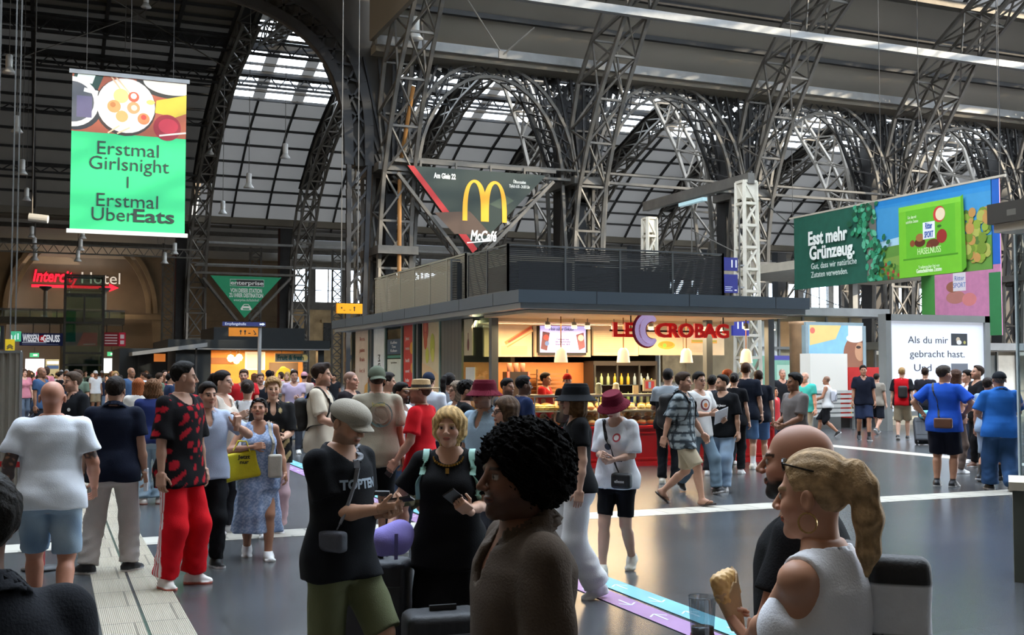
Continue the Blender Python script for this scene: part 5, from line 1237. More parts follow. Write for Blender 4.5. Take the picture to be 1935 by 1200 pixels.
        if st == 'afro':
            m = 0; rg = np.random.RandomState(4)
            for fr, am in ((130, .0030), (230, .0028), (380, .0022), (560, .0016)):
                for _ in range(3):
                    kv = rg.normal(size=3); kv = (kv / np.linalg.norm(kv) * fr).astype(f32); m = m + am * np.sin(Q @ kv + rg.rand() * 6 + 1.3 * np.sin(Q @ np.roll(kv, 1) * .7))
            d = smin(ell(Q, (0, -.030, .055), (.122, .132, .108)), ell(Q, (0, -.065, -.005), (.115, .098, .095)), .05) + m * .8; return smax(d, -ell(Q, (0, .135, -.045), (.085, .100, .120)), .015)
            d = smin(ell(Q, (0, -.035, .062), (.138, .148, .112)), ell(Q, (0, -.075, -.01), (.125, .105, .10)), .05) + m; return smax(d, -ell(Q, (0, .135, -.045), (.085, .105, .125)), .02)
        L = {'bob': -.125, 'long': -.27, 'mid': -.19, 'wavy': -.17}[st]; th = np.arctan2(Q[:, 0], Q[:, 1]); st_ = (.0045 * np.sin(th * 20 + Q[:, 2] * 30) if st == 'wavy' else .0020 * np.sin(th * 15 + .8 * np.sin(Q[:, 2] * 12))) + n
        rx = .088 + t + (.02 if st == 'wavy' else .0) * np.clip(-Q[:, 2] * 8, 0, 1); tp = np.clip((Q[:, 2] - L) / .08, .35, 1) ** .5
        k0 = np.sqrt((Q[:, 0] / (rx * tp)) ** 2 + ((Q[:, 1] + .022) / (.088 * tp)) ** 2); cu = smax((k0 - 1) * .085, np.maximum(Q[:, 2] - .06, L - Q[:, 2]), .02)
        d = smin(cr, cu, .03) + st_; op = ell(Q, (0, .11, -.035), (.064, .092, .108))
        d = smax(d, -op, .012)
        if st in ('long', 'mid'): d = smax(d, -(smax(-.02 - Q[:, 1], Q[:, 2] + .11, .02) * -1.0) * 0 + np.where((Q[:, 1] > .03) & (Q[:, 2] < -.13), .05, -.1), .02)
        return d
    def hatf(s, Q):
        h = s.hat
        if h == 'bucket':
            r = np.hypot(Q[:, 0] * 1.12, Q[:, 1] + .012); z = Q[:, 2]; R = np.interp(z, [-.01, .048, .11, .135], [.188, .116, .105, .09]); o = (r - R) * .7; sh = smax(np.abs(o) - .005, np.maximum(z - .138, -.006 - z), .006)
            return smin(sh, smax(r - .096, np.abs(z - .133) - .007, .01), .012)
        if h in ('cap', 'cap_back'):
            q = Q.copy()
            if h == 'cap_back': q[:, 1] = -q[:, 1] - .028; q[:, 0] = -q[:, 0]
            cr = smax(ell(q, (0, -.014, .038), (.087, .110, .100)), .028 - q[:, 2] , .006); z = q[:, 2] - .036 + q[:, 0] ** 2 * 5 + (q[:, 1] - .08) * .25
            v = smax(np.abs(z) - .005, np.hypot(q[:, 0], (q[:, 1] - .085) * .85) - .082, .01); v = smax(v, .05 - q[:, 1], .01); return smin(cr, v, .008)
        if h == 'flat':
            cr = smax(ell(Q, (0, .0, .052), (.098, .128, .074)), .022 - Q[:, 2] - Q[:, 1] * .03, .01); z = Q[:, 2] - .034 + Q[:, 0] ** 2 * 5 + (Q[:, 1] - .1) * .35
            return smin(cr, smax(smax(np.abs(z) - .006, np.hypot(Q[:, 0], (Q[:, 1] - .09)) - .076, .01), .06 - Q[:, 1], .01), .015)
        if h == 'straw':
            r = np.hypot(Q[:, 0] * 1.1, Q[:, 1] + .012); z = Q[:, 2]; br = smax(np.abs(z - .035 - (r - .1) ** 2 * 1.2 + .012 * (Q[:, 1] > 0)) - .005, r - .185, .01)
            cr = smax(r - np.interp(z, [.03, .13], [.103, .088]), np.maximum(z - .135 + .012 * np.exp(-(Q[:, 0] / .03) ** 2), .03 - z), .012); return smin(cr, br, .01)
        if h == 'beanie': return smax(ell(Q, (0, -.018, .036), (.088, .112, .104)), .03 - Q[:, 2] - Q[:, 1] * .1, .006)
    def make(s):
        # one body: trunk and limbs, head and hands at finer steps, merged into one mesh
        Vs, Qs, Cs = [], [], []; nv = 0
        def add(V, Q, C):
            nonlocal nv
            Vs.append(V); Qs.append(Q + nv); Cs.append(C); nv += len(V)
        zc = 1.535 - s.dr; lo, hi = s.bounds(s.sh + s.elb + s.wri + s.ank + s.knee + s.hipj, .16); hi[2] = zc + .05; lo[2] = -.02
        wcut = [(s.wri[i].astype(f32), unit(s.wri[i] - s.elb[i]).astype(f32)) for i in (0, 1)]
        def fb(P):
            d = smax(s.body(P), P[:, 2] - zc, .004)
            for i in (0, 1): d = np.where(np.linalg.norm(P - wcut[i][0], axis=1) < .07, np.maximum(d, (P - wcut[i][0]) @ wcut[i][1]), d)
            return d
        V, Q = nets(fb, lo, hi, s.hb); add(V, Q, s.skincol(V.astype(f32)))
        fh = lambda P: smax(s.headf(P), zc - .014 - P[:, 2], .003)
        lo = np.minimum(s.hc - .16, [-.2, -.15, zc - .03]); V, Q = nets(fh, [max(lo[0], -.15), lo[1], zc - .03], [.15, s.hc[1] + .16, s.hc[2] + .14], s.hh); add(V, Q, s.skincol(V.astype(f32), True))
        for i, sx in enumerate((-1, 1)):
            Bm = basis(s.hd[i], s.hn[i]); mir = np.array((1.0 if sx < 0 else 1.0, 1, 1))
            # thumb points away from the little finger: towards +x of the frame for one hand, -x for the other
            flip = 1 if (np.cross(s.hd[i], s.hn[i]) @ np.array((0, 1, .0)) + .15 * np.cross(s.hd[i], s.hn[i])[2]) >= 0 else -1
            kk = .9 if s.fem else 1.0
            V, Q = nets(lambda P: s.handf(P / f32(kk), s.curl[i]) * kk, (-.085, -.05, -.10), (.085, .20, .05), s.hm)
            V = V * np.array((flip, 1, 1)); Q = Q if flip > 0 else Q[:, ::-1]
            W_ = V @ Bm.T + s.wri[i]
            if np.linalg.det(Bm) < 0: Q = Q[:, ::-1]
            add(W_, Q, s.skincol(W_.astype(f32)))
        s.body_o = np_mesh('body', s.flat(np.concatenate(Vs)), np.concatenate(Qs), np.concatenate(Cs), SKINM, s.o)
        cl = lambda c: (lambda V: np.tile(np.array(lin(c)), (len(V), 1)))
        pt = lambda c, f: (lambda V: f(s, V)) if f else cl(c)
        if s.skirt and s.skirt[4:]: s.hem = .78
        if s.top:
            s.sp = s.shirtprof(); lo, hi = s.bounds(s.sh + (s.elb if s.sleeve > 0 else []) + (s.wri if s.sleeve > 1 else []), .13); lo[0] = min(lo[0], -.3); hi[0] = max(hi[0], .3); lo[1] = min(lo[1], -.24); hi[1] = max(hi[1], .28 + s.belly); lo[2] = s.hem - s.dr - .05; hi[2] = 1.60
            if s.skirt: lo[0], hi[0], lo[1], hi[1], lo[2] = min(lo[0], -s.skirt[1] * 1.15), max(hi[0], s.skirt[1] * 1.15), min(lo[1], -s.skirt[2] * 1.2 - .05), max(hi[1], s.skirt[2] * 1.2 + .08), s.skirt[0] - .03
            s.emit('dress' if s.skirt and s.skirt[4:] else 'shirt', s.topf, lo, hi, s.hb * .8, CLOTH, pt(s.top, s.pattern))
        if s.legs:
            lo, hi = s.bounds(s.hipj + s.knee + (s.ank if not s.leghem or s.leghem > 1 else []), .17); hi[2] = 1.06; s.emit('trousers' if not s.leghem or s.leghem > 1.5 else 'shorts', s.botf, lo, hi, s.hb * .85, CLOTH, pt(s.legs, s.legpat))
        if s.shoes:
            for i in (0, 1):
                def sc(V):
                    Q = (V - s.ank[i].astype(f32)) @ s.footR(i).astype(f32); C = np.tile(np.array(lin(s.shoes)), (len(V), 1)); C[Q[:, 2] < -.066] = lin(s.sole); return C
                s.emit('shoe', lambda P: s.shoef(P, i), s.ank[i] - .2, s.ank[i] + np.array((.2, .22, .06)), s.hb * .6, SHOEM, sc)
        def headpart(name, f, h, m, colf, lo=(-.2, -.26, -.30), hi=(.2, .2, .24)):
            V, Q = nets(f, lo, hi, h)
            if len(V): np_mesh(name, s.flat(V @ s.HR.T + s.hc), Q, colf(V), m, s.o)
        hcl = np.array(lin(s.hairc))
        if s.hair not in ('bald', 'bald0', 'buzz', None):
            fh = s.hairf if not s.hat else (lambda Q: smax(s.hairf(Q), Q[:, 2] - (.035 if s.hat != 'cap_back' else .03), .01))
            headpart('hair', fh, s.hh * (.62 if s.hair == 'afro' else .95), AFROM if s.hair == 'afro' else HAIRM, lambda V: np.clip(np.tile(hcl, (len(V), 1)) * (1 + .25 * np.sin(V[:, :1] * 190 + 4 * np.sin(V[:, 2:] * 40))), 0, 1))
        if s.hat:
            hcol = np.array(lin(s.hatc))
            def hc2(V):
                C = np.tile(hcol, (len(V), 1))
                if s.hat == 'straw': C[(V[:, 2] > .045) & (V[:, 2] < .075) & (np.hypot(V[:, 0], V[:, 1]) < .13)] = lin('1d1a18')
                return C
            headpart('hat', s.hatf, max(.0045, s.hh * .8), STRAWM if s.hat == 'straw' else CLOTH, hc2)
        if s.glasses:
            g = MB(); P = lambda x, y, z: Vector((s.hc + s.HR @ np.array((x, y, z))) * np.array((s.kx, s.kx, s.k))); up = .088 if s.glasses == 'up' else 0; fy = -.035 if up else 0
            for sx in (-1, 1):
                n = 12; ring = [P(sx * (.033 + .025 * math.cos(q * 2 * math.pi / n)), .108 + fy - .008 * abs(math.cos(q * 2 * math.pi / n)), .003 + up + .019 * math.sin(q * 2 * math.pi / n)) for q in range(n)]
                if s.glasses == 'clear':
                    for q in range(n): g.bar(ring[q], ring[(q + 1) % n], .003)
                else:
                    g.poly(ring); c2 = [p + Vector((s.HR @ np.array((0, -.004, 0)))) for p in ring]; g.poly(c2[::-1])
                    for q in range(n): g.poly([ring[q], ring[(q + 1) % n], c2[(q + 1) % n], c2[q]])
                g.bar(P(sx * .058, .10 + fy, .008 + up), P(sx * .082, .0 + fy, .008 + up * (.75 if up else 1)), .004)
            g.bar(P(-.01, .11 + fy, .006 + up), P(.01, .11 + fy, .006 + up), .004); g.build('glasses', M('17171a', .15), s.o)
    # ---- helpers for what a person carries, in the person's own frame
    def W(s, p): p = Vector((p[0] * s.kx, p[1] * s.kx, p[2] * s.k)); return s.loc + Matrix.Rotation(s.rz, 3, 'Z') @ p
    def carry(s, name, at, label, cat, group=None):
        t = CarryThing(name, s.W(at), label, cat, group, s.rz); return t
    def text(s, body, size, zc, colr, fit, side=1, bold=.0, f=None, xo=0.0, name='chest_print'):
        """print lying on the shirt surface, front (side 1) or back (-1)"""
        v, fc = text_geo(body, size, bold=bold, ext=0); xs = [p[0] for p in v]; sc = fit / (max(xs) - min(xs)); P = np.array([(p[0] * sc, 0, p[1] * sc) for p in v], f32)
        X = np.stack([P[:, 0] * -side + xo, np.full(len(P), .34 * side), P[:, 2] + zc], 1).astype(f32); f = f or s.topf
        for _ in range(40): X[:, 1] -= side * np.clip(f(X), -.01, .03) * .8
        X[:, 1] += side * .003; mb = MB(); mb.v = [tuple(q) for q in s.flat(X)]; mb.f = fc; return mb.build(name, M(colr, .6), s.o)
class CarryThing:
    def __init__(s, name, loc, label, cat, group, rz): s.o = empty(name, loc, label, cat, group, rz); s.loc = Vector(loc); s.R = Matrix.Rotation(-rz, 4, 'Z')
    def part(s, mb, name, m, smooth=False, parent=None):
        """mb holds world coordinates"""
        o = mb.build(name, m, None, smooth); o.data.transform(s.R @ Matrix.Translation(-s.loc)); o.parent = parent or s.o; return o
    def sdf(s, name, f, lo, hi, h, colr, person, parent=None, m=None, pat=None):
        """f in the person's frame"""
        V, Q = nets(f, lo, hi, h); C = pat(V) if pat else np.tile(np.array(lin(colr)), (len(V), 1)); Vf = person.flat(V); b = s.R @ (s.loc - person.loc)
        return np_mesh(name, Vf - np.array(b), Q, C, m or LEATH, parent or s.o)
def rbox(P, c, hd, r, R=None):
    q = P - np.asarray(c, f32)
    if R is not None: q = q @ np.asarray(R, f32)
    q = np.abs(q) - (np.asarray(hd, f32) - r); return np.linalg.norm(np.maximum(q, 0), axis=1) + np.minimum(q.max(1), 0) - r
# ================================================================ the people, nearest first
def blot(cols, f=1.0, th=.25):
    def g(s, V):
        a, b = (np.array(lin(c)) for c in cols); ph = s.ph
        n = np.sin(V[:, 0] * 34 * f + 3 * np.sin(V[:, 2] * 21 * f + ph)) * np.sin(V[:, 2] * 36 * f + 2 * np.sin(V[:, 1] * 30 * f + V[:, 0] * 17)) + .5 * np.sin(V[:, 0] * 77 * f + V[:, 2] * 61 * f)
        return np.where((n > th)[:, None], b, a)
    return g
def plaid(s, V):
    a, b, c = (np.array(lin(q)) for q in ('59646b', '98a1a4', '33393e')); u = np.sin(V[:, 0] * 62 + V[:, 1] * 40); v = np.sin(V[:, 2] * 58)
    C = np.tile(a, (len(V), 1)); C[u > .55] = b; C[v > .6] = b; C[(u < -.7)] = c; C[v < -.75] = c; return C
def tint(c1, c2, f):
    def g(s, V): return np.where(f(s, V)[:, None], np.array(lin(c2)), np.array(lin(c1)))
    return g
def stripes3(s, V):
    C = np.tile(np.array(lin('c4101c')), (len(V), 1))
    for i, sx in enumerate((-1, 1)):
        t = np.clip((s.hipj[i][2] - V[:, 2]) / (s.hipj[i][2] - s.ank[i][2]), 0, 1); cx = s.hipj[i][0] + (s.ank[i][0] - s.hipj[i][0]) * t; cy = s.hipj[i][1] + (s.ank[i][1] - s.hipj[i][1]) * t
        dy = V[:, 1] - cy; o = ((V[:, 0] - cx) * sx > .045) & (np.abs(dy) < .042) & ((np.abs(dy) < .009) | ((np.abs(dy) > .022) & (np.abs(dy) < .040))); C[o] = lin('e6e2e0')
    return C
def washed(c1, c2):
    def g(s, V):
        n = .5 + .5 * np.sin(V[:, 0] * 16 + V[:, 2] * 9 + s.ph) * np.sin(V[:, 2] * 14 + 2 * np.sin(V[:, 1] * 9)); return np.array(lin(c1)) * (1 - n[:, None]) + np.array(lin(c2)) * n[:, None]
    return g
H = {}
def ph(hum, which, label, big=1.0, tilt=.6):
    """a smartphone lying in a hand"""
    w, d_, n = hum.wri[which], hum.hd[which], unit(hum.hn[which]); c = w + d_ * .105 - n * .035; side = np.cross(d_, n)
    t = hum.carry('smartphone', c, label, 'smartphone'); cw = hum.W(c); R3 = Matrix.Rotation(hum.rz, 3, 'Z')
    ex, ey, ez = R3 @ Vector(unit(side)), R3 @ Vector(d_), R3 @ Vector(n); Rm = Matrix((ex, ey, ez)).transposed()
    t.part(MB().box(cw, (.072 * big, .148 * big, .009), R=Rm), 'case', M('1b1d20', .3)); t.part(MB().box(cw - ez * .0052, (.066 * big, .138 * big, .001), R=Rm), 'screen', mat('phone_screen', '3a4652', .12))
    return t
def strap(hum, t, pts, w, colr, f=None, n=26, name='strap', off=.006):
    """a flat strap lying on the clothes along control points of the person's frame"""
    f = f or hum.topf; P = []
    for a, b in zip(pts[:-1], pts[1:]):
        for q in range(n): P.append(np.array(a) + (np.array(b) - np.array(a)) * q / n)
    P.append(np.array(pts[-1])); P = np.array(P, f32); cen = np.array((0, 0, 0), f32)
    for _ in range(30):
        dd = f(P); e = .004; g = np.stack([(f(P + np.eye(3, dtype=f32)[i] * e) - dd) / e for i in range(3)], 1); P = P - g * np.clip(dd - off, -.02, .02)[:, None] * .7
    mb = MB(); W_ = [hum.W(p) for p in P]
    for a, b in zip(W_[:-1], W_[1:]): mb.bar(a, b + (b - a) * .25, w, .006)
    return t.part(mb, name, M(colr, .6))
def backpack(hum, label, colr, sc=1.0, straps=True, zc=1.22):
    y0 = -.21 - .0; t = hum.carry('backpack', (0, y0 - .05, zc - .24), label, 'backpack')
    f = lambda P: smin(rbox(P, (0, y0 + hum.lean * .3, zc), (.15 * sc, .085 * sc, .23 * sc), .07), rbox(P, (0, y0 - .07 * sc + hum.lean * .3, zc - .07), (.12 * sc, .05, .12 * sc), .045), .03) + .003 * np.sin(P[:, 2] * 40)
    t.sdf('pack', f, (-.25, y0 - .22, zc - .32), (.25, y0 + .16, zc + .30), .014, colr, hum)
    if straps:
        for sx in (-1, 1): strap(hum, t, [(sx * .10, -.16, zc + .18), (sx * .105, -.02, 1.53), (sx * .11, .16, 1.36), (sx * .16, .06, 1.12), (sx * .15, -.14, zc - .16)], .045, colr)
    return t
def xbag(hum, label, colr, at, hd, strapc, pts, cat='bag', name='shoulder_bag', flap=None):
    t = hum.carry(name, at, label, cat); f = lambda P: rbox(P, at, hd, min(hd) * .6)
    t.sdf('bag_body', f, np.array(at) - np.array(hd) - .03, np.array(at) + np.array(hd) + .03, .010, colr, hum)
    if pts: strap(hum, t, pts, .03, strapc)
    return t
def suitcase(px, d, label, w, h, dp, colr, rz=0.0, handle=True, hh=.42, trim=None, z0=0.0, tilt=0.0):
    p = gd(px, d); t = Thing('suitcase', p, label, 'suitcase'); R = Matrix.Rotation(rz, 3, 'Z') @ Matrix.Rotation(tilt, 3, 'X')
    V, Q = nets(lambda P: rbox(P, (0, 0, h / 2 + .07), (w / 2, dp / 2, h / 2), .045) + .0025 * (np.abs(np.mod(P[:, 0] * 14, 1) - .5) < .12), (-w, -dp, 0), (w, dp, h + .2), .014)
    o = np_mesh('shell', V @ np.array(R).T, Q, np.tile(np.array(lin(colr)), (len(V), 1)), LEATH, t.o)
    def prt(mb, nm, m_): mb.v = [tuple(p + R @ Vector(v)) for v in mb.v]; return t.part(mb, nm, m_)
    for sx in (-1, 1):
        for sy in (-1, 1): prt(MB().tube((sx * w * .38 - .012, sy * dp * .32, .035), (sx * w * .38 + .012, sy * dp * .32, .035), .035, n=12).bar((sx * w * .38, sy * dp * .32, .04), (sx * w * .38, sy * dp * .32, .09), .03), 'wheel', M('1c1d1f', .5))
    if handle:
        for sx in (-1, 1): prt(MB().tube((sx * .07, dp * .3, h + .05), (sx * .07, dp * .3, h + .07 + hh), .009, n=8), 'handle_rod', M('3a3a40', .3, .6))
        prt(MB().tube((-.085, dp * .3, h + .07 + hh), (.085, dp * .3, h + .07 + hh), .014, n=8), 'handle_grip', M('17181a', .5))
    prt(MB().bar((-.07, 0, h + .085), (.07, 0, h + .085), .02, .025), 'top_grip', M('1b1c1e', .5))
    zp = MB()
    for q in (.25, .8): zp.bar((-w / 2 + .03, -dp / 2 - .001, h * q + .07), (w / 2 - .03, -dp / 2 - .001, h * q + .07), .012, .004)
    prt(zp, 'zipper', M(trim or '4a4b50', .5, .3))
    return t

# -- close to the camera
H['edge'] = Human('man with close-cropped black hair in a dark jacket, cut off at the picture edge', -34, 2.2, 195, H=1.61, skin='4f3526', hair='short', hairt=.004, hairc='15120f', top='15171c', sleeve=1.9, legs='1a1b1f', collar=1, look=(25, 0), neck='open')
H['afro'] = Human('man with a big black afro and thin moustache in a brown collared shirt', 985, 2.92, -72, H=1.645, skin='6a4735', hair='afro', hairc='0b0908', top='4c4239', sleeve=.95, sl_r=.085, collar=1, neck='open', legs='2a2624', beard=('17110e', .55), look=(8, 0), arms=('down', 'down'), loose=.022, wrinkle=.008)
H['baldbeard'] = Human('bald man with a dark beard and moustache in a black t-shirt, beside the blonde ponytail', 1512, 3.34, -98, H=1.655, w=1.05, skin='a87a64', hair='bald', hairc='1d1512', top='17181b', legs='25272c', beard=('120c0a', 1.0), arms=('swing_f', 'down'), pose='step_r')
pony = H['pony'] = Human('woman with a blonde ponytail, gold hoop earring and white tank top, back half turned', 1549, 2.82, -118, H=1.60, fem=True, skin='b5866c', hair='pony', hairc='a88c68', hairt=.010, top='e2e4ea', sleeve=0, neck='scoop', legs='3a4254', loose=.006, hem=.92, glasses='up', arms=('phone', 'down'), hands=({'at': (.16, .34, 1.16), 'dir': (.15, .75, .55), 'back': (-.5, .3, -.6), 'curl': .75}, {'at': (.22, .12, .98)}), look=(8, 4), bust=.03, wrinkle=.003)
er = MB()
for q in range(24):
    a0, a1 = 2 * math.pi * q / 24, 2 * math.pi * (q + 1) / 24; P = lambda a: Vector(pony.hc + pony.HR @ np.array((-.083 - .002, -.008 + .026 * math.sin(a), -.066 + .027 * math.cos(a)))) * pony.k
    er.bar(P(a0), P(a1), .0038)
er.build('earring', M('c9a46a', .25, .9), pony.o)
# wrapped sandwich and drink in her hands
w0 = pony.wri[0] + pony.hd[0] * .10 + np.array((-.0, .0, .06)); t = pony.carry('wrapped_sandwich', w0, 'half eaten sandwich in brown paper held by the blonde ponytail woman', 'sandwich')
up = unit((-.12, .25, 1)); sd = unit(np.cross(up, (1, .2, 0)))
sd = unit(np.array((1, .15, 0)) - up * up[0]); td = np.cross(sd, up)
def loc3(P): q = P - w0.astype(f32); return q @ sd.astype(f32), q @ up.astype(f32), q @ td.astype(f32)
def paper(P):
    a, b, c = loc3(P); t_ = np.clip((b + .10) / .17, 0, 1); o = (np.sqrt((a / (.030 + .042 * t_)) ** 2 + (c / (.018 + .018 * t_)) ** 2) - 1) * .03
    return np.maximum(np.maximum(np.abs(o) - .003, b - .045 - .03 * (a / .07) + .006 * np.sin(a * 130)), -.10 - b)
t.sdf('paper_wrap', paper, w0 - .17, w0 + .17, .0042, 'b0926c', pony)
def bread(P):
    a, b, c = loc3(P); return rbox(np.stack([a, b - .035, c], 1), (0, 0, 0), (.062, .050, .026), .024) + .0035 * np.sin(a * 190) * np.sin(b * 200) * np.sin(c * 230)
def filling(V):
    a, b, c = loc3(V.astype(f32)); n = np.sin(a * 160 + 2 * np.sin(c * 200)) * np.sin(b * 170); C = np.tile(np.array(lin('c99a5c')), (len(V), 1)); m_ = (np.abs(c) < .014) & (b > .03); C[m_] = lin('d9c9a0'); C[m_ & (n > .2)] = lin('c2606a'); C[m_ & (n < -.5)] = lin('7f9a4a'); return C
t.sdf('bread', bread, w0 - .12, w0 + .15, .0042, 'd0a86a', pony, m=BR[2], pat=filling)
cupc = w0 + np.array((-.075, .05, -.075)); t = pony.carry('drink_cup', cupc, 'clear plastic cup with a dark drink held beside the wrapped sandwich', 'cup')
cw = pony.W(cupc); t.part(MB().lathe([(.030, -.07), (.034, .0), (.039, .07), (.041, .075), (.039, .075)], cw, 20, cap=False), 'cup_body', glass('cup_plastic', 'c9d2d8', .15), True); t.part(MB().lathe([(.001, -.068), (.029, -.068), (.032, -.01), (.001, -.01)], cw, 18), 'drink', M('1f1413', .2), True); t.part(MB().lathe([(.0335, -.05), (.0345, -.03), (.0335, -.03)], cw, 18, cap=False), 'cup_label', M('a03a34', .5))
H2 = H['baldbeard']
# black and white jacket over her far shoulder
t = pony.carry('striped_bag', (.12, -.16, 1.0), 'black and white block striped shoulder bag hanging behind the blonde ponytail woman', 'bag')
def sbag(P): return rbox(P, (.125, -.165, 1.25), (.085, .045, .24), .035, np.array([[.469, .883, 0], [-.883, .469, 0], [0, 0, 1]])) + wr(P, 1, .004)
t.sdf('bag_body', sbag, (-.05, -.34, .97), (.32, .04, 1.54), .009, '1a1b1e', pony, pat=lambda V: np.where(((V[:, 2:] > 1.28) & (V[:, 2:] < 1.41)), np.array(lin('d3d7de')), np.array(lin('17181b'))))
strap(pony, t, [(.11, -.13, 1.42), (.10, -.02, 1.50), (.11, .10, 1.30)], .035, '17181b')
H['cap'] = cap = Human('man in a grey flat cap, black t-shirt and olive shorts reading his phone', 646, 5.7, 48, H=1.70, skin='b58a70', hair='short', hairc='4a4038', hat='flat', hatc='9d978b', top='15171b', sleeve=.66, sl_r=.08, hem=.83, loose=.03, legs='5c6046', legw=(.105, .10, .115), leghem=1.0, pose='walk_l', shoes='5a5a58', arms=('down', 'phone'), hands=({'at': (-.09, .27, 1.13), 'dir': (.6, .8, .1), 'back': (-.3, .2, -1)}, {'at': (.01, .28, 1.16), 'dir': (-.35, .9, .15), 'back': (.2, .35, -.9), 'curl': .6}), look=(-2, 20), beard=('5a5048', .5), belly=.02)
cap.text('TOPTEN', .09, 1.28, '8f9fae', .26, bold=.004)
ph(cap, 1, 'dark phone held by the man in the grey flat cap')
t = xbag(cap, 'small dark crossbody pouch of the man in the grey flat cap', '3a3d48', (.17, .10, 1.0), (.035, .08, .055), '6a6d74', [(.16, .12, 1.06), (.06, .17, 1.30), (.0, .14, 1.44), (-.08, .05, 1.53), (-.07, -.14, 1.40)], name='crossbody_pouch')
H['blonde'] = bl = Human('blonde woman with a fringe in a long black dress holding a suitcase handle', 850, 6.36, -6, H=1.585, fem=True, w=1.08, skin='c99e86', hair='bob', hairc='c2a06a', hairt=.016, top='131417', sleeve=.75, skirt=(.10, .25, .21, 0, 1), pose='close', shoes='202022', arms=('down', 'phone'), hands=({'at': (-.13, .25, 1.16), 'dir': (.45, .75, .5), 'back': (-.5, .3, -.8), 'curl': .7}, {'at': (.33, .14, 1.02), 'dir': (.2, .55, -.8), 'back': (.4, .8, .3), 'curl': .95}), look=(-4, 0), belly=.03)
ph(bl, 0, 'phone held up by the blonde woman in the black dress')
nk = MB()
for q in range(16):
    a = math.radians(-80 + 160 * q / 15); p = Vector((bl.kx * .088 * math.sin(a), bl.kx * (.055 + .055 * math.cos(a)), bl.k * (1.475 - .06 * math.cos(a)))); nk.box(p, (.012, .008, .012), rz=a)
nk.box(Vector((0, bl.kx * .128, bl.k * 1.385)), (.02, .008, .03)); nk.build('necklace', M('b8934a', .3, .8), bl.o)
t = bl.carry('backpack', (0, -.2, 1.1), 'backpack with mint straps worn by the blonde woman in the black dress', 'backpack')
t.sdf('pack', lambda P: rbox(P, (0, -.20, 1.22), (.13, .06, .19), .05), (-.2, -.3, .98), (.2, -.1, 1.45), .014, '7fae a4'.replace(' ', ''), bl)
for sx in (-1, 1): strap(bl, t, [(sx * .12, -.12, 1.42), (sx * .135, -.01, 1.52), (sx * .15, .10, 1.36), (sx * .165, .05, 1.20)], .035, '8fc0b4')
H['glassesw'] = Human('woman with brown hair and glasses just behind the afro, a watch on her wrist', 958, 8.3, -68, H=1.60, fem=True, skin='c79a84', hair='bob', hairc='5a4636', hairt=.014, glasses='clear', top='4a4c50', legs='2d3038', arms=('phone', 'phone'), hands=({'at': (-.05, .30, 1.10)}, {'at': (.02, .32, 1.02)}))
suitcase(704, 6.35, 'dark navy suitcase with a lilac pillow tied on top, behind the man in olive shorts', .44, .66, .27, '22252e', rz=-.5, hh=.36)
p = gd(742, 6.15); p.z = .86
t = Thing('neck_pillow', p, 'lilac travel pillow lying on the dark navy suitcase', 'pillow'); V, Q = nets(lambda P: smin(rcone(P, (-.055, 0, 0), (.055, .03, .03), .075, .08), rcone(P, (-.04, .02, -.01), (.04, .0, -.01), .07, .07), .03), (-.2, -.2, -.2), (.2, .2, .2), .01); np_mesh('pillow_body', V, Q, np.tile(np.array(lin('8f86cf')), (len(V), 1)), CLOTH, t.o)
t.part(MB().bar(p + Vector((.0, -.08, -.09)), p + Vector((0, -.085, .05)), .02, .004), 'tie', M('5f5a94', .6))
suitcase(838, 5.75, 'black fabric suitcase with a grey zip in front of the long black dress', .40, .50, .25, '15171c', rz=-.1, handle=False, trim='6a6c72')
# -- the two in bucket hats
H['bucket'] = bk = Human('woman in a black bucket hat, black t-shirt and wide white trousers walking past', 1088, 8.9, -80, H=1.69, fem=True, skin='c39a84', hair='mid', hairc='6e5136', hat='bucket', hatc='1a1c20', glasses='clear', top='17181b', sleeve=.6, hem=.90, loose=.02, legs='dcdbdc', legw=(.112, .105, .115), pose='step_r', shoes='dadada', arms=('down', 'down'), hands=({'at': (-.27, .02, .90)}, {'at': (.22, .1, .92)}), bust=.05)
H['ein'] = ei = Human('girl in a red bucket hat, oversized white shirt and black cycling shorts looking down', 1164, 9.95, -22, H=1.605, fem=True, skin='c79f8a', hair='short', hairc='3a2c24', hat='bucket', hatc='64182a', glasses='dark', top='e1e3e8', sleeve=.92, sl_r=.095, hem=.84, loose=.045, legs='15161a', legw=(.098, .078, .07), leghem=.82, pose=((-.07, -.22, .14, -.5, .1), (.07, .20, .09, .1, .0)), shoes='d8d4c6', sole='e6e2d6', arms=('phone', 'chest'), hands=({'at': (-.06, .24, 1.12)}, {'at': (.05, .25, 1.17)}), look=(-6, 24), bust=0.0)
ei.text('Rosbach', .07, 1.12, '25324a', .22, bold=.006); rd = MB()
def disc_on(hum, x, z, r, colr, side=1, name='emblem', r0=0.0):
    n = 20; P = np.array([(x + r * math.cos(2 * math.pi * q / n), .34 * side, z + r * math.sin(2 * math.pi * q / n)) for q in range(n)], f32)
    for _ in range(40): P[:, 1] -= side * np.clip(hum.topf(P), -.01, .03) * .8
    P[:, 1] += side * (.004 + r0); mb = MB().poly([tuple(v) for v in hum.flat(P)]); return mb.build(name, M(colr, .6), hum.o)
disc_on(ei, -.06, 1.33, .042, 'b8434e'); disc_on(ei, -.06, 1.33, .026, 'e6e2e4', r0=.002); disc_on(ei, .03, 1.24, .034, '31425c')
t = xbag(ei, 'black crossbody bag with white lettering on the girl in cycling shorts', '16171a', (-.13, .19, .92), (.10, .05, .075), '17181b', [(-.10, .2, .99), (.0, .2, 1.2), (.11, .08, 1.50), (.09, -.12, 1.4)], name='crossbody_bag')
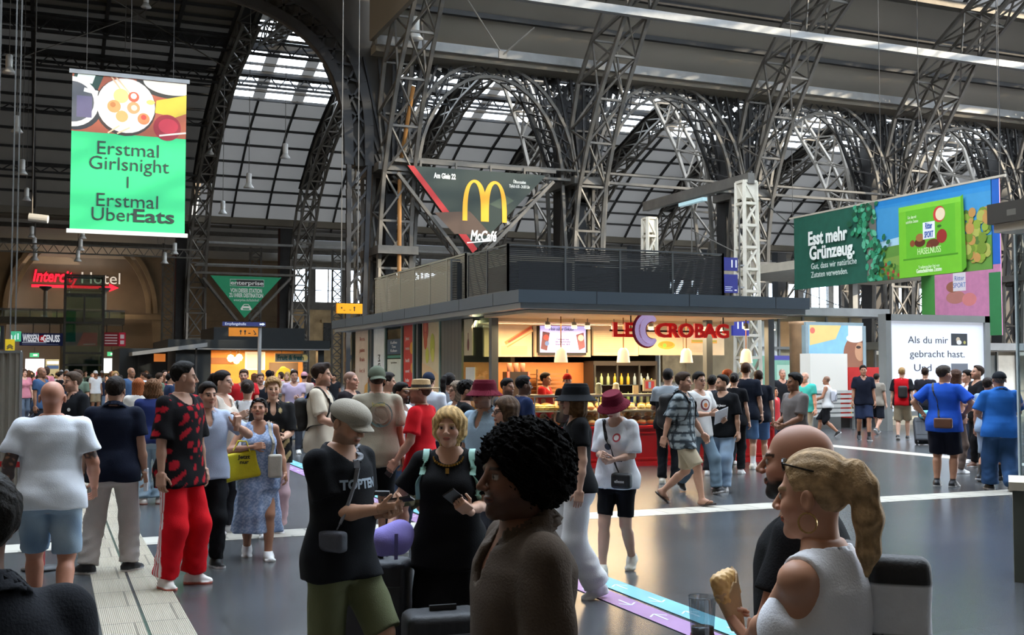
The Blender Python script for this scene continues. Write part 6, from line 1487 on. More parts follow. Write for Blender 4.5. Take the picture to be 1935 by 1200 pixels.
v, fc = text_geo('ellesse', .04, bold=.001, ext=0); mb = MB(); mb.v = [tuple(ei.W(np.array((-.125 - p[0] * .95, .243, .915 + p[1])))) for p in v]; mb.f = fc; t.part(mb, 'lettering', M('dcdcdc', .6))
# -- group on the pale strip
H['baldwhite'] = bw = Human('bald tattooed man in a white t-shirt and pale denim shorts seen from behind', 100, 8.1, 178, H=1.735, w=1.12, skin='b57f68', hair='bald', hairc='5a4438', top='dfe5ee', sleeve=.72, sl_r=.085, hem=.84, loose=.02, legs='8fa4b8', legpat=washed('6f8aa6', 'a9bccb'), legw=(.105, .092, .10), leghem=.97, pose='step_l', shoes='77797a', sole='e0e0de', arms=('down', 'down'), hands=({'at': (-.28, .10, .93)}, {'at': (.27, .15, .96)}), tattoo=(.02, .30), socks=('5a5c5e', .13))
H['navypolo'] = Human('man in a navy polo shirt, pale grey trousers and black shoes seen from behind', 218, 9.95, 172, H=1.735, w=1.05, skin='b08a74', hair='short', hairc='231c18', top='161c2c', sleeve=.7, sl_r=.08, hem=.84, collar=1, loose=.028, legs='b3aeaa', legw=(.104, .088, .085), pose=((-.20, -.02, .085, 0, 1.2), (.13, .06, .085, 0, -.7)), shoes='1b1e24', sole='d0d0cc', look=(-4, 2))
t = H['navypolo'].carry('leaflet', (.27, .06, .80), 'white folded leaflet held by the man in pale grey trousers', 'leaflet'); wp = H['navypolo'].W((.265, .05, .83)); t.part(MB().box(wp, (.03, .10, .20), rz=H['navypolo'].rz), 'sheet', M('d4d6da', .6))
H['red'] = rd_ = Human('tall young man in white-striped red track trousers and a black shirt with red prints', 343, 9.33, 48, H=1.87, w=.95, skin='a9806a', hair='fade', hairc='15120f', hairt=.008, top='141316', sleeve=.95, sl_r=.09, hem=.80, loose=.04, pattern=blot(('141316', 'a51a26'), .8, .55), legs='c4101c', legpat=stripes3, legw=(.112, .108, .105), leghem=1.97, pose=((-.14, .03, .085, 0, .5), (.13, -.03, .085, 0, -.35)), shoes='e4e2de', sole='c86a5a', look=(48, 3))
H['lightblue'] = lb = Human('man in a light blue shirt and black trousers raising a finger behind the red trousers', 392, 10.2, 14, H=1.685, skin='bd9078', hair='short', hairc='1c1613', top='a5b0c6', sleeve=.75, sl_r=.08, collar=1, neck='open', hem=.86, legs='17181b', pose='stand', shoes='1c1d20', sole='c9c9c9', arms=('point', 'down'), hands=({'at': (-.235, .20, 1.36), 'dir': (-.05, .2, 1), 'back': (-.5, .8, 0), 'curl': .55}, None), look=(10, 0))
H['darkw'] = Human('dark-haired woman in a pale sleeveless top sipping from a cup behind the light blue shirt', 420, 12.3, 55, H=1.79, fem=True, skin='c59c86', hair='pony', hairc='211a18', top='cfc4b8', sleeve=0, neck='tank', legs='2a2c32', arms=('chest', 'down'), hands=(None, {'at': (.08, .28, 1.28)}), look=(10, 0))
H['dress'] = dr = Human('woman in a light blue sleeveless dress and white sneakers', 490, 10.74, 6, H=1.535, fem=True, w=1.08, skin='ac7c62', hair='bun', hairc='1b1614', top='8ea3c4', sleeve=0, neck='scoop', skirt=(.29, .265, .225, .0, 1), pattern=blot(('8398bd', 'aebcd6'), 2.2, .1), pose='step_l', shoes='dfe0e2', sole='e8e8e8', arms=('down', 'strap'), hands=({'at': (-.27, .03, .92)}, {'at': (.06, .19, 1.24), 'pole': (1, -.3, -.3)}), look=(-14, -12), belly=.02, bust=.05, glasses='up')
t = dr.carry('tote_bag', (.21, .06, .98), 'bright yellow shopping bag with black print beside the blue dress', 'bag')
def ybag(P): return rbox(P, (.20, .10, 1.03), (.19, .065, .15), .03, np.array([[math.cos(.2), 0, math.sin(.2)], [0, 1, 0], [-math.sin(.2), 0, math.cos(.2)]])) + wr(P, 2, .005)
t.sdf('bag_body', ybag, (-.05, -.05, .8), (.48, .25, 1.28), .009, 'd8c414', dr)
hb = MB()
for q in (.08, .0): hb.path([dr.W((.10, .12 + q, 1.17)), dr.W((.14, .09 + q, 1.30)), dr.W((.22, .08 + q, 1.30)), dr.W((.27, .11 + q, 1.20))], .006)
t.part(hb, 'handle', M('c4b214', .6))
v, fc = text_geo('Jetzt\nnur', .07, bold=.003, ext=0); mb = MB(); mb.v = [tuple(dr.W(np.array((.16 - p[0] * .9, .176, 1.10 + p[1] * .8)))) for p in v]; mb.f = fc; t.part(mb, 'lettering', M('22210f', .6))
t = xbag(dr, 'cream shoulder bag hanging at the side of the woman in the blue dress', 'b9b2a4', (-.15, .17, 1.02), (.07, .04, .13), 'a8a294', [(-.14, .16, 1.14), (-.12, .14, 1.36), (-.10, .03, 1.52)], name='shoulder_bag')
H['blond'] = Human('young blond man in a black shirt with pale flowers looking at his phone', 516, 12.2, 4, H=1.72, skin='c79c82', hair='curly', hairc='a07c50', hairt=.02, top='1b1b1c', pattern=blot(('1b1b1c', 'a8946a'), .5, .75), sleeve=.95, sl_r=.09, collar=1, neck='open', hem=.83, legs='c9aab0', legw=(.10, .09, .095), shoes='dcdcdc', arms=('phone', 'phone'), hands=({'at': (-.09, .28, 1.10)}, {'at': (.08, .28, 1.20)}), pose='step_r')
ph(H['blond'], 1, 'dark phone of the young blond man in the flowered shirt')
H['tote'] = tt = Human('dark-haired woman in a white t-shirt with a black strap seen from behind', 468, 13.2, 176, H=1.68, fem=True, skin='bd9680', hair='bun', hairc='2c211b', top='dcdcde', legs='23252b', sleeve=.7)
t = xbag(tt, 'white tote bag with black handle on the woman in the white t-shirt', 'd9d8d4', (-.2, -.05, .98), (.05, .13, .17), '1a1a1c', [(-.19, -.12, 1.15), (-.11, -.10, 1.46), (-.12, .02, 1.50)], name='tote_bag')
H['cream'] = cr_ = Human('bearded man in a cream shirt with a dark strap, facing the kiosk side', 606, 12.8, 78, H=1.87, skin='bd9078', hair='quiff', hairc='2e211a', top='c6bba8', sleeve=.8, sl_r=.085, hem=.82, legs='1d1e22', arms=('down', 'hold'), beard=('33241c', .5), look=(5, 0))
backpack(cr_, 'black backpack on the man in the cream shirt', '17181a', .8)
H['olivecap'] = oc = Human('man in an olive backwards cap, tan t-shirt and black shorts seen from behind', 712, 11.2, 188, H=1.845, skin='b58a72', hair='short', hairc='3a2c22', hat='cap_back', hatc='5a6152', top='a29a88', sleeve=.85, sl_r=.085, hem=.83, loose=.035, legs='16171b', legw=(.108, .10, .11), leghem=.9, pose='step_r', shoes='e2e2e2', socks=('dedede', .16), arms=('down', 'down'))
disc_on(oc, .02, 1.30, .12, '6f8f8c', -1, 'back_print'); disc_on(oc, .02, 1.30, .085, 'a29a88', -1, 'back_print', .002); oc.text('bowl', .06, 1.40, 'b5a24a', .12, side=-1, name='back_print')
H['redtee'] = rt = Human('man in a straw hat, bright red t-shirt and camouflage shorts', 796, 11.05, -112, H=1.715, w=1.05, skin='bd8a74', hair='short', hairc='5a3826', hat='straw', hatc='c2a67c', top='cc1a24', sleeve=.75, sl_r=.08, hem=.84, legs='5d5a45', legpat=blot(('6a644c', '3f3f30'), .7, .1), legw=(.105, .10, .11), leghem=1.02, pose='step_l', shoes='e2e2e0', socks=('26282a', .14), arms=('swing_f', 'down'), hands=({'at': (-.25, .16, .94)}, None), beard=('5a3626', .5), look=(15, 0))
ph(rt, 0, 'pale cased phone in the lowered hand of the man in the red t-shirt')
H['beardw'] = Human('bearded dark-skinned man in a white t-shirt and jeans facing the straw hat', 757, 12.4, 58, H=1.66, skin='7a5440', hair='short', hairc='14100e', hairt=.006, beard=('14100e', .8), top='d4d6da', legs='3f5068', arms=('phone', 'down'), hat=None)
H['redbucket'] = Human('man in a red bucket hat, sunglasses and light blue shirt', 916, 9.7, -38, H=1.70, skin='b98c76', hair='short', hairc='2c221c', hat='bucket', hatc='64182a', glasses='dark', top='9fb8cc', collar=1, neck='open', sleeve=.8, legs='33363e', beard=('3a2c24', .35), look=(-12, 0))
# -- behind them, towards the kiosk
def bg(label, px, d, face, **k): return Human(label, px, d, face, **k)
bg('balding man in a dark jacket behind the cream shirt', 662, 15, 60, H=1.78, skin='bd8c76', hair='buzz', hairc='4a3c34', top='1f1a1e', sleeve=1.9, legs='2a2b30')
bg('short-haired woman in a grey vest behind the olive cap', 731, 14.2, 95, H=1.76, fem=True, skin='b98e76', hair='short', hairc='1c1614', top='6d6a6c', sleeve=0, neck='tank', legs='25262b')
bg('man in a navy cap and pale grey t-shirt walking along the poster wall', 810, 15.2, 165, H=1.77, skin='c29a82', hair='short', hairc='2a211c', hat='beanie', hatc='1c2436', top='c3c6cf', legs='2c3440', pose='step_l')
bg('woman with tied dark hair in a grey top near the kiosk wall', 849, 15.6, 140, H=1.75, fem=True, skin='b88c74', hair='pony', hairc='191413', top='8b9098', legs='33363d')
bg('bearded man with dark hair in a black t-shirt beside the red bucket hat', 880, 12.6, 95, H=1.68, skin='a67a62', hair='curly', hairc='14100e', beard=('14100e', .8), top='17181b', legs='2b2d33')
bg('woman with glasses in a pale top behind the blonde woman', 864, 13.6, -60, H=1.66, fem=True, skin='bf947e', hair='mid', hairc='7a6a5a', glasses='clear', top='b9c2cc', legs='4a4d55')
bg('dark-haired man waiting at the glass corner of the bakery', 958, 15.2, 50, H=1.68, skin='8f6650', hair='short', hairc='120f0e', beard=('120f0e', .6), top='3a3d44', legs='24262a')
bg('dark-skinned man in a navy jacket at the end of the bakery counter', 988, 13.6, 112, H=1.73, skin='5a3d2e', hair='short', hairt=.006, hairc='100d0c', top='1e2a4a', sleeve=1.9, sl_r=.075, legs='22242a')
bg('bakery worker in a red cap behind the display', 1072, 20.4, 10, H=1.72, fem=True, skin='b98a70', hair='short', hairc='2a1f1a', hat='beanie', hatc='c8281e', top='2a2326', legs='1d1d1f')
bg('bakery worker in a red apron at the coffee machine', 1030, 21.0, 70, H=1.74, skin='8f6650', hair='short', hairc='15110f', top='a81c22', legs='1d1d1f', arms=('hold', 'hold'))
# -- queue at the counter
H['plaid'] = pl = Human('man in a grey plaid shirt and khaki shorts striding in flip flops', 1290, 14.9, 72, H=1.80, skin='bd9078', hair='short', hairc='3a2a20', top='59646b', pattern=plaid, sleeve=1.0, sl_r=.085, hem=.78, loose=.03, collar=1, legs='b5a78e', legw=(.108, .10, .11), leghem=.95, pose='walk_r', shoes=None, arms=('swing_f', 'swing_b'), beard=('3a2a20', .3))
for i in (0, 1):
    c = pl.ank[i]; Rf = pl.footR(i); mb = MB(); N_ = 14; ring = []
    for q in range(N_):
        a = 2 * math.pi * q / N_; ring.append(Vector(c + Rf @ np.array((.045 * math.cos(a) * (1 + .15 * math.sin(a)), .055 + .14 * math.sin(a), -.086))) * pl.k)
    mb.poly(ring); mb.poly([v - Vector((0, 0, .018)) for v in ring][::-1])
    for q in range(N_): mb.poly([ring[q], ring[(q + 1) % N_], ring[(q + 1) % N_] - Vector((0, 0, .018)), ring[q] - Vector((0, 0, .018))])
    st_ = lambda p: Vector(c + Rf @ np.array(p)) * pl.k
    mb.bar(st_((.0, .12, -.03)), st_((.045, .05, -.075)), .012, .006).bar(st_((.0, .12, -.03)), st_((-.045, .05, -.075)), .012, .006); mb.build('sandal', M('2a1d1a', .6), pl.o)
backpack(pl, 'black backpack on the man in the plaid shirt', '141517', 1.05)
H['thunder'] = th = Human('man in a white t-shirt with a badge print and jeans beyond the plaid shirt', 1320, 16.3, 42, H=1.80, skin='b88e76', hair='short', hairc='17120f', top='d2d2d0', sleeve=.75, legs='6f8494', legw=(.10, .085, .085), pose='walk_l', shoes='1c1d20', arms=('hold', 'phone'), glasses='clear')
disc_on(th, .0, 1.27, .085, '6a3038'); disc_on(th, .0, 1.28, .06, 'cfcfcd', r0=.002); disc_on(th, .0, 1.265, .035, 'c0703a', r0=.003)
t = th.carry('paper_sheet', (-.05, .36, 1.12), 'white sheet of paper held between the plaid shirt and the black t-shirt', 'paper'); t.part(MB().box(th.W((-.06, .40, 1.12)), (.21, .004, .30), R=Matrix.Rotation(th.rz, 3, 'Z') @ Matrix.Rotation(-.75, 3, 'X') @ Matrix.Rotation(.5, 3, 'Y')), 'sheet', M('e3e6ee', .6))
H['hood'] = Human('man in a black and grey top ordering at the bakery counter', 1262, 17.6, 168, H=1.81, skin='b88e76', hair='short', hairc='191412', top='17181b', pattern=tint('1a1b1e', '8f979e', lambda s, V: V[:, 2] > 1.28), sleeve=.8, legs='1b1c20', shoes='cfc8b8', arms=('hold', 'hold'))
H['jeans'] = jn = Human('man in an oversized black t-shirt and light blue jeans', 1366, 16.65, -24, H=1.73, skin='b58a70', hair='fade', hairc='14110f', hairt=.012, top='141518', sleeve=.95, sl_r=.095, hem=.84, loose=.045, legs='8aa2bc', legpat=washed('7890ac', 'a3b8cc'), legw=(.112, .10, .10), pose='step_l', shoes='e4e4e6', sole='eaeaea', look=(-38, 0), beard=('14110f', .7))
jn.text('Black Jeans', .05, 1.30, 'd8d8d6', .20, bold=.003)
H['denim'] = Human('tall man in a navy t-shirt and denim shorts queueing, seen from behind', 1409, 20.2, 172, H=1.92, skin='c29880', hair='short', hairc='3a261a', top='191e2a', sleeve=.75, sl_r=.085, hem=.84, legs='4f6f98', legpat=washed('48688f', '5f80a8'), legw=(.108, .10, .108), leghem=.92, shoes='cfcbc2', socks=('dedede', .22), pose='stand')
Human('man in blue shorts with a hand on his back, next to the tall queueing man', 1433, 20.6, 188, H=1.78, skin='c29880', hair='short', hairc='2c1e16', top='171b25', hem=.84, sleeve=.75, legs='53749e', legw=(.108, .10, .108), leghem=.92, shoes='d2cdc4', socks=('dedede', .22), arms=('behind', 'down'))
Human('woman with dark tied hair in a black t-shirt in the bakery queue', 1387, 19.3, 170, H=1.74, fem=True, skin='bf967e', hair='bun', hairc='1d1613', top='15161a', legs='17181b', shoes='e0e0e0')
Human('ginger person in a white t-shirt with a dark strap in the bakery queue', 1374, 21.2, 130, H=1.80, skin='c99c84', hair='short', hairc='9a4a26', top='d6d4d4', legs='2b2d33')
Human('dark-haired man half hidden behind the black t-shirt at the counter', 1345, 19.0, 160, H=1.70, skin='b08570', hair='curly', hairc='17120f', top='2b2e36', legs='24262b')
H['grey'] = gt = Human('young man in a grey t-shirt with folded hands above the bald head', 1502, 15.3, -52, H=1.745, skin='8a6048', hair='fade', hairt=.022, hairc='100e0d', top='6e6866', sleeve=.8, sl_r=.085, loose=.03, hem=.84, legs='2a2b30', arms=('phone', 'phone'), hands=({'at': (-.08, .27, 1.06)}, {'at': (.10, .25, 1.08)}), look=(-10, 0))
# -- far side of the concourse
H['tank'] = tk = Human('tanned person in a white tank top and black shorts hurrying away', 1562, 29.6, -104, H=1.66, skin='a9785e', hair='buzz', hairc='5a4436', top='dadada', sleeve=0, neck='tank', hem=.88, legs='18181b', legw=(.11, .11, .115), leghem=1.05, pose='walk_r', shoes='1d1d20', arms=('hold', 'hold'))
t = tk.carry('gym_bag', (.05, -.19, 1.15), 'white drawstring bag with a round crest on the person in the tank top', 'bag'); t.sdf('sack', lambda P: rbox(P, (.0, -.20, 1.18), (.14, .06, .17), .055), (-.25, -.33, .9), (.25, -.08, 1.45), .02, 'c9cbd6', tk)
Rb = tk.W((0, -.264, 1.12)); n_ = Vector((math.sin(tk.rz), -math.cos(tk.rz), 0)); mb = MB(); sx_ = Vector((math.cos(tk.rz), math.sin(tk.rz), 0))
for r_, o_ in ((.10, 0), (.075, .003)): pass
t.part(MB().poly([Rb + n_ * .004 + sx_ * (.10 * math.cos(a)) + Vector((0, 0, .10 * math.sin(a))) for a in np.linspace(0, 6.28, 20)[:-1]]), 'crest', M('2b3040', .6)); t.part(MB().poly([Rb + n_ * .007 + sx_ * (.065 * math.cos(a)) + Vector((0, 0, .065 * math.sin(a))) for a in np.linspace(0, 6.28, 20)[:-1]]), 'crest', M('c2c4cc', .6)); t.part(MB().bar(Rb + n_ * .009 - Vector((0, 0, .06)), Rb + n_ * .009 + Vector((0, 0, .06)), .02, .002).bar(Rb + n_ * .009 - sx_ * .05, Rb + n_ * .009 + sx_ * .05, .02, .002), 'crest', M('2b3040', .6))
Human('tall man in a navy polo shirt and navy shorts walking towards the camera', 1631, 28.4, 8, H=1.92, skin='a87a62', hair='short', hairc='1f1814', top='161a28', collar=1, sleeve=.75, sl_r=.085, legs='232c44', legw=(.11, .105, .115), leghem=.92, pose='step_l', shoes='1b1c20', socks=('1b1c20', .2))
Human('person in a patterned pale shirt just behind the tall navy polo shirt', 1656, 31, 160, H=1.72, skin='b88c76', hair='short', hairc='2a211c', top='8d857a', legs='20242e', leghem=.95, legw=(.11, .105, .11), pose='walk_l', shoes='2a2a2c')
rb = H['redback'] = Human('man in a red and black jersey and khaki shorts seen from behind', 1704, 28.6, 172, H=1.86, skin='c29a84', hair='short', hairc='9a7a50', top='b8121c', pattern=tint('b8141e', '15161a', lambda s, V: np.abs(V[:, 0]) > .17), sleeve=.85, sl_r=.09, legs='8d826e', legw=(.11, .105, .115), leghem=1.0, pose='step_r', shoes='222326', arms=('down', 'pull'))
t = rb.carry('gym_bag', (.03, -.2, 1.15), 'small black drawstring bag on the red and black jersey', 'bag'); t.sdf('sack', lambda P: rbox(P, (.04, -.19, 1.17), (.11, .05, .15), .045), (-.2, -.3, .9), (.25, -.08, 1.45), .02, '17171a', rb)
sc_ = suitcase(1745, 26.5, 'tilted grey suitcase with a turquoise bag on top, pulled by the red and black jersey', .42, .62, .26, '2f343c', rz=-.6, tilt=-.5)
p = gd(1752, 26.7); p.z = .72; t = Thing('holdall', p, 'small turquoise bag lying on the tilted grey suitcase', 'bag'); V, Q = nets(lambda P: rbox(P, (0, 0, 0), (.2, .12, .10), .07), (-.3, -.25, -.2), (.3, .25, .2), .02); np_mesh('bag_body', V, Q, np.tile(np.array(lin('5fb0c0')), (len(V), 1)), LEATH, t.o)
Human('man in a dark shirt between the red jersey and the royal blue shirt', 1748, 27, 165, H=1.84, skin='b58c76', hair='short', hairc='2e2019', top='22222a', legs='2a2c34')
rbl = H['royal'] = Human('stout man in a royal blue t-shirt with hands on hips, seen from behind', 1782, 17.2, 168, H=1.86, w=1.12, belly=.05, skin='b08066', hair='short', hairc='3a322c', top='2756bd', sleeve=.78, sl_r=.09, hem=.82, loose=.03, legs='191c28', legw=(.112, .105, .115), leghem=1.0, pose='stand', shoes='1d1e22', socks=('1d1e22', .13), arms=('hip', 'hip'), hands=({'at': (-.23, -.02, 1.02), 'pole': (-1, -.2, 0), 'dir': (.6, .4, -.4)}, {'at': (.23, .12, 1.06), 'pole': (1, -.5, -.2)}), look=(-35, 0))
xbag(rbl, 'brown leather crossbody bag on the back of the royal blue t-shirt', '5f3a24', (.04, -.235, .94), (.115, .035, .075), '23242c', [(-.02, -.25, 1.0), (-.08, -.2, 1.3), (-.12, -.02, 1.53)], name='crossbody_bag')
Human('long-haired woman in a pale pink top beside the royal blue t-shirt', 1806, 19.4, 110, H=1.80, fem=True, skin='c49a84', hair='long', hairc='4a3226', top='b98f80', sleeve=.5, legs='6a5a52', arms=('hold', 'hold'))
Human('dark-haired man in a white t-shirt behind the long-haired woman', 1829, 21.5, -70, H=1.79, skin='b48a74', hair='short', hairc='17120f', top='d2d3d8', legs='3a4050')
Human('man in black with a short beard standing with crossed legs, chin raised', 1846, 20.6, -64, H=1.87, skin='b88c74', hair='fade', hairc='3a2c24', top='16171b', sleeve=.8, legs='15161a', legw=(.10, .075, .065), pose='cross', shoes='5a3a2a', arms=('hold', 'hip'), beard=('3a2c24', .5), look=(0, -10))
cb_ = H['bluecap'] = Human('stout man in a bright blue polo shirt, dark cap and jeans', 1888, 16.6, 196, H=1.78, w=1.16, belly=.05, skin='b08068', hair='short', hairc='6a6058', hat='cap', hatc='1f2328', top='2f6ec2', sleeve=.85, sl_r=.095, collar=1, hem=.82, loose=.035, legs='2e4468', legpat=washed('28405f', '3a5a86'), legw=(.112, .105, .105), pose='step_l', shoes='17181b', arms=('hold', 'hold'))
Human('person in pale denim shorts and black socks hidden beside the bright blue polo shirt', 1866, 17.9, 150, H=1.68, skin='b08068', hair='short', hairc='2a221e', top='8fa6c0', legs='8b9db2', leghem=.98, legw=(.108, .10, .11), shoes='1b1c1f', socks=('1a1b1e', .30), pose='step_r')
Human('older bald man in a teal shirt beyond the kiosk end', 1521, 25.5, -30, H=1.74, w=1.1, skin='bd8c76', hair='bald', hairc='8a8078', top='3fa8a0', legs='8d8474', belly=.04)
Human('bald man in a dark waiter vest beyond the kiosk end', 1478, 27, 20, H=1.82, skin='bd8c76', hair='buzz', hairc='6a5a50', top='202228', legs='1d1e22')
Human('child in a red shirt beyond the grey kiosk post', 1462, 24, 60, H=1.42, skin='b98c74', hair='short', hairc='2a211c', top='c03a40', legs='2c3040')
# -- left middle distance
H['bluetop'] = Human('woman with wavy brown hair in a blue top and light jeans seen from behind', 290, 15.0, 178, H=1.66, fem=True, w=1.1, skin='c29a84', hair='wavy', hairc='6a4a32', hairt=.022, top='2a3566', sleeve=.95, hem=.88, legs='8fa3b2', legpat=washed('8097aa', 'a6b8c4'), legw=(.10, .085, .10), shoes='d9cfc8', sole='b86a5a')
Human('red-haired woman in a white lace top walking away', 262, 17.2, 180, H=1.70, fem=True, skin='cba28c', hair='long', hairc='8f4f2c', top='d2ccc4', legs='2a3040', pose='walk_l')
bp_ = H['blackpolo'] = Human('man in a black polo shirt with a white chest logo behind the bald tattooed man', 140, 13.9, -52, H=1.77, skin='b98c76', hair='short', hairc='4a3a2e', top='191b1f', collar=1, sleeve=.72, sl_r=.08, legs='25272d', look=(-20, 0), beard=('4a3a2e', .4))
disc_on(bp_, -.09, 1.31, .022, 'd8d8d6')
Human('man in a pale lavender t-shirt looking at his phone before the far food kiosk', 556, 24, 4, H=1.80, skin='b88c74', hair='curly', hairc='2a1f1a', top='b3a3b8', legs='3a3d46', arms=('phone', 'down'), pose='step_l')
Human('man in a red shirt holding a bottle before the far food kiosk', 461, 22, -5, H=1.80, w=1.1, skin='b98c76', hair='short', hairc='4a3a30', top='b82026', legs='23262e', arms=('hold', 'down'))
Human('man in a black jacket before the far food kiosk', 492, 23, 10, H=1.73, skin='bd9078', hair='short', hairc='6a5a4a', top='191b22', sleeve=1.9, legs='23252c')
Human('person in a pink cap at the far food kiosk', 575, 27, 170, H=1.74, skin='c29a84', hair='short', hairc='2a211c', hat='cap', hatc='c08a94', top='c9b8b0', legs='4a4d58')
Human('man with a dark cap and white shirt facing the far food kiosk', 508, 28, 175, H=1.78, skin='b08870', hair='short', hairc='1c1613', hat='cap', hatc='17181b', top='c4c6ca', legs='2b2d33')
# -- the far crowd: a few kinds copied
CR = [dict(top='1b1c20', legs='23252b', hair='short', hairc='1c1613'), dict(top='c9ccd2', legs='2a3140', hair='short', hairc='2e2019', pose='walk_l'), dict(top='23304a', legs='5d7088', hair='curly', hairc='15110f', pose='walk_r'), dict(fem=True, top='8d3238', legs='202228', hair='long', hairc='5a3a26', pose='step_l'), dict(fem=True, top='b9b3ac', legs='3f5068', hair='mid', hairc='9a7a50', pose='walk_r'),
      dict(top='5d6a5a', legs='77705f', leghem=.95, legw=(.108, .10, .11), hair='short', hairc='3a2a20', pose='step_r'), dict(fem=True, top='15161a', legs='17181b', hair='bun', hairc='1a1513', pose='walk_l'), dict(top='d6d8dc', legs='8a7d66', leghem=.95, legw=(.108, .10, .11), hat='cap', hatc='d0d2d6', hair='short', hairc='2a211c'), dict(top='3a506e', legs='24262c', hair='bald', hairc='4a3c34', pose='step_l'), dict(fem=True, top='c07a86', legs='55606e', hair='bob', hairc='3a2a22', pose='step_r')]
CL = ['man in dark clothes', 'man in a white top striding', 'curly-haired man in a navy top and jeans', 'long-haired woman in a wine red top', 'fair-haired woman in a beige top', 'man in a sage shirt and shorts', 'woman all in black with tied hair', 'man in a white cap and shirt', 'bald man in a steel blue shirt', 'woman with bobbed hair in a rose top']
rnd = random.Random(5); CP = []
for k, c in enumerate(CR):
    lb = CL[k] + ' in the far crowd before the portal'
    h = Human(lb, 60 + k * 19, 44 + (k * 7) % 13, rnd.choice([0, 180, 150, 20]), H=1.60 + .02 * k, skin=rnd.choice(['c29a84', 'b58a70', '8a6048']), group=CL[k] + ' in the far crowd', lod=40, wrinkle=.003, **c); CP.append(h)
taken = [Vector(h.loc) for h in CP]
for k in range(64):
    for _ in range(60):
        px = rnd.uniform(36, 330) if k < 52 else rnd.uniform(330, 640); d = rnd.uniform(25, 62) if k < 52 else rnd.uniform(30, 46)
        p = gd(px, d)
        if all((p - q).length > .8 for q in taken) and not (px > 232 and d > 44 and k < 52): break
    taken.append(p); h = CP[k % 10]; c = copy_tree(h.o); c.location = p; c.rotation_euler = (0, 0, rnd.uniform(0, 6.28)); s_ = rnd.uniform(.95, 1.07); c.scale = (s_, s_, s_)
    c['label'] = CL[k % 10] + (' in the far crowd before the portal' if k < 52 else ' in the crowd by the far food kiosk')
    c['group'] = CL[k % 10] + (' in the far crowd' if k < 52 else ' by the far food kiosk')
# ================================================================ far food kiosk
YB = 54.8
a, b, zt, zb = span(330, 616, 641, 656, 'Y', YB)
k2 = Thing('food_kiosk', ((a.x + b.x) / 2, YB, 0), 'far dark food kiosk with a warm lit front under the green triangle sign', 'kiosk')
BLK = mat('black_cladding', '23282b', .45, .2, .1); Z2 = zt
k2.part(MB().bb((a.x - .3, YB, Z2 - .42), (b.x + .2, YB + 8, Z2)), 'roof', BLK); k2.part(MB().bb((a.x - .3, YB - .05, Z2 - .48), (b.x + .2, YB + .2, Z2 - .42)), 'roof_edge', LSTEEL)
c0, c1 = atY(404, 625, YB + 1.0), atY(576, 625, YB + 1.0)
k2.part(MB().bb((c0.x, YB + 1, Z2), (c1.x, YB + 6, 1.8 + (698 - 622) / 2100 * 57)), 'roof_box', BLK)
o0, o1 = atY(398, 690, YB + .5).x, atY(600, 690, YB + .5).x
k2.part(MB().bb((a.x + .1, YB + .4, 0), (o0, YB + 6, Z2 - .42)).bb((o1, YB + .4, 0), (b.x, YB + .9, Z2 - .42)).bb((o0, YB + .5, 0), (o1, YB + .8, 1.0)), 'wall', BLK)
k2.part(MB().bb((o0, YB + 4, 0), (o1, YB + 4.1, Z2 - .45)).bb((o0 - .02, YB + .9, 0), (o0 + .02, YB + 4, Z2 - .45)), 'inner_wall', mat('orange_wall', 'c88440', .6, 0, .25, 1))
F = Face(k2, (o0, YB + 3.98, 1.2), EXX, EZ, o1 - o0, 1.6)
F.rect(.42, .35, .62, .95, 'd8d2c4').rect(.66, .1, .95, .6, '5a4636').rect(.05, .55, .35, .75, '7a4a2a').layer().rect(.44, .4, .60, .9, 'b9b4ac').disc(.8, .35, .2, 'c9a33a').done(.3)
area('far_kiosk_light', ((o0 + o1) / 2, YB + 2.2, Z2 - .5), 4.5, 2.5, 420, (1.0, .72, .36))
for q, (px, py) in enumerate(((436, 677), (447, 681), (452, 676))):
    p = atY(px, py, YB + 2.0); t = Thing('globe_lamp', p, 'glowing yellow globe lamp in the far food kiosk, ' + ['first of the cluster', 'lowest of the cluster', 'last of the cluster'][q], 'lamp', 'globe lamps of the far kiosk')
    t.part(MB().lathe([(.02, -.19), (.12, -.15), (.19, 0), (.12, .15), (.02, .19)], p, 14), 'globe', mat('globe_glow', 'ffd27a', .4, emit=6), True); t.part(MB().tube(p + Vector((0, 0, .18)), (p.x, p.y, Z2 - .42), .012, n=6), 'cable', DSTEEL)
t, F = board('hanging_sign', 520, 582, 668, 684, 'Y', YB + .9, .04, M('c9d0c4', .5), 'pale rounded sign with wavy teal lettering in the far food kiosk', 'sign')
F.text('Fruit & fresh', .47, .5, .34, '2a7f8a', fit=F.W * .8, bold=.012).disc(.9, .5, .16, 'e0cf8a').done(.2); t.part(MB().bar(t.loc + Vector((-.5, .02, .3)), t.loc + Vector((-.5, .02, 1.0)), .02).bar(t.loc + Vector((.5, .02, .3)), t.loc + Vector((.5, .02, 1.0)), .02), 'cable', DSTEEL)
p = atY(537, 711, YB - 1.2); t = Thing('round_sign', (p.x, p.y, 0), 'yellow round sign with white letters on a stand before the far food kiosk', 'sign')
t.part(MB().tube(p + Vector((0, .03, 0)), p, .42, n=28), 'disc', M('d9b92a', .5, emit=.1)); t.part(MB().bar((p.x, p.y + .05, 0), (p.x, p.y + .05, p.z), .05).bb((p.x - .25, p.y - .2, 0), (p.x + .25, p.y + .25, .04)), 'stand', DSTEEL)
t.text('WF', p + Vector((0, -.004, 0)), EXX, EZ, .42, M('f0ead0', .5), fit=.5, bold=.01)
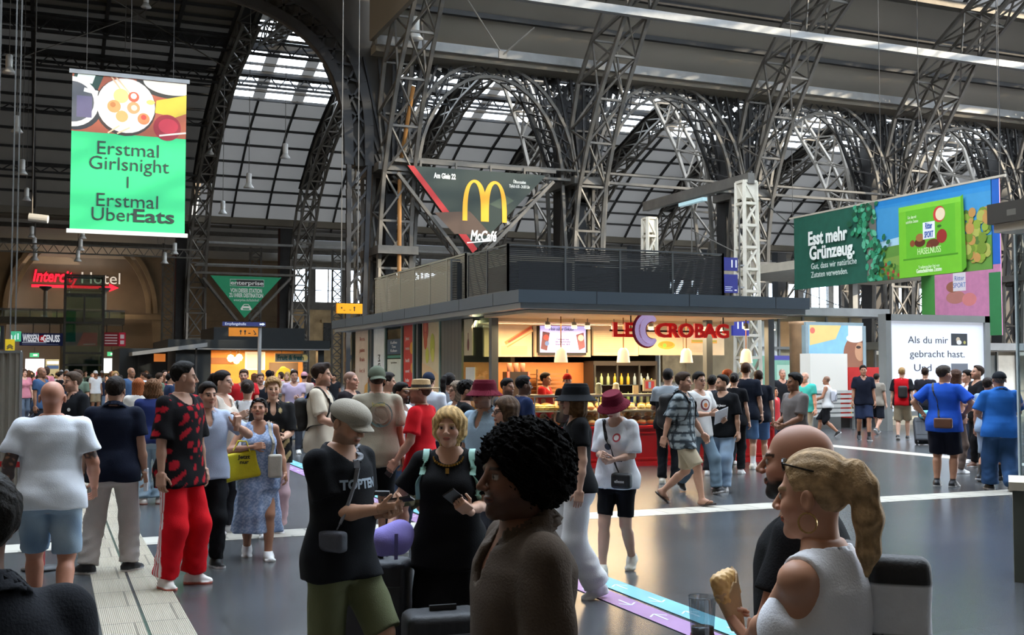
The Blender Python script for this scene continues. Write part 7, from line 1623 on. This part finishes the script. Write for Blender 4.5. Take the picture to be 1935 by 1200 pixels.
# dark neighbour kiosk with a grey canopy
a, b = atY(246, 690, YB - 3).x, min(atY(331, 690, YB - 3).x, a.x - .5)
t = Thing('dark_kiosk', ((a + b) / 2, YB - 3, 0), 'dark closed kiosk with a slanted grey canopy beside the far food kiosk', 'kiosk')
t.part(MB().bb((a - .4, YB - 2, 0), (b, YB + 4, 2.75)), 'body', BLK)
cp = atY(250, 668, YB - 4.2); cq = atY(392, 648, YB - 4.2)
mb = MB(); mb.prism([(0, 0), (cq.x - cp.x, .42), (cq.x - cp.x, .60), (0, .16)], (cp.x, YB - 4.2, cp.z - .1), (1, 0, 0), (0, 0, 1), -2.6); t.part(mb, 'canopy', LSTEEL)
t.part(MB().bar((cq.x - .4, YB - 3.6, 0), (cq.x - .4, YB - 3.6, cp.z + .4), .08).bar((cp.x + .4, YB - 2.4, 0), (cp.x + .4, YB - 2.4, cp.z + .1), .08), 'canopy_post', DSTEEL)
t.part(MB().bb((b - .6, YB - 2.1, 2.15), (b - .1, YB - 2.02, 2.5)), 'lit_panel', M('e0803a', .5, emit=.5))
# sign post in front of the far kiosk
YS = 41.5; p = atY(490, 700, YS)
t = Thing('direction_sign', (p.x, YS, 0), 'blue and orange direction sign on a grey post in front of the far food kiosk', 'sign')
t.part(MB().tube((p.x, YS, 0), (p.x, YS, atY(490, 611, YS).z), .07, n=12), 'post', LSTEEL)
for (x0, x1, y0, y1, c_, nm) in ((420, 501, 608, 617, '2a3263', 'blue_panel'), (432, 487, 619, 636, 'c9781c', 'orange_panel')):
    A_, B_ = atY(x0, y0, YS - .1), atY(x1, y1, YS - .1); t.part(MB().bb((A_.x, YS - .18, B_.z), (B_.x, YS - .08, A_.z)), nm, M(c_, .45, emit=.12))
    Fq = Face(t, (A_.x, YS - .18, B_.z), EXX, EZ, B_.x - A_.x, A_.z - B_.z)
    if c_[0] == '2': Fq.text('Empfangshalle', .3, .5, .14, 'dfe3ee', fit=.75).poly([(.86, .3), (.93, .3), (.93, .1), (.99, .5), (.93, .9), (.93, .7), (.86, .7)], 'e9ebf2')
    else: Fq.disc(.4, .6, .04, '1f1a12').rect(.385, .2, .415, .5, '1f1a12').disc(.55, .6, .04, '1f1a12').rect(.535, .2, .565, .5, '1f1a12').rect(.66, .3, .74, .4, '1f1a12').line(.84, .7, .93, .25, .03, '1f1a12').line(.93, .25, .86, .25, .03, '1f1a12')
    Fq.done(.05)
YO = 38.5
t, F = board('direction_sign', 637, 685, 573, 592, 'Y', YO, .14, M('ef9a10', .45, emit=.35), 'bright orange hanging direction sign at the back corner of the bakery kiosk', 'sign')
F.disc(.18, .55, .03, '2a1f0a').line(.25, .3, .32, .3, .02, '2a1f0a').line(.48, .35, .56, .35, .02, '2a1f0a').disc(.68, .6, .035, '2a1f0a').rect(.66, .25, .7, .5, '2a1f0a').done(.3)
p = t.loc; t.part(MB().bar(p + Vector((-.3, .07, .3)), Vector((p.x - .3, p.y + .07, 18.6)), .03).bar(p + Vector((.3, .07, .3)), Vector((p.x + .3, p.y + .07, 18.6)), .03), 'hanger', STEEL)

# ================================================================ portal end: gallery, lift tower, boards, lettering
YP = 126.0
def pz(py, Y, px=130): return atY(px, py, Y).z
z0, z1, zr = pz(612, YP), pz(600, YP), pz(585, YP); x1 = atY(236, 600, YP).x
g = Thing('gallery_bridge', (5, YP, z0), 'steel gallery bridge with glass railing across the portal arch', 'bridge')
g.part(MB().bb((-7.5, YP, z0), (x1, YP + 4, z1)), 'deck', mat('gallery_deck', '6f6657', .6, .1, .1)); rl = MB()
for x in np.arange(-7, x1 + .1, 2.6): rl.bar((x, YP + .1, z1), (x, YP + .1, zr), .09)
for z in (zr, (zr + z1) / 2 + .3): rl.bar((-7.5, YP + .1, z), (x1, YP + .1, z), .09)
g.part(rl, 'railing', LSTEEL); g.part(MB().bb((-7.5, YP + .12, z1), (x1, YP + .14, zr - .1)), 'glass_panel', glass('railing_glass', 'cfe0dc', .12))
for px in (118, 190): x = atY(px, 650, YP).x; g.part(MB().tube((x, YP + .3, 0), (x, YP + .3, z0), .28, n=14), 'column_leg', mat('cream_post', 'cfc2aa', .5, .1))
for px in (84, 198):
    x = atY(px, 650, YP).x; t = Thing('mast_lamp', (x, YP + 2, z1), ['slim pale lamp mast on the gallery deck under the red lettering start', 'slim pale lamp mast on the gallery deck under the arrow head'][px > 100], 'lamp', 'gallery lamp masts')
    t.part(MB().tube((x, YP + 2, z1), (x, YP + 2, pz(545, YP)), .2, n=12), 'mast', mat('cream_post', 'cfc2aa')); t.part(MB().lathe([(.2, 0), (.65, .35), (.6, .45)], (x, YP + 2, pz(548, YP)), 16), 'lamp_head', LSTEEL)
l0, l1 = atY(122, 600, YP - .8).x, atY(193, 600, YP - .8).x; zt = pz(525, YP)
t = Thing('lift_tower', ((l0 + l1) / 2, YP - 3, 0), 'glass lift tower with steel frame standing before the portal arch', 'lift')
fr = MB()
for x in (l0, l1):
    for y in (YP - 3.6, YP - .6): fr.bar((x, y, 0), (x, y, zt), .22)
for z in (zt, pz(560, YP), pz(612, YP), pz(668, YP), pz(690, YP)):
    for y in (YP - 3.6, YP - .6): fr.bar((l0, y, z), (l1, y, z), .2)
    for x in (l0, l1): fr.bar((x, YP - 3.6, z), (x, YP - .6, z), .2)
fr.bar(((l0 + l1) / 2, YP - 3.6, pz(612, YP)), ((l0 + l1) / 2, YP - 3.6, pz(562, YP)), .16)
t.part(fr, 'frame', STEEL); t.part(MB().bb((l0, YP - 3.55, 0), (l1, YP - 3.5, zt)), 'glass_wall', glass('lift_glass', 'b9d0c6', .15))
t.part(MB().bb((l0 + .4, YP - 3.2, 1), (l1 - .4, YP - 1.2, 3.2)), 'cabin', M('5a6a64', .4, .2))
# red lettering and arrow on the portal back wall
YL = YE + 2.4
La, Lb = atY(60, 520, YL), atY(226, 528, YL); Lm = atY(148, 524, YL).x; zl = pz(524, YL, 140)
t = Thing('lettering_sign', ((La.x + Lb.x) / 2, YL, zl), 'large red and white hotel lettering with a red arrow on the brown portal wall', 'sign')
RG = mat('red_neon', 'e3142a', .4, emit=1.9); WG = mat('white_neon', 'c9c6c2', .4, emit=.35)
w1 = Lm - La.x
t.text('Intercity', (La.x + w1 / 2, YL - .1, zl), EXX, EZ, 2.0, RG, 'letters', fit=w1, bold=.05, shear=.2, ext=.08)
t.text('Hotel', ((Lm + Lb.x) / 2 + .2, YL - .1, zl - .1), EXX, EZ, 2.0, WG, 'letters', fit=(Lb.x - Lm) * .94, ext=.08)
za = pz(542, YL, 140); mb = MB().prism([(La.x, za - .16), (Lb.x - 1.2, za - .16), (Lb.x - 1.2, za - .5), (Lb.x - .1, za), (Lb.x - 1.2, za + .5), (Lb.x - 1.2, za + .16), (La.x, za + .16)], (0, YL - .02, 0), (1, 0, 0), (0, 0, 1), .1); t.part(mb, 'arrow', RG)
# boards under the gallery
YQ = YP - 1.2
t, F = board('advert_board', 37, 119, 629, 653, 'Y', YQ, .2, M('232a55', .5, emit=.15), 'navy advertising board with white capitals and a red dot under the gallery', 'board')
F.text('WISSEN   GENUSS', .5, .55, 1.0, 'e6e8f0', fit=F.W * .86, bold=.03, emit=.6).disc(.52, .55, .36, 'd3202c').layer().text('&', .52, .55, .5, 'f0f0f4', fit=.35, emit=.6).text('Buchhandlung im Bahnhof', .25, .85, .4, 'c9cde0', fit=F.W * .36, emit=.4).line(.06, .25, .62, .25, .12, 'c0c4d8').line(.06, .1, .9, .1, .05, '8a90b8').done(.2)
t, F = board('advert_board', 125, 184, 628, 653, 'Y', YQ + .75, .15, M('252d54', .5, emit=.12), 'navy and red diagonal board seen in the lift tower', 'board')
F.poly([(.35, 0), (1, 0), (1, 1), (.55, 1)], 'c8303c').layer().line(.55, .1, .95, .12, .1, 'e0c8cc').done(.15)
t, F = board('advert_board', 197, 238, 628, 654, 'Y', YQ, .2, M('8a1c28', .5, emit=.12), 'dark red departures board with pale lines under the gallery end', 'board')
for k in range(4): F.line(.03, .2 + k * .2, .6, .2 + k * .2, .12, 'd9c4c4')
for bt in [o for o in bpy.data.objects if o.name.startswith('advert_board')]:
    L_ = bt.location; bm_ = MB()
    for sx_ in (-1, 1): bm_.bar(L_ + Vector((sx_ * .8, .3, .3)), (L_.x + sx_ * .8, YP + .3, z0), .08)
    o_ = bm_.build('hanger', STEEL); o_.data.transform(Matrix.Translation(-L_)); o_.parent = bt
F.rect(.68, .0, .98, 1, 'd02848').layer().rect(.74, .15, .92, .42, 'e9d8dc').rect(.74, .55, .92, .85, 'e9d8dc').done(.15)
# lit shop fronts at the foot of the portal
for q, (p0, p1, y0, y1, c_, e, lb) in enumerate(((48, 84, 678, 712, 'e6e3ea', 1.6, 'bright white shop window at the foot of the portal, beside the grey partition'), (86, 114, 679, 712, 'b9b08a', .5, 'dim yellowish shop window at the foot of the portal'), (196, 217, 677, 705, 'dfe6e4', 1.3, 'bright white shop window beyond the lift tower'), (228, 236, 677, 702, 'e8d8dc', 1.2, 'narrow lit pink window beyond the lift tower'))):
    t, F = board('shop_window', p0, p1, y0, y1, 'Y', YE + 1.0, .1, M(c_, .5, emit=e), lb, 'shop window'); F.rect(.1, .72, .9, .9, 'f0eef0', .8)
    if q == 1: F.rect(.1, .45, .9, .65, '3f5a86')
    if q == 0: F.rect(.55, .0, .7, .3, 'c05a78').rect(.1, .0, .35, .25, '8a6ab0')
    F.done(.6); t.part(MB().bb((t.loc.x - 1.6, YE + 1.0, 0), (t.loc.x + 1.6, YE + 1.3, t.loc.z)), 'base', STONED)
for q, (px, py) in enumerate(((65, 671), (211, 669))):
    p = atY(px, py, YE - 1); t = Thing('exit_sign', p, ['small green exit sign over the bright shop window', 'small green exit sign beyond the lift tower'][q], 'sign'); t.part(MB().box(p, (1.0, .15, .5)), 'panel', M('3fae7a', .5, emit=.9)); t.part(MB().box(p + Vector((.1, -.09, 0)), (.45, .02, .2)), 'print', M('e6f4ec', .5, emit=.8)); t.part(MB().bar(p + Vector((0, 0, .2)), p + Vector((0, 1.0, .9)), .06), 'bracket', DSTEEL)
area('gallery_light', (3, YP + 3.8, pz(612, YP) - .2), 16, 2.0, 1500, (1.0, .75, .42), (math.radians(25), 0, 0)); area('portal_fill_light', (3.7, YE - 3, 9.5), 12, 1.0, 500, (1.0, .78, .55), (math.radians(125), 0, 0))  # the second light is an added fill to brighten the portal wall
# ================================================================ partition, barrier, signs at the picture edge
p0, p1 = gd(-60, 12.5), gd(40, 12.5)
t = Thing('partition_banner', (p0 + p1) / 2, 'tall grey cloth partition at the picture edge beside the red barrier belts', 'partition')
ht = 1.8 + 33 / 2100 * 12.5; ddv = (p1 - p0).normalized(); mb = MB(); n = 24; nn_ = Vector((-ddv.y, ddv.x, 0))
for k in range(n):
    A_ = p0 + (p1 - p0) * k / n + nn_ * .02 * math.sin(k * 1.9); B_ = p0 + (p1 - p0) * (k + 1) / n + nn_ * .02 * math.sin((k + 1) * 1.9)
    mb.poly([A_ + Vector((0, 0, .05)), B_ + Vector((0, 0, .05)), B_ + Vector((0, 0, ht)), A_ + Vector((0, 0, ht))])
t.part(mb, 'cloth', M('8f8a80', .8)); t.part(MB().bar(p0 + Vector((0, 0, ht)), p1 + Vector((0, 0, ht)), .03).bar(p1, p1 + Vector((0, 0, ht)), .03).bar(p0 + Vector((0, 0, .03)), p1 + Vector((0, 0, .03)), .06), 'frame', LSTEEL)
PB = gp(78, 1076)
def stanchion(p, lab):
    t = Thing('barrier_post', p, lab, 'barrier post', 'belt barrier posts'); t.part(MB().lathe([(.17, 0), (.17, .02), (.05, .035)], p, 24), 'base', DSTEEL, True); t.part(MB().tube(p, p + Vector((0, 0, 1.12)), .03, n=14), 'post', M('a23036', .4)); t.part(MB().tube(p + Vector((0, 0, 1.02)), p + Vector((0, 0, 1.14)), .04, n=14), 'belt_head', DSTEEL); return t
stanchion(PB, 'barrier post with a black round base behind the bald tattooed man')
for z, lb in ((1.075, 'upper red barrier belt running out at the picture edge'), (.935, 'lower red barrier belt running out at the picture edge')):
    q = gd(-140, 10.4); t = Thing('barrier_belt', ((PB + q) / 2).to_3d(), lb, 'barrier belt', 'red barrier belts'); t.part(MB().bar(PB + Vector((0, 0, z)), q + Vector((0, 0, z)), .006, .05), 'belt', M('c01824', .5))
stanchion(gd(-140, 10.4), 'barrier post just outside the picture edge')
YX = 27.0
t, F = board('info_sign', 18, 40, 626, 645, 'Y', YX, .08, M('3fa878', .5, emit=.3), 'green pictogram sign above the grey partition', 'sign')
F.rect(.12, .12, .55, .88, 'd8ece2').layer().rect(.25, .2, .42, .7, '3fa878').disc(.33, .78, .05, '3fa878').rect(.68, .2, .8, .8, 'd8ece2').done(.25); t.part(MB().bar(t.loc + Vector((0, .04, .2)), Vector((t.loc.x, t.loc.y + .04, 18.6)), .03), 'hanger', STEEL)
t, F = board('info_sign', 10, 28, 641, 664, 'Y', YX - .6, .08, M('d9b51c', .5, emit=.2), 'yellow sign with grey chevrons above the grey partition', 'sign')
F.line(.2, .35, .5, .55, .035, '6a5a2a').line(.5, .55, .8, .35, .035, '6a5a2a').line(.2, .2, .5, .4, .035, '6a5a2a').line(.5, .4, .8, .2, .035, '6a5a2a').done(.15); t.part(MB().bar(t.loc + Vector((0, .04, .2)), Vector((t.loc.x, t.loc.y + .04, 18.6)), .03), 'hanger', STEEL)
t, F = board('info_screen', -30, 8, 615, 660, 'Y', YX - 1, .1, M('16181b', .4), 'dark framed bright screen cut off by the picture edge', 'screen')
F.rect(.05, .30, .8, .95, 'cfe0d8', .7).layer().rect(.05, .75, .8, .95, '7fbf4a', .5).done(); t.part(MB().bar(t.loc + Vector((0, .05, .3)), Vector((t.loc.x, t.loc.y + .05, 18.6)), .04), 'hanger', STEEL)
p = atd(72, 411, 60); t = Thing('security_camera', p, 'white security camera hanging on a rod above the portal arch', 'camera'); t.part(MB().tube(p + Vector((-.45, 0, 0)), p + Vector((.5, -.2, -.1)), .22, n=14), 'housing', LAMPW); t.part(MB().tube(p + Vector((-.3, 0, 0)), Vector((p.x - .3, p.y, 27)), .04, n=8), 'rod', STEEL)
# grey waste container
p = gp(551, 845); t = Thing('waste_container', p, 'grey wheeled waste container with a blue lid edge behind the flowered shirt', 'container')
V, Q = nets(lambda P: rbox(P, (0, 0, .68), (.28, .30, .50), .04), (-.5, -.5, .1), (.5, .5, 1.3), .025); np_mesh('bin_body', V * np.array((1.0, 1, 1)), Q, np.tile(np.array(lin('85898d')), (len(V), 1)), SHOEM, t.o)
t.part(MB().bb(p + Vector((-.3, -.32, 1.18)), p + Vector((.3, .32, 1.24))), 'lid', M('5a6064', .5)); t.part(MB().bb(p + Vector((-.3, -.33, 1.14)), p + Vector((.3, -.31, 1.18))), 'rim', M('2f55b0', .5))
for sx in (-1, 1): t.part(MB().tube(p + Vector((sx * .2 - .02, -.2, .09)), p + Vector((sx * .2 + .02, -.2, .09)), .09, n=14).bar(p + Vector((sx * .2, -.2, .1)), p + Vector((sx * .2, -.2, .22)), .04), 'wheel', DSTEEL)
# ================================================================ white lattice masts, track signs
CRM = mat('cream_steel', 'c9c4b6', .5, .1, .12)
def mast(px, pyt, X, w, z1, lab):
    p = atX(px, 560, X); t = Thing('lattice_mast', (X, p.y, 0), lab, 'mast', 'white lattice masts'); ch, br = MB(), MB(); n = 11
    for k in range(n):
        za, zb_ = z1 * k / n, z1 * (k + 1) / n; f = lambda z: w * (1 - .25 * z / z1) / 2
        C_ = [[Vector((X + sx * f(z), p.y + sy * f(z), z)) for sx, sy in ((-1, -1), (1, -1), (1, 1), (-1, 1))] for z in (za, zb_)]
        for j in range(4):
            ch.bar(C_[0][j], C_[1][j], .11); br.bar(C_[0][j], C_[1][(j + 1) % 4], .07) if k % 2 else br.bar(C_[0][(j + 1) % 4], C_[1][j], .07); br.bar(C_[1][j], C_[1][(j + 1) % 4], .09)
    ch.box((X, p.y, z1 - .3), (w * .8, w * .8, .5)); t.part(ch, 'chord', CRM); t.part(br, 'lattice', CRM); return p.y
MX = 21.3
ya = mast(1412, 350, MX, .62, 8.0, 'tall white lattice mast behind the end of the bakery roof'); yb = mast(1228, 400, MX, .5, 7.6, 'shorter white lattice mast behind the black roof screen')
t = Thing('catenary_beam', (MX, (ya + yb) / 2, 7.8), 'grey beam linking the two white lattice masts', 'beam'); t.part(MB().bar((MX, ya - .3, 8.1), (MX, yb + .3, 8.1), .25, .35), 'beam_body', STEEL); t.part(MB().box((MX - .2, ya + 3.0, 7.75), (.2, 1.6, .12)), 'tube_lamp', mat('tube_glass', 'a9c9d0', .3, emit=.3))
t.part(MB().tube((MX, ya + 3.4, 7.9), (MX, ya + 3.4, 5), .02, n=6).tube((MX, ya + 3.4, 6.8), (MX, ya + .3, 5.6), .02, n=6).tube((MX, yb - .3, 5.4), (MX, ya + .3, 4.4), .02, n=6), 'wire', STEEL)
YG = 30.3
for q, (y0, y1, lab) in enumerate(((486, 511, 'upper blue track sign with white number at the white mast'), (518, 553, 'lower blue track sign with small white lines at the white mast'))):
    t, F = board('track_sign', 1368, 1394, y0, y1, 'Y', YG, .1, M('262a72', .5, emit=.06), lab, 'sign')
    if q == 0: F.text('11', .72, .5, .34, 'e6e8f2', fit=.2, bold=.006)
    else: F.line(.08, .32, .6, .32, .02, 'c9cce0').line(.08, .22, .5, .22, .02, 'c9cce0').line(.08, .12, .6, .12, .02, 'c9cce0').line(.75, .15, .92, .15, .03, 'e6e8f2')
    F.done(.05); t.part(MB().bar(t.loc + Vector((.3, .1, .2)), (MX - .4, ya - .4, t.loc.z + .2), .05), 'bracket', LSTEEL)
t = board('track_sign', 1385, 1415, 597, 634, 'Y', YG - .4, .1, M('2f3490', .5, emit=.1), 'blue track sign seen under the bakery roof behind the red letters', 'sign'); t[1].text('11', .45, .5, .3, 'eef0f8', fit=.22, bold=.006).done(.05); t[0].part(MB().bar(t[0].loc + Vector((0, .05, .3)), t[0].loc + Vector((0, .05, 4)), .04), 'hanger', STEEL)
a, b = atY(1436, 508, 42), atY(1512, 526, 42)
t = Thing('platform_canopy', ((a.x + b.x) / 2, 42, b.z), 'white flat platform canopy behind the long banner', 'canopy'); t.part(MB().bb((a.x - 1, 38, b.z), (b.x + 6, 44, a.z)), 'canopy_roof', CRM); t.part(MB().bb((a.x + 3, 43.2, 0), (a.x + 3.3, 43.5, b.z)).bb((b.x + 4, 43.2, 0), (b.x + 4.3, 43.5, b.z)), 'canopy_post', LSTEEL)
# ================================================================ poster stand and things on the far side of the concourse
PY = 26.0
FRM = mat('stand_frame', '8a8d8c', .4, .4, .06)
a, b, zt, zb = span(1680, 1858, 606, 770, 'Y', PY)
t = Thing('poster_stand', ((a.x + b.x) / 2, PY, 0), 'large white backlit poster stand with black serif lines in a grey frame', 'poster stand')
t.part(MB().bb((a.x, PY, .55), (b.x, PY + .12, zt)), 'panel', mat('backlit_poster', 'd3d8e4', .4, emit=.45)); fr = MB()
for x in (a.x - .09, b.x + .09): fr.bb((x - .10, PY - .08, 0), (x + .10, PY + .25, zt + .2))
fr.bb((a.x - .19, PY - .08, zt), (b.x + .19, PY + .25, zt + .2)); fr.bb((a.x, PY - .06, .42), (b.x, PY + .22, .56)); t.part(fr, 'frame', FRM)
F = Face(t, (a.x, PY, .55), EXX, EZ, b.x - a.x, zt - .55); DK = '30343c'
for q, (body, u, v, w) in enumerate((('Als du mir', .40, .79, .42), ('gebracht hast.', .50, .635, .58), ('Und', .34, .48, .18))): F.text(body, u, v, .30, DK, fit=F.W * w, bold=-.002, sx=.9)
F.rect(.645, .735, .82, .87, '2e3238').layer().disc(.72, .80, .08, 'b9a890').disc(.73, .77, .1, 'd8d6d2', .7).disc(.79, .77, .05, 'a8a25a').rect(.64, .42, .82, .53, '6a6e78').done(.2)
PY2 = 29.5
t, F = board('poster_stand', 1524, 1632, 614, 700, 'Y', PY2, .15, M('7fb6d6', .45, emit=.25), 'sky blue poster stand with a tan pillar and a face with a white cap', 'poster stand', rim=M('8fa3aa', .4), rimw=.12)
F.poly([(.05, .55), (.5, .7), (.6, 1), (.05, 1)], 'd9c07a').disc(.1, .88, .1, 'd06a5a').disc(.85, .35, .5, '8a5a44', 1.25).layer().rect(.72, .72, 1, 1, 'dcdedc').disc(.84, .72, .36, 'dcdedc', .4).disc(.93, .42, .22, 'b98a6a', 1.4).disc(.9, .52, .1, '3a2620', .5).rect(.4, .10, .5, .2, '3a3f52').disc(.6, .2, .12, '9a8a3a').rect(.1, .0, .55, .22, 'd8d2bc').done(.2)
t.part(MB().bb((t.loc.x - .9, PY2, 0), (t.loc.x + .9, PY2 + .15, t.loc.z)), 'base', FRM)
p = atY(1516, 650, PY2 + 1.2); t = Thing('round_pillar', (p.x, p.y, 0), 'tan round advertising pillar beside the sky blue poster stand', 'pillar'); t.part(MB().lathe([(.42, 0), (.42, 3.25), (.44, 3.3), (.44, 3.4)], (p.x, p.y, 0), 28), 'shaft', mat('tan_print', 'b58d68', .6, 0, .3, 2), True)
PY3 = 27.5
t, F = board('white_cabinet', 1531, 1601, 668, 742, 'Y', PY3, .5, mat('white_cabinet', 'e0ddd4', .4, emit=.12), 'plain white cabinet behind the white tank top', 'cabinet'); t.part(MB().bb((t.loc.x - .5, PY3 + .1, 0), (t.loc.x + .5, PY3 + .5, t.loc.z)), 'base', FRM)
fz = MB(); a, b = atY(1536, 745, PY3 - .4), atY(1612, 745, PY3 - .4); t = Thing('slatted_fence', ((a.x + b.x) / 2, PY3 - .4, 0), 'low white slatted fence behind the white tank top', 'fence')
for k in range(6): fz.bb((a.x, PY3 - .42, .38 + k * .14), (b.x, PY3 - .38, .47 + k * .14))
t.part(fz, 'slat', M('c9c9c4', .5)); t.part(MB().bb((a.x - .05, PY3 - .42, 0), (a.x, PY3 - .34, 1.2)).bb((b.x, PY3 - .42, 0), (b.x + .05, PY3 - .34, 1.2)), 'post', FRM)
for q, (x0, x1) in enumerate(((1604, 1634), (1636, 1664))):
    t, F = board('vending_machine', x0, x1, 694, 790, 'Y', PY3 + .2, .7, M('c8201c', .4), ['bright red vending machine behind the tall navy polo shirt', 'bright red vending machine next to the grey poster frame'][q], 'vending machine', 'red vending machines'); F.rect(.1, .05, .9, .3, 'd9b02a').rect(.1, .5, .5, .75, 'a31818').layer().disc(.5, .18, .1, 'c8201c').done(.1); t.part(MB().bb((t.loc.x - .25, PY3 + .25, 0), (t.loc.x + .25, PY3 + .85, t.loc.z)), 'base', DSTEEL)
LEDGE = mat('pale_ledge', 'bfb49c', .6, 0, .15, 1)
a, b = atY(1500, 790, PY3 + 1.4), atY(1945, 790, PY3 + 1.4)
lg = MB().bb((a.x, PY3 + 1.2, 0), (b.x + 2, PY3 + 2.4, .42)).bb((a.x, PY3 + .95, 0), (b.x + 2, PY3 + 1.2, .2)); tag(lg.build('stone_ledge', LEDGE), 'long low pale stone ledge with a step across the far side of the concourse', 'ledge')
rl = MB()
for x in np.arange(a.x, b.x, 1.6): rl.bar((x, PY3 + 1.5, .42), (x, PY3 + 1.5, 1.05), .05)
for z in (.7, 1.05): rl.bar((a.x, PY3 + 1.5, z), (b.x, PY3 + 1.5, z), .045)
tag(rl.build('handrail', LSTEEL), 'long grey handrail on the pale stone ledge', 'railing')
# booths and shop fronts behind
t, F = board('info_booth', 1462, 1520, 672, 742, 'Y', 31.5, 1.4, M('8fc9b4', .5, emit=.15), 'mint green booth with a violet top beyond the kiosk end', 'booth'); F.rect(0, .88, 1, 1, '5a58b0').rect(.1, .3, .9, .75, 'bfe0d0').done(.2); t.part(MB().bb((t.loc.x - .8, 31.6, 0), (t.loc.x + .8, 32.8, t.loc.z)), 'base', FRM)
SHP = [('Pavilion with pale glass front and warm lights beyond the kiosk end', 1432, 1640, 34.5, 'b9a98a', 5.0), ('Pavilion with pale glass front behind the white poster stand', 1660, 1990, 36.0, 'a89f90', 4.6)]
for q, (lab, x0, x1, Y, c_, hh) in enumerate(SHP):
    a, b = atY(x0, 690, Y), atY(x1, 690, Y); t = Thing('shop_pavilion', ((a.x + b.x) / 2, Y, 0), lab[0].lower() + lab[1:], 'shop'); hh = 3.8 if q == 0 else 2.6
    t.part(MB().bb((a.x, Y + .3, 0), (b.x, Y + 5, hh)), 'body', mat('pavilion_wall_%d' % q, c_, .6, 0, .3, .8)); t.part(MB().bb((a.x - .4, Y - .8, hh), (b.x + .4, Y + 5, hh + .3)), 'roof', LSTEEL); ml = MB(); rnd = random.Random(q)
    for x in np.arange(a.x, b.x, 1.1): ml.bar((x, Y + .2, 0), (x, Y + .2, hh), .08)
    ml.bar((a.x, Y + .2, 2.6), (b.x, Y + .2, 2.6), .1); t.part(ml, 'mullion', LSTEEL)
    for k, x in enumerate(np.arange(a.x, b.x - 1.0, 1.1)): t.part(MB().bb((x + .06, Y + .22, .4 if rnd.random() > .3 else 2.65), (x + 1.04, Y + .26, hh - .2)), 'shop_pane', M(rnd.choice(['d9d6cc', 'c9b48a', '8fa39a', 'dcdfe0', 'a3805a', '6a7478']), .3, emit=rnd.choice([.1, .35, .6])))
# ================================================================ kiosk edge and litter box at the other picture edge
ka = atd(1865, 400, 16.0); KX = ka.x; zk = lambda py: 1.8 + (698 - py) / 2100 * 16.0
t = Thing('glazed_kiosk', (KX + 1.5, ka.y - 3, 0), 'glazed kiosk with a dark flat awning cut off by the picture edge', 'kiosk')
t.part(MB().bb((KX, ka.y - 8, zk(424)), (KX + 4, ka.y, zk(386))), 'awning', mat('brown_fascia', '3c3a36', .5, .1, .06)); t.part(MB().bb((KX + .06, ka.y - 8, zk(440)), (KX + 4, ka.y - .06, zk(424))), 'awning_edge', M('b5aea0', .5))
t.part(MB().bb((KX + .55, ka.y - 7.6, zk(520)), (KX + 3.6, ka.y - .5, zk(440))), 'soffit', M('b3ab98', .6)); F = Face(t, (KX, ka.y, zk(424)), EXY, EZ, 8, zk(386) - zk(424)); F.rect(.045, .3, .065, .6, '6a675e').done()
WX2 = KX + .48; t.part(MB().bb((WX2, ka.y - 7.5, 0), (WX2 + .02, ka.y - .05, zk(440))), 'glass_wall', glass('clear_glass', 'dde6ea', .06)); t.part(MB().bb((WX2, ka.y - .06, 0), (WX2 + .03, ka.y - .02, zk(440))).bb((WX2, ka.y - 7.5, .0), (WX2 + .04, ka.y - .05, .06)), 'glass_edge', M('b9c6c8', .2))
F = Face(t, (WX2 - .004, ka.y - .1, 0), EXY, EZ, 7, 2.6)
def gz(py): return (1.8 + (698 - py) / 2100 * 15.8) / 2.6
for k, (v, w, c_) in enumerate(((gz(757), .16, 'b03a44'), (gz(766), .22, 'b03a44'), (gz(775), .17, 'b03a44'))): F.text(['Bitte Tür', 'Eingang Reisezentrum', 'benutzen'][k], .085 + .0, v, .06, c_, fit=.9 * (w / .2))
F.rect(.05, gz(801), .16, gz(779), 'c9c6ba').done()
PK = gp(1905, 1100); d_ = 9.4; zt = 1.8 - 217 / 2100 * 9.4
vw = Vector((PK.x, PK.y, 0)).normalized(); rs = Vector((vw.y, -vw.x, 0)); c = PK + rs * .36 + vw * .33; ra = -math.atan2(vw.x, vw.y)
t = Thing('litter_box', c, 'grey box with a cream top cut off by the picture edge', 'box')
t.part(MB().box(c + Vector((0, 0, (zt - .06) / 2)), (.62, .62, zt - .06), rz=ra), 'body', M('565a52', .5)); t.part(MB().box(c + Vector((0, 0, zt - .02)), (.68, .68, .07), rz=ra), 'top', M('cfc6b2', .5))
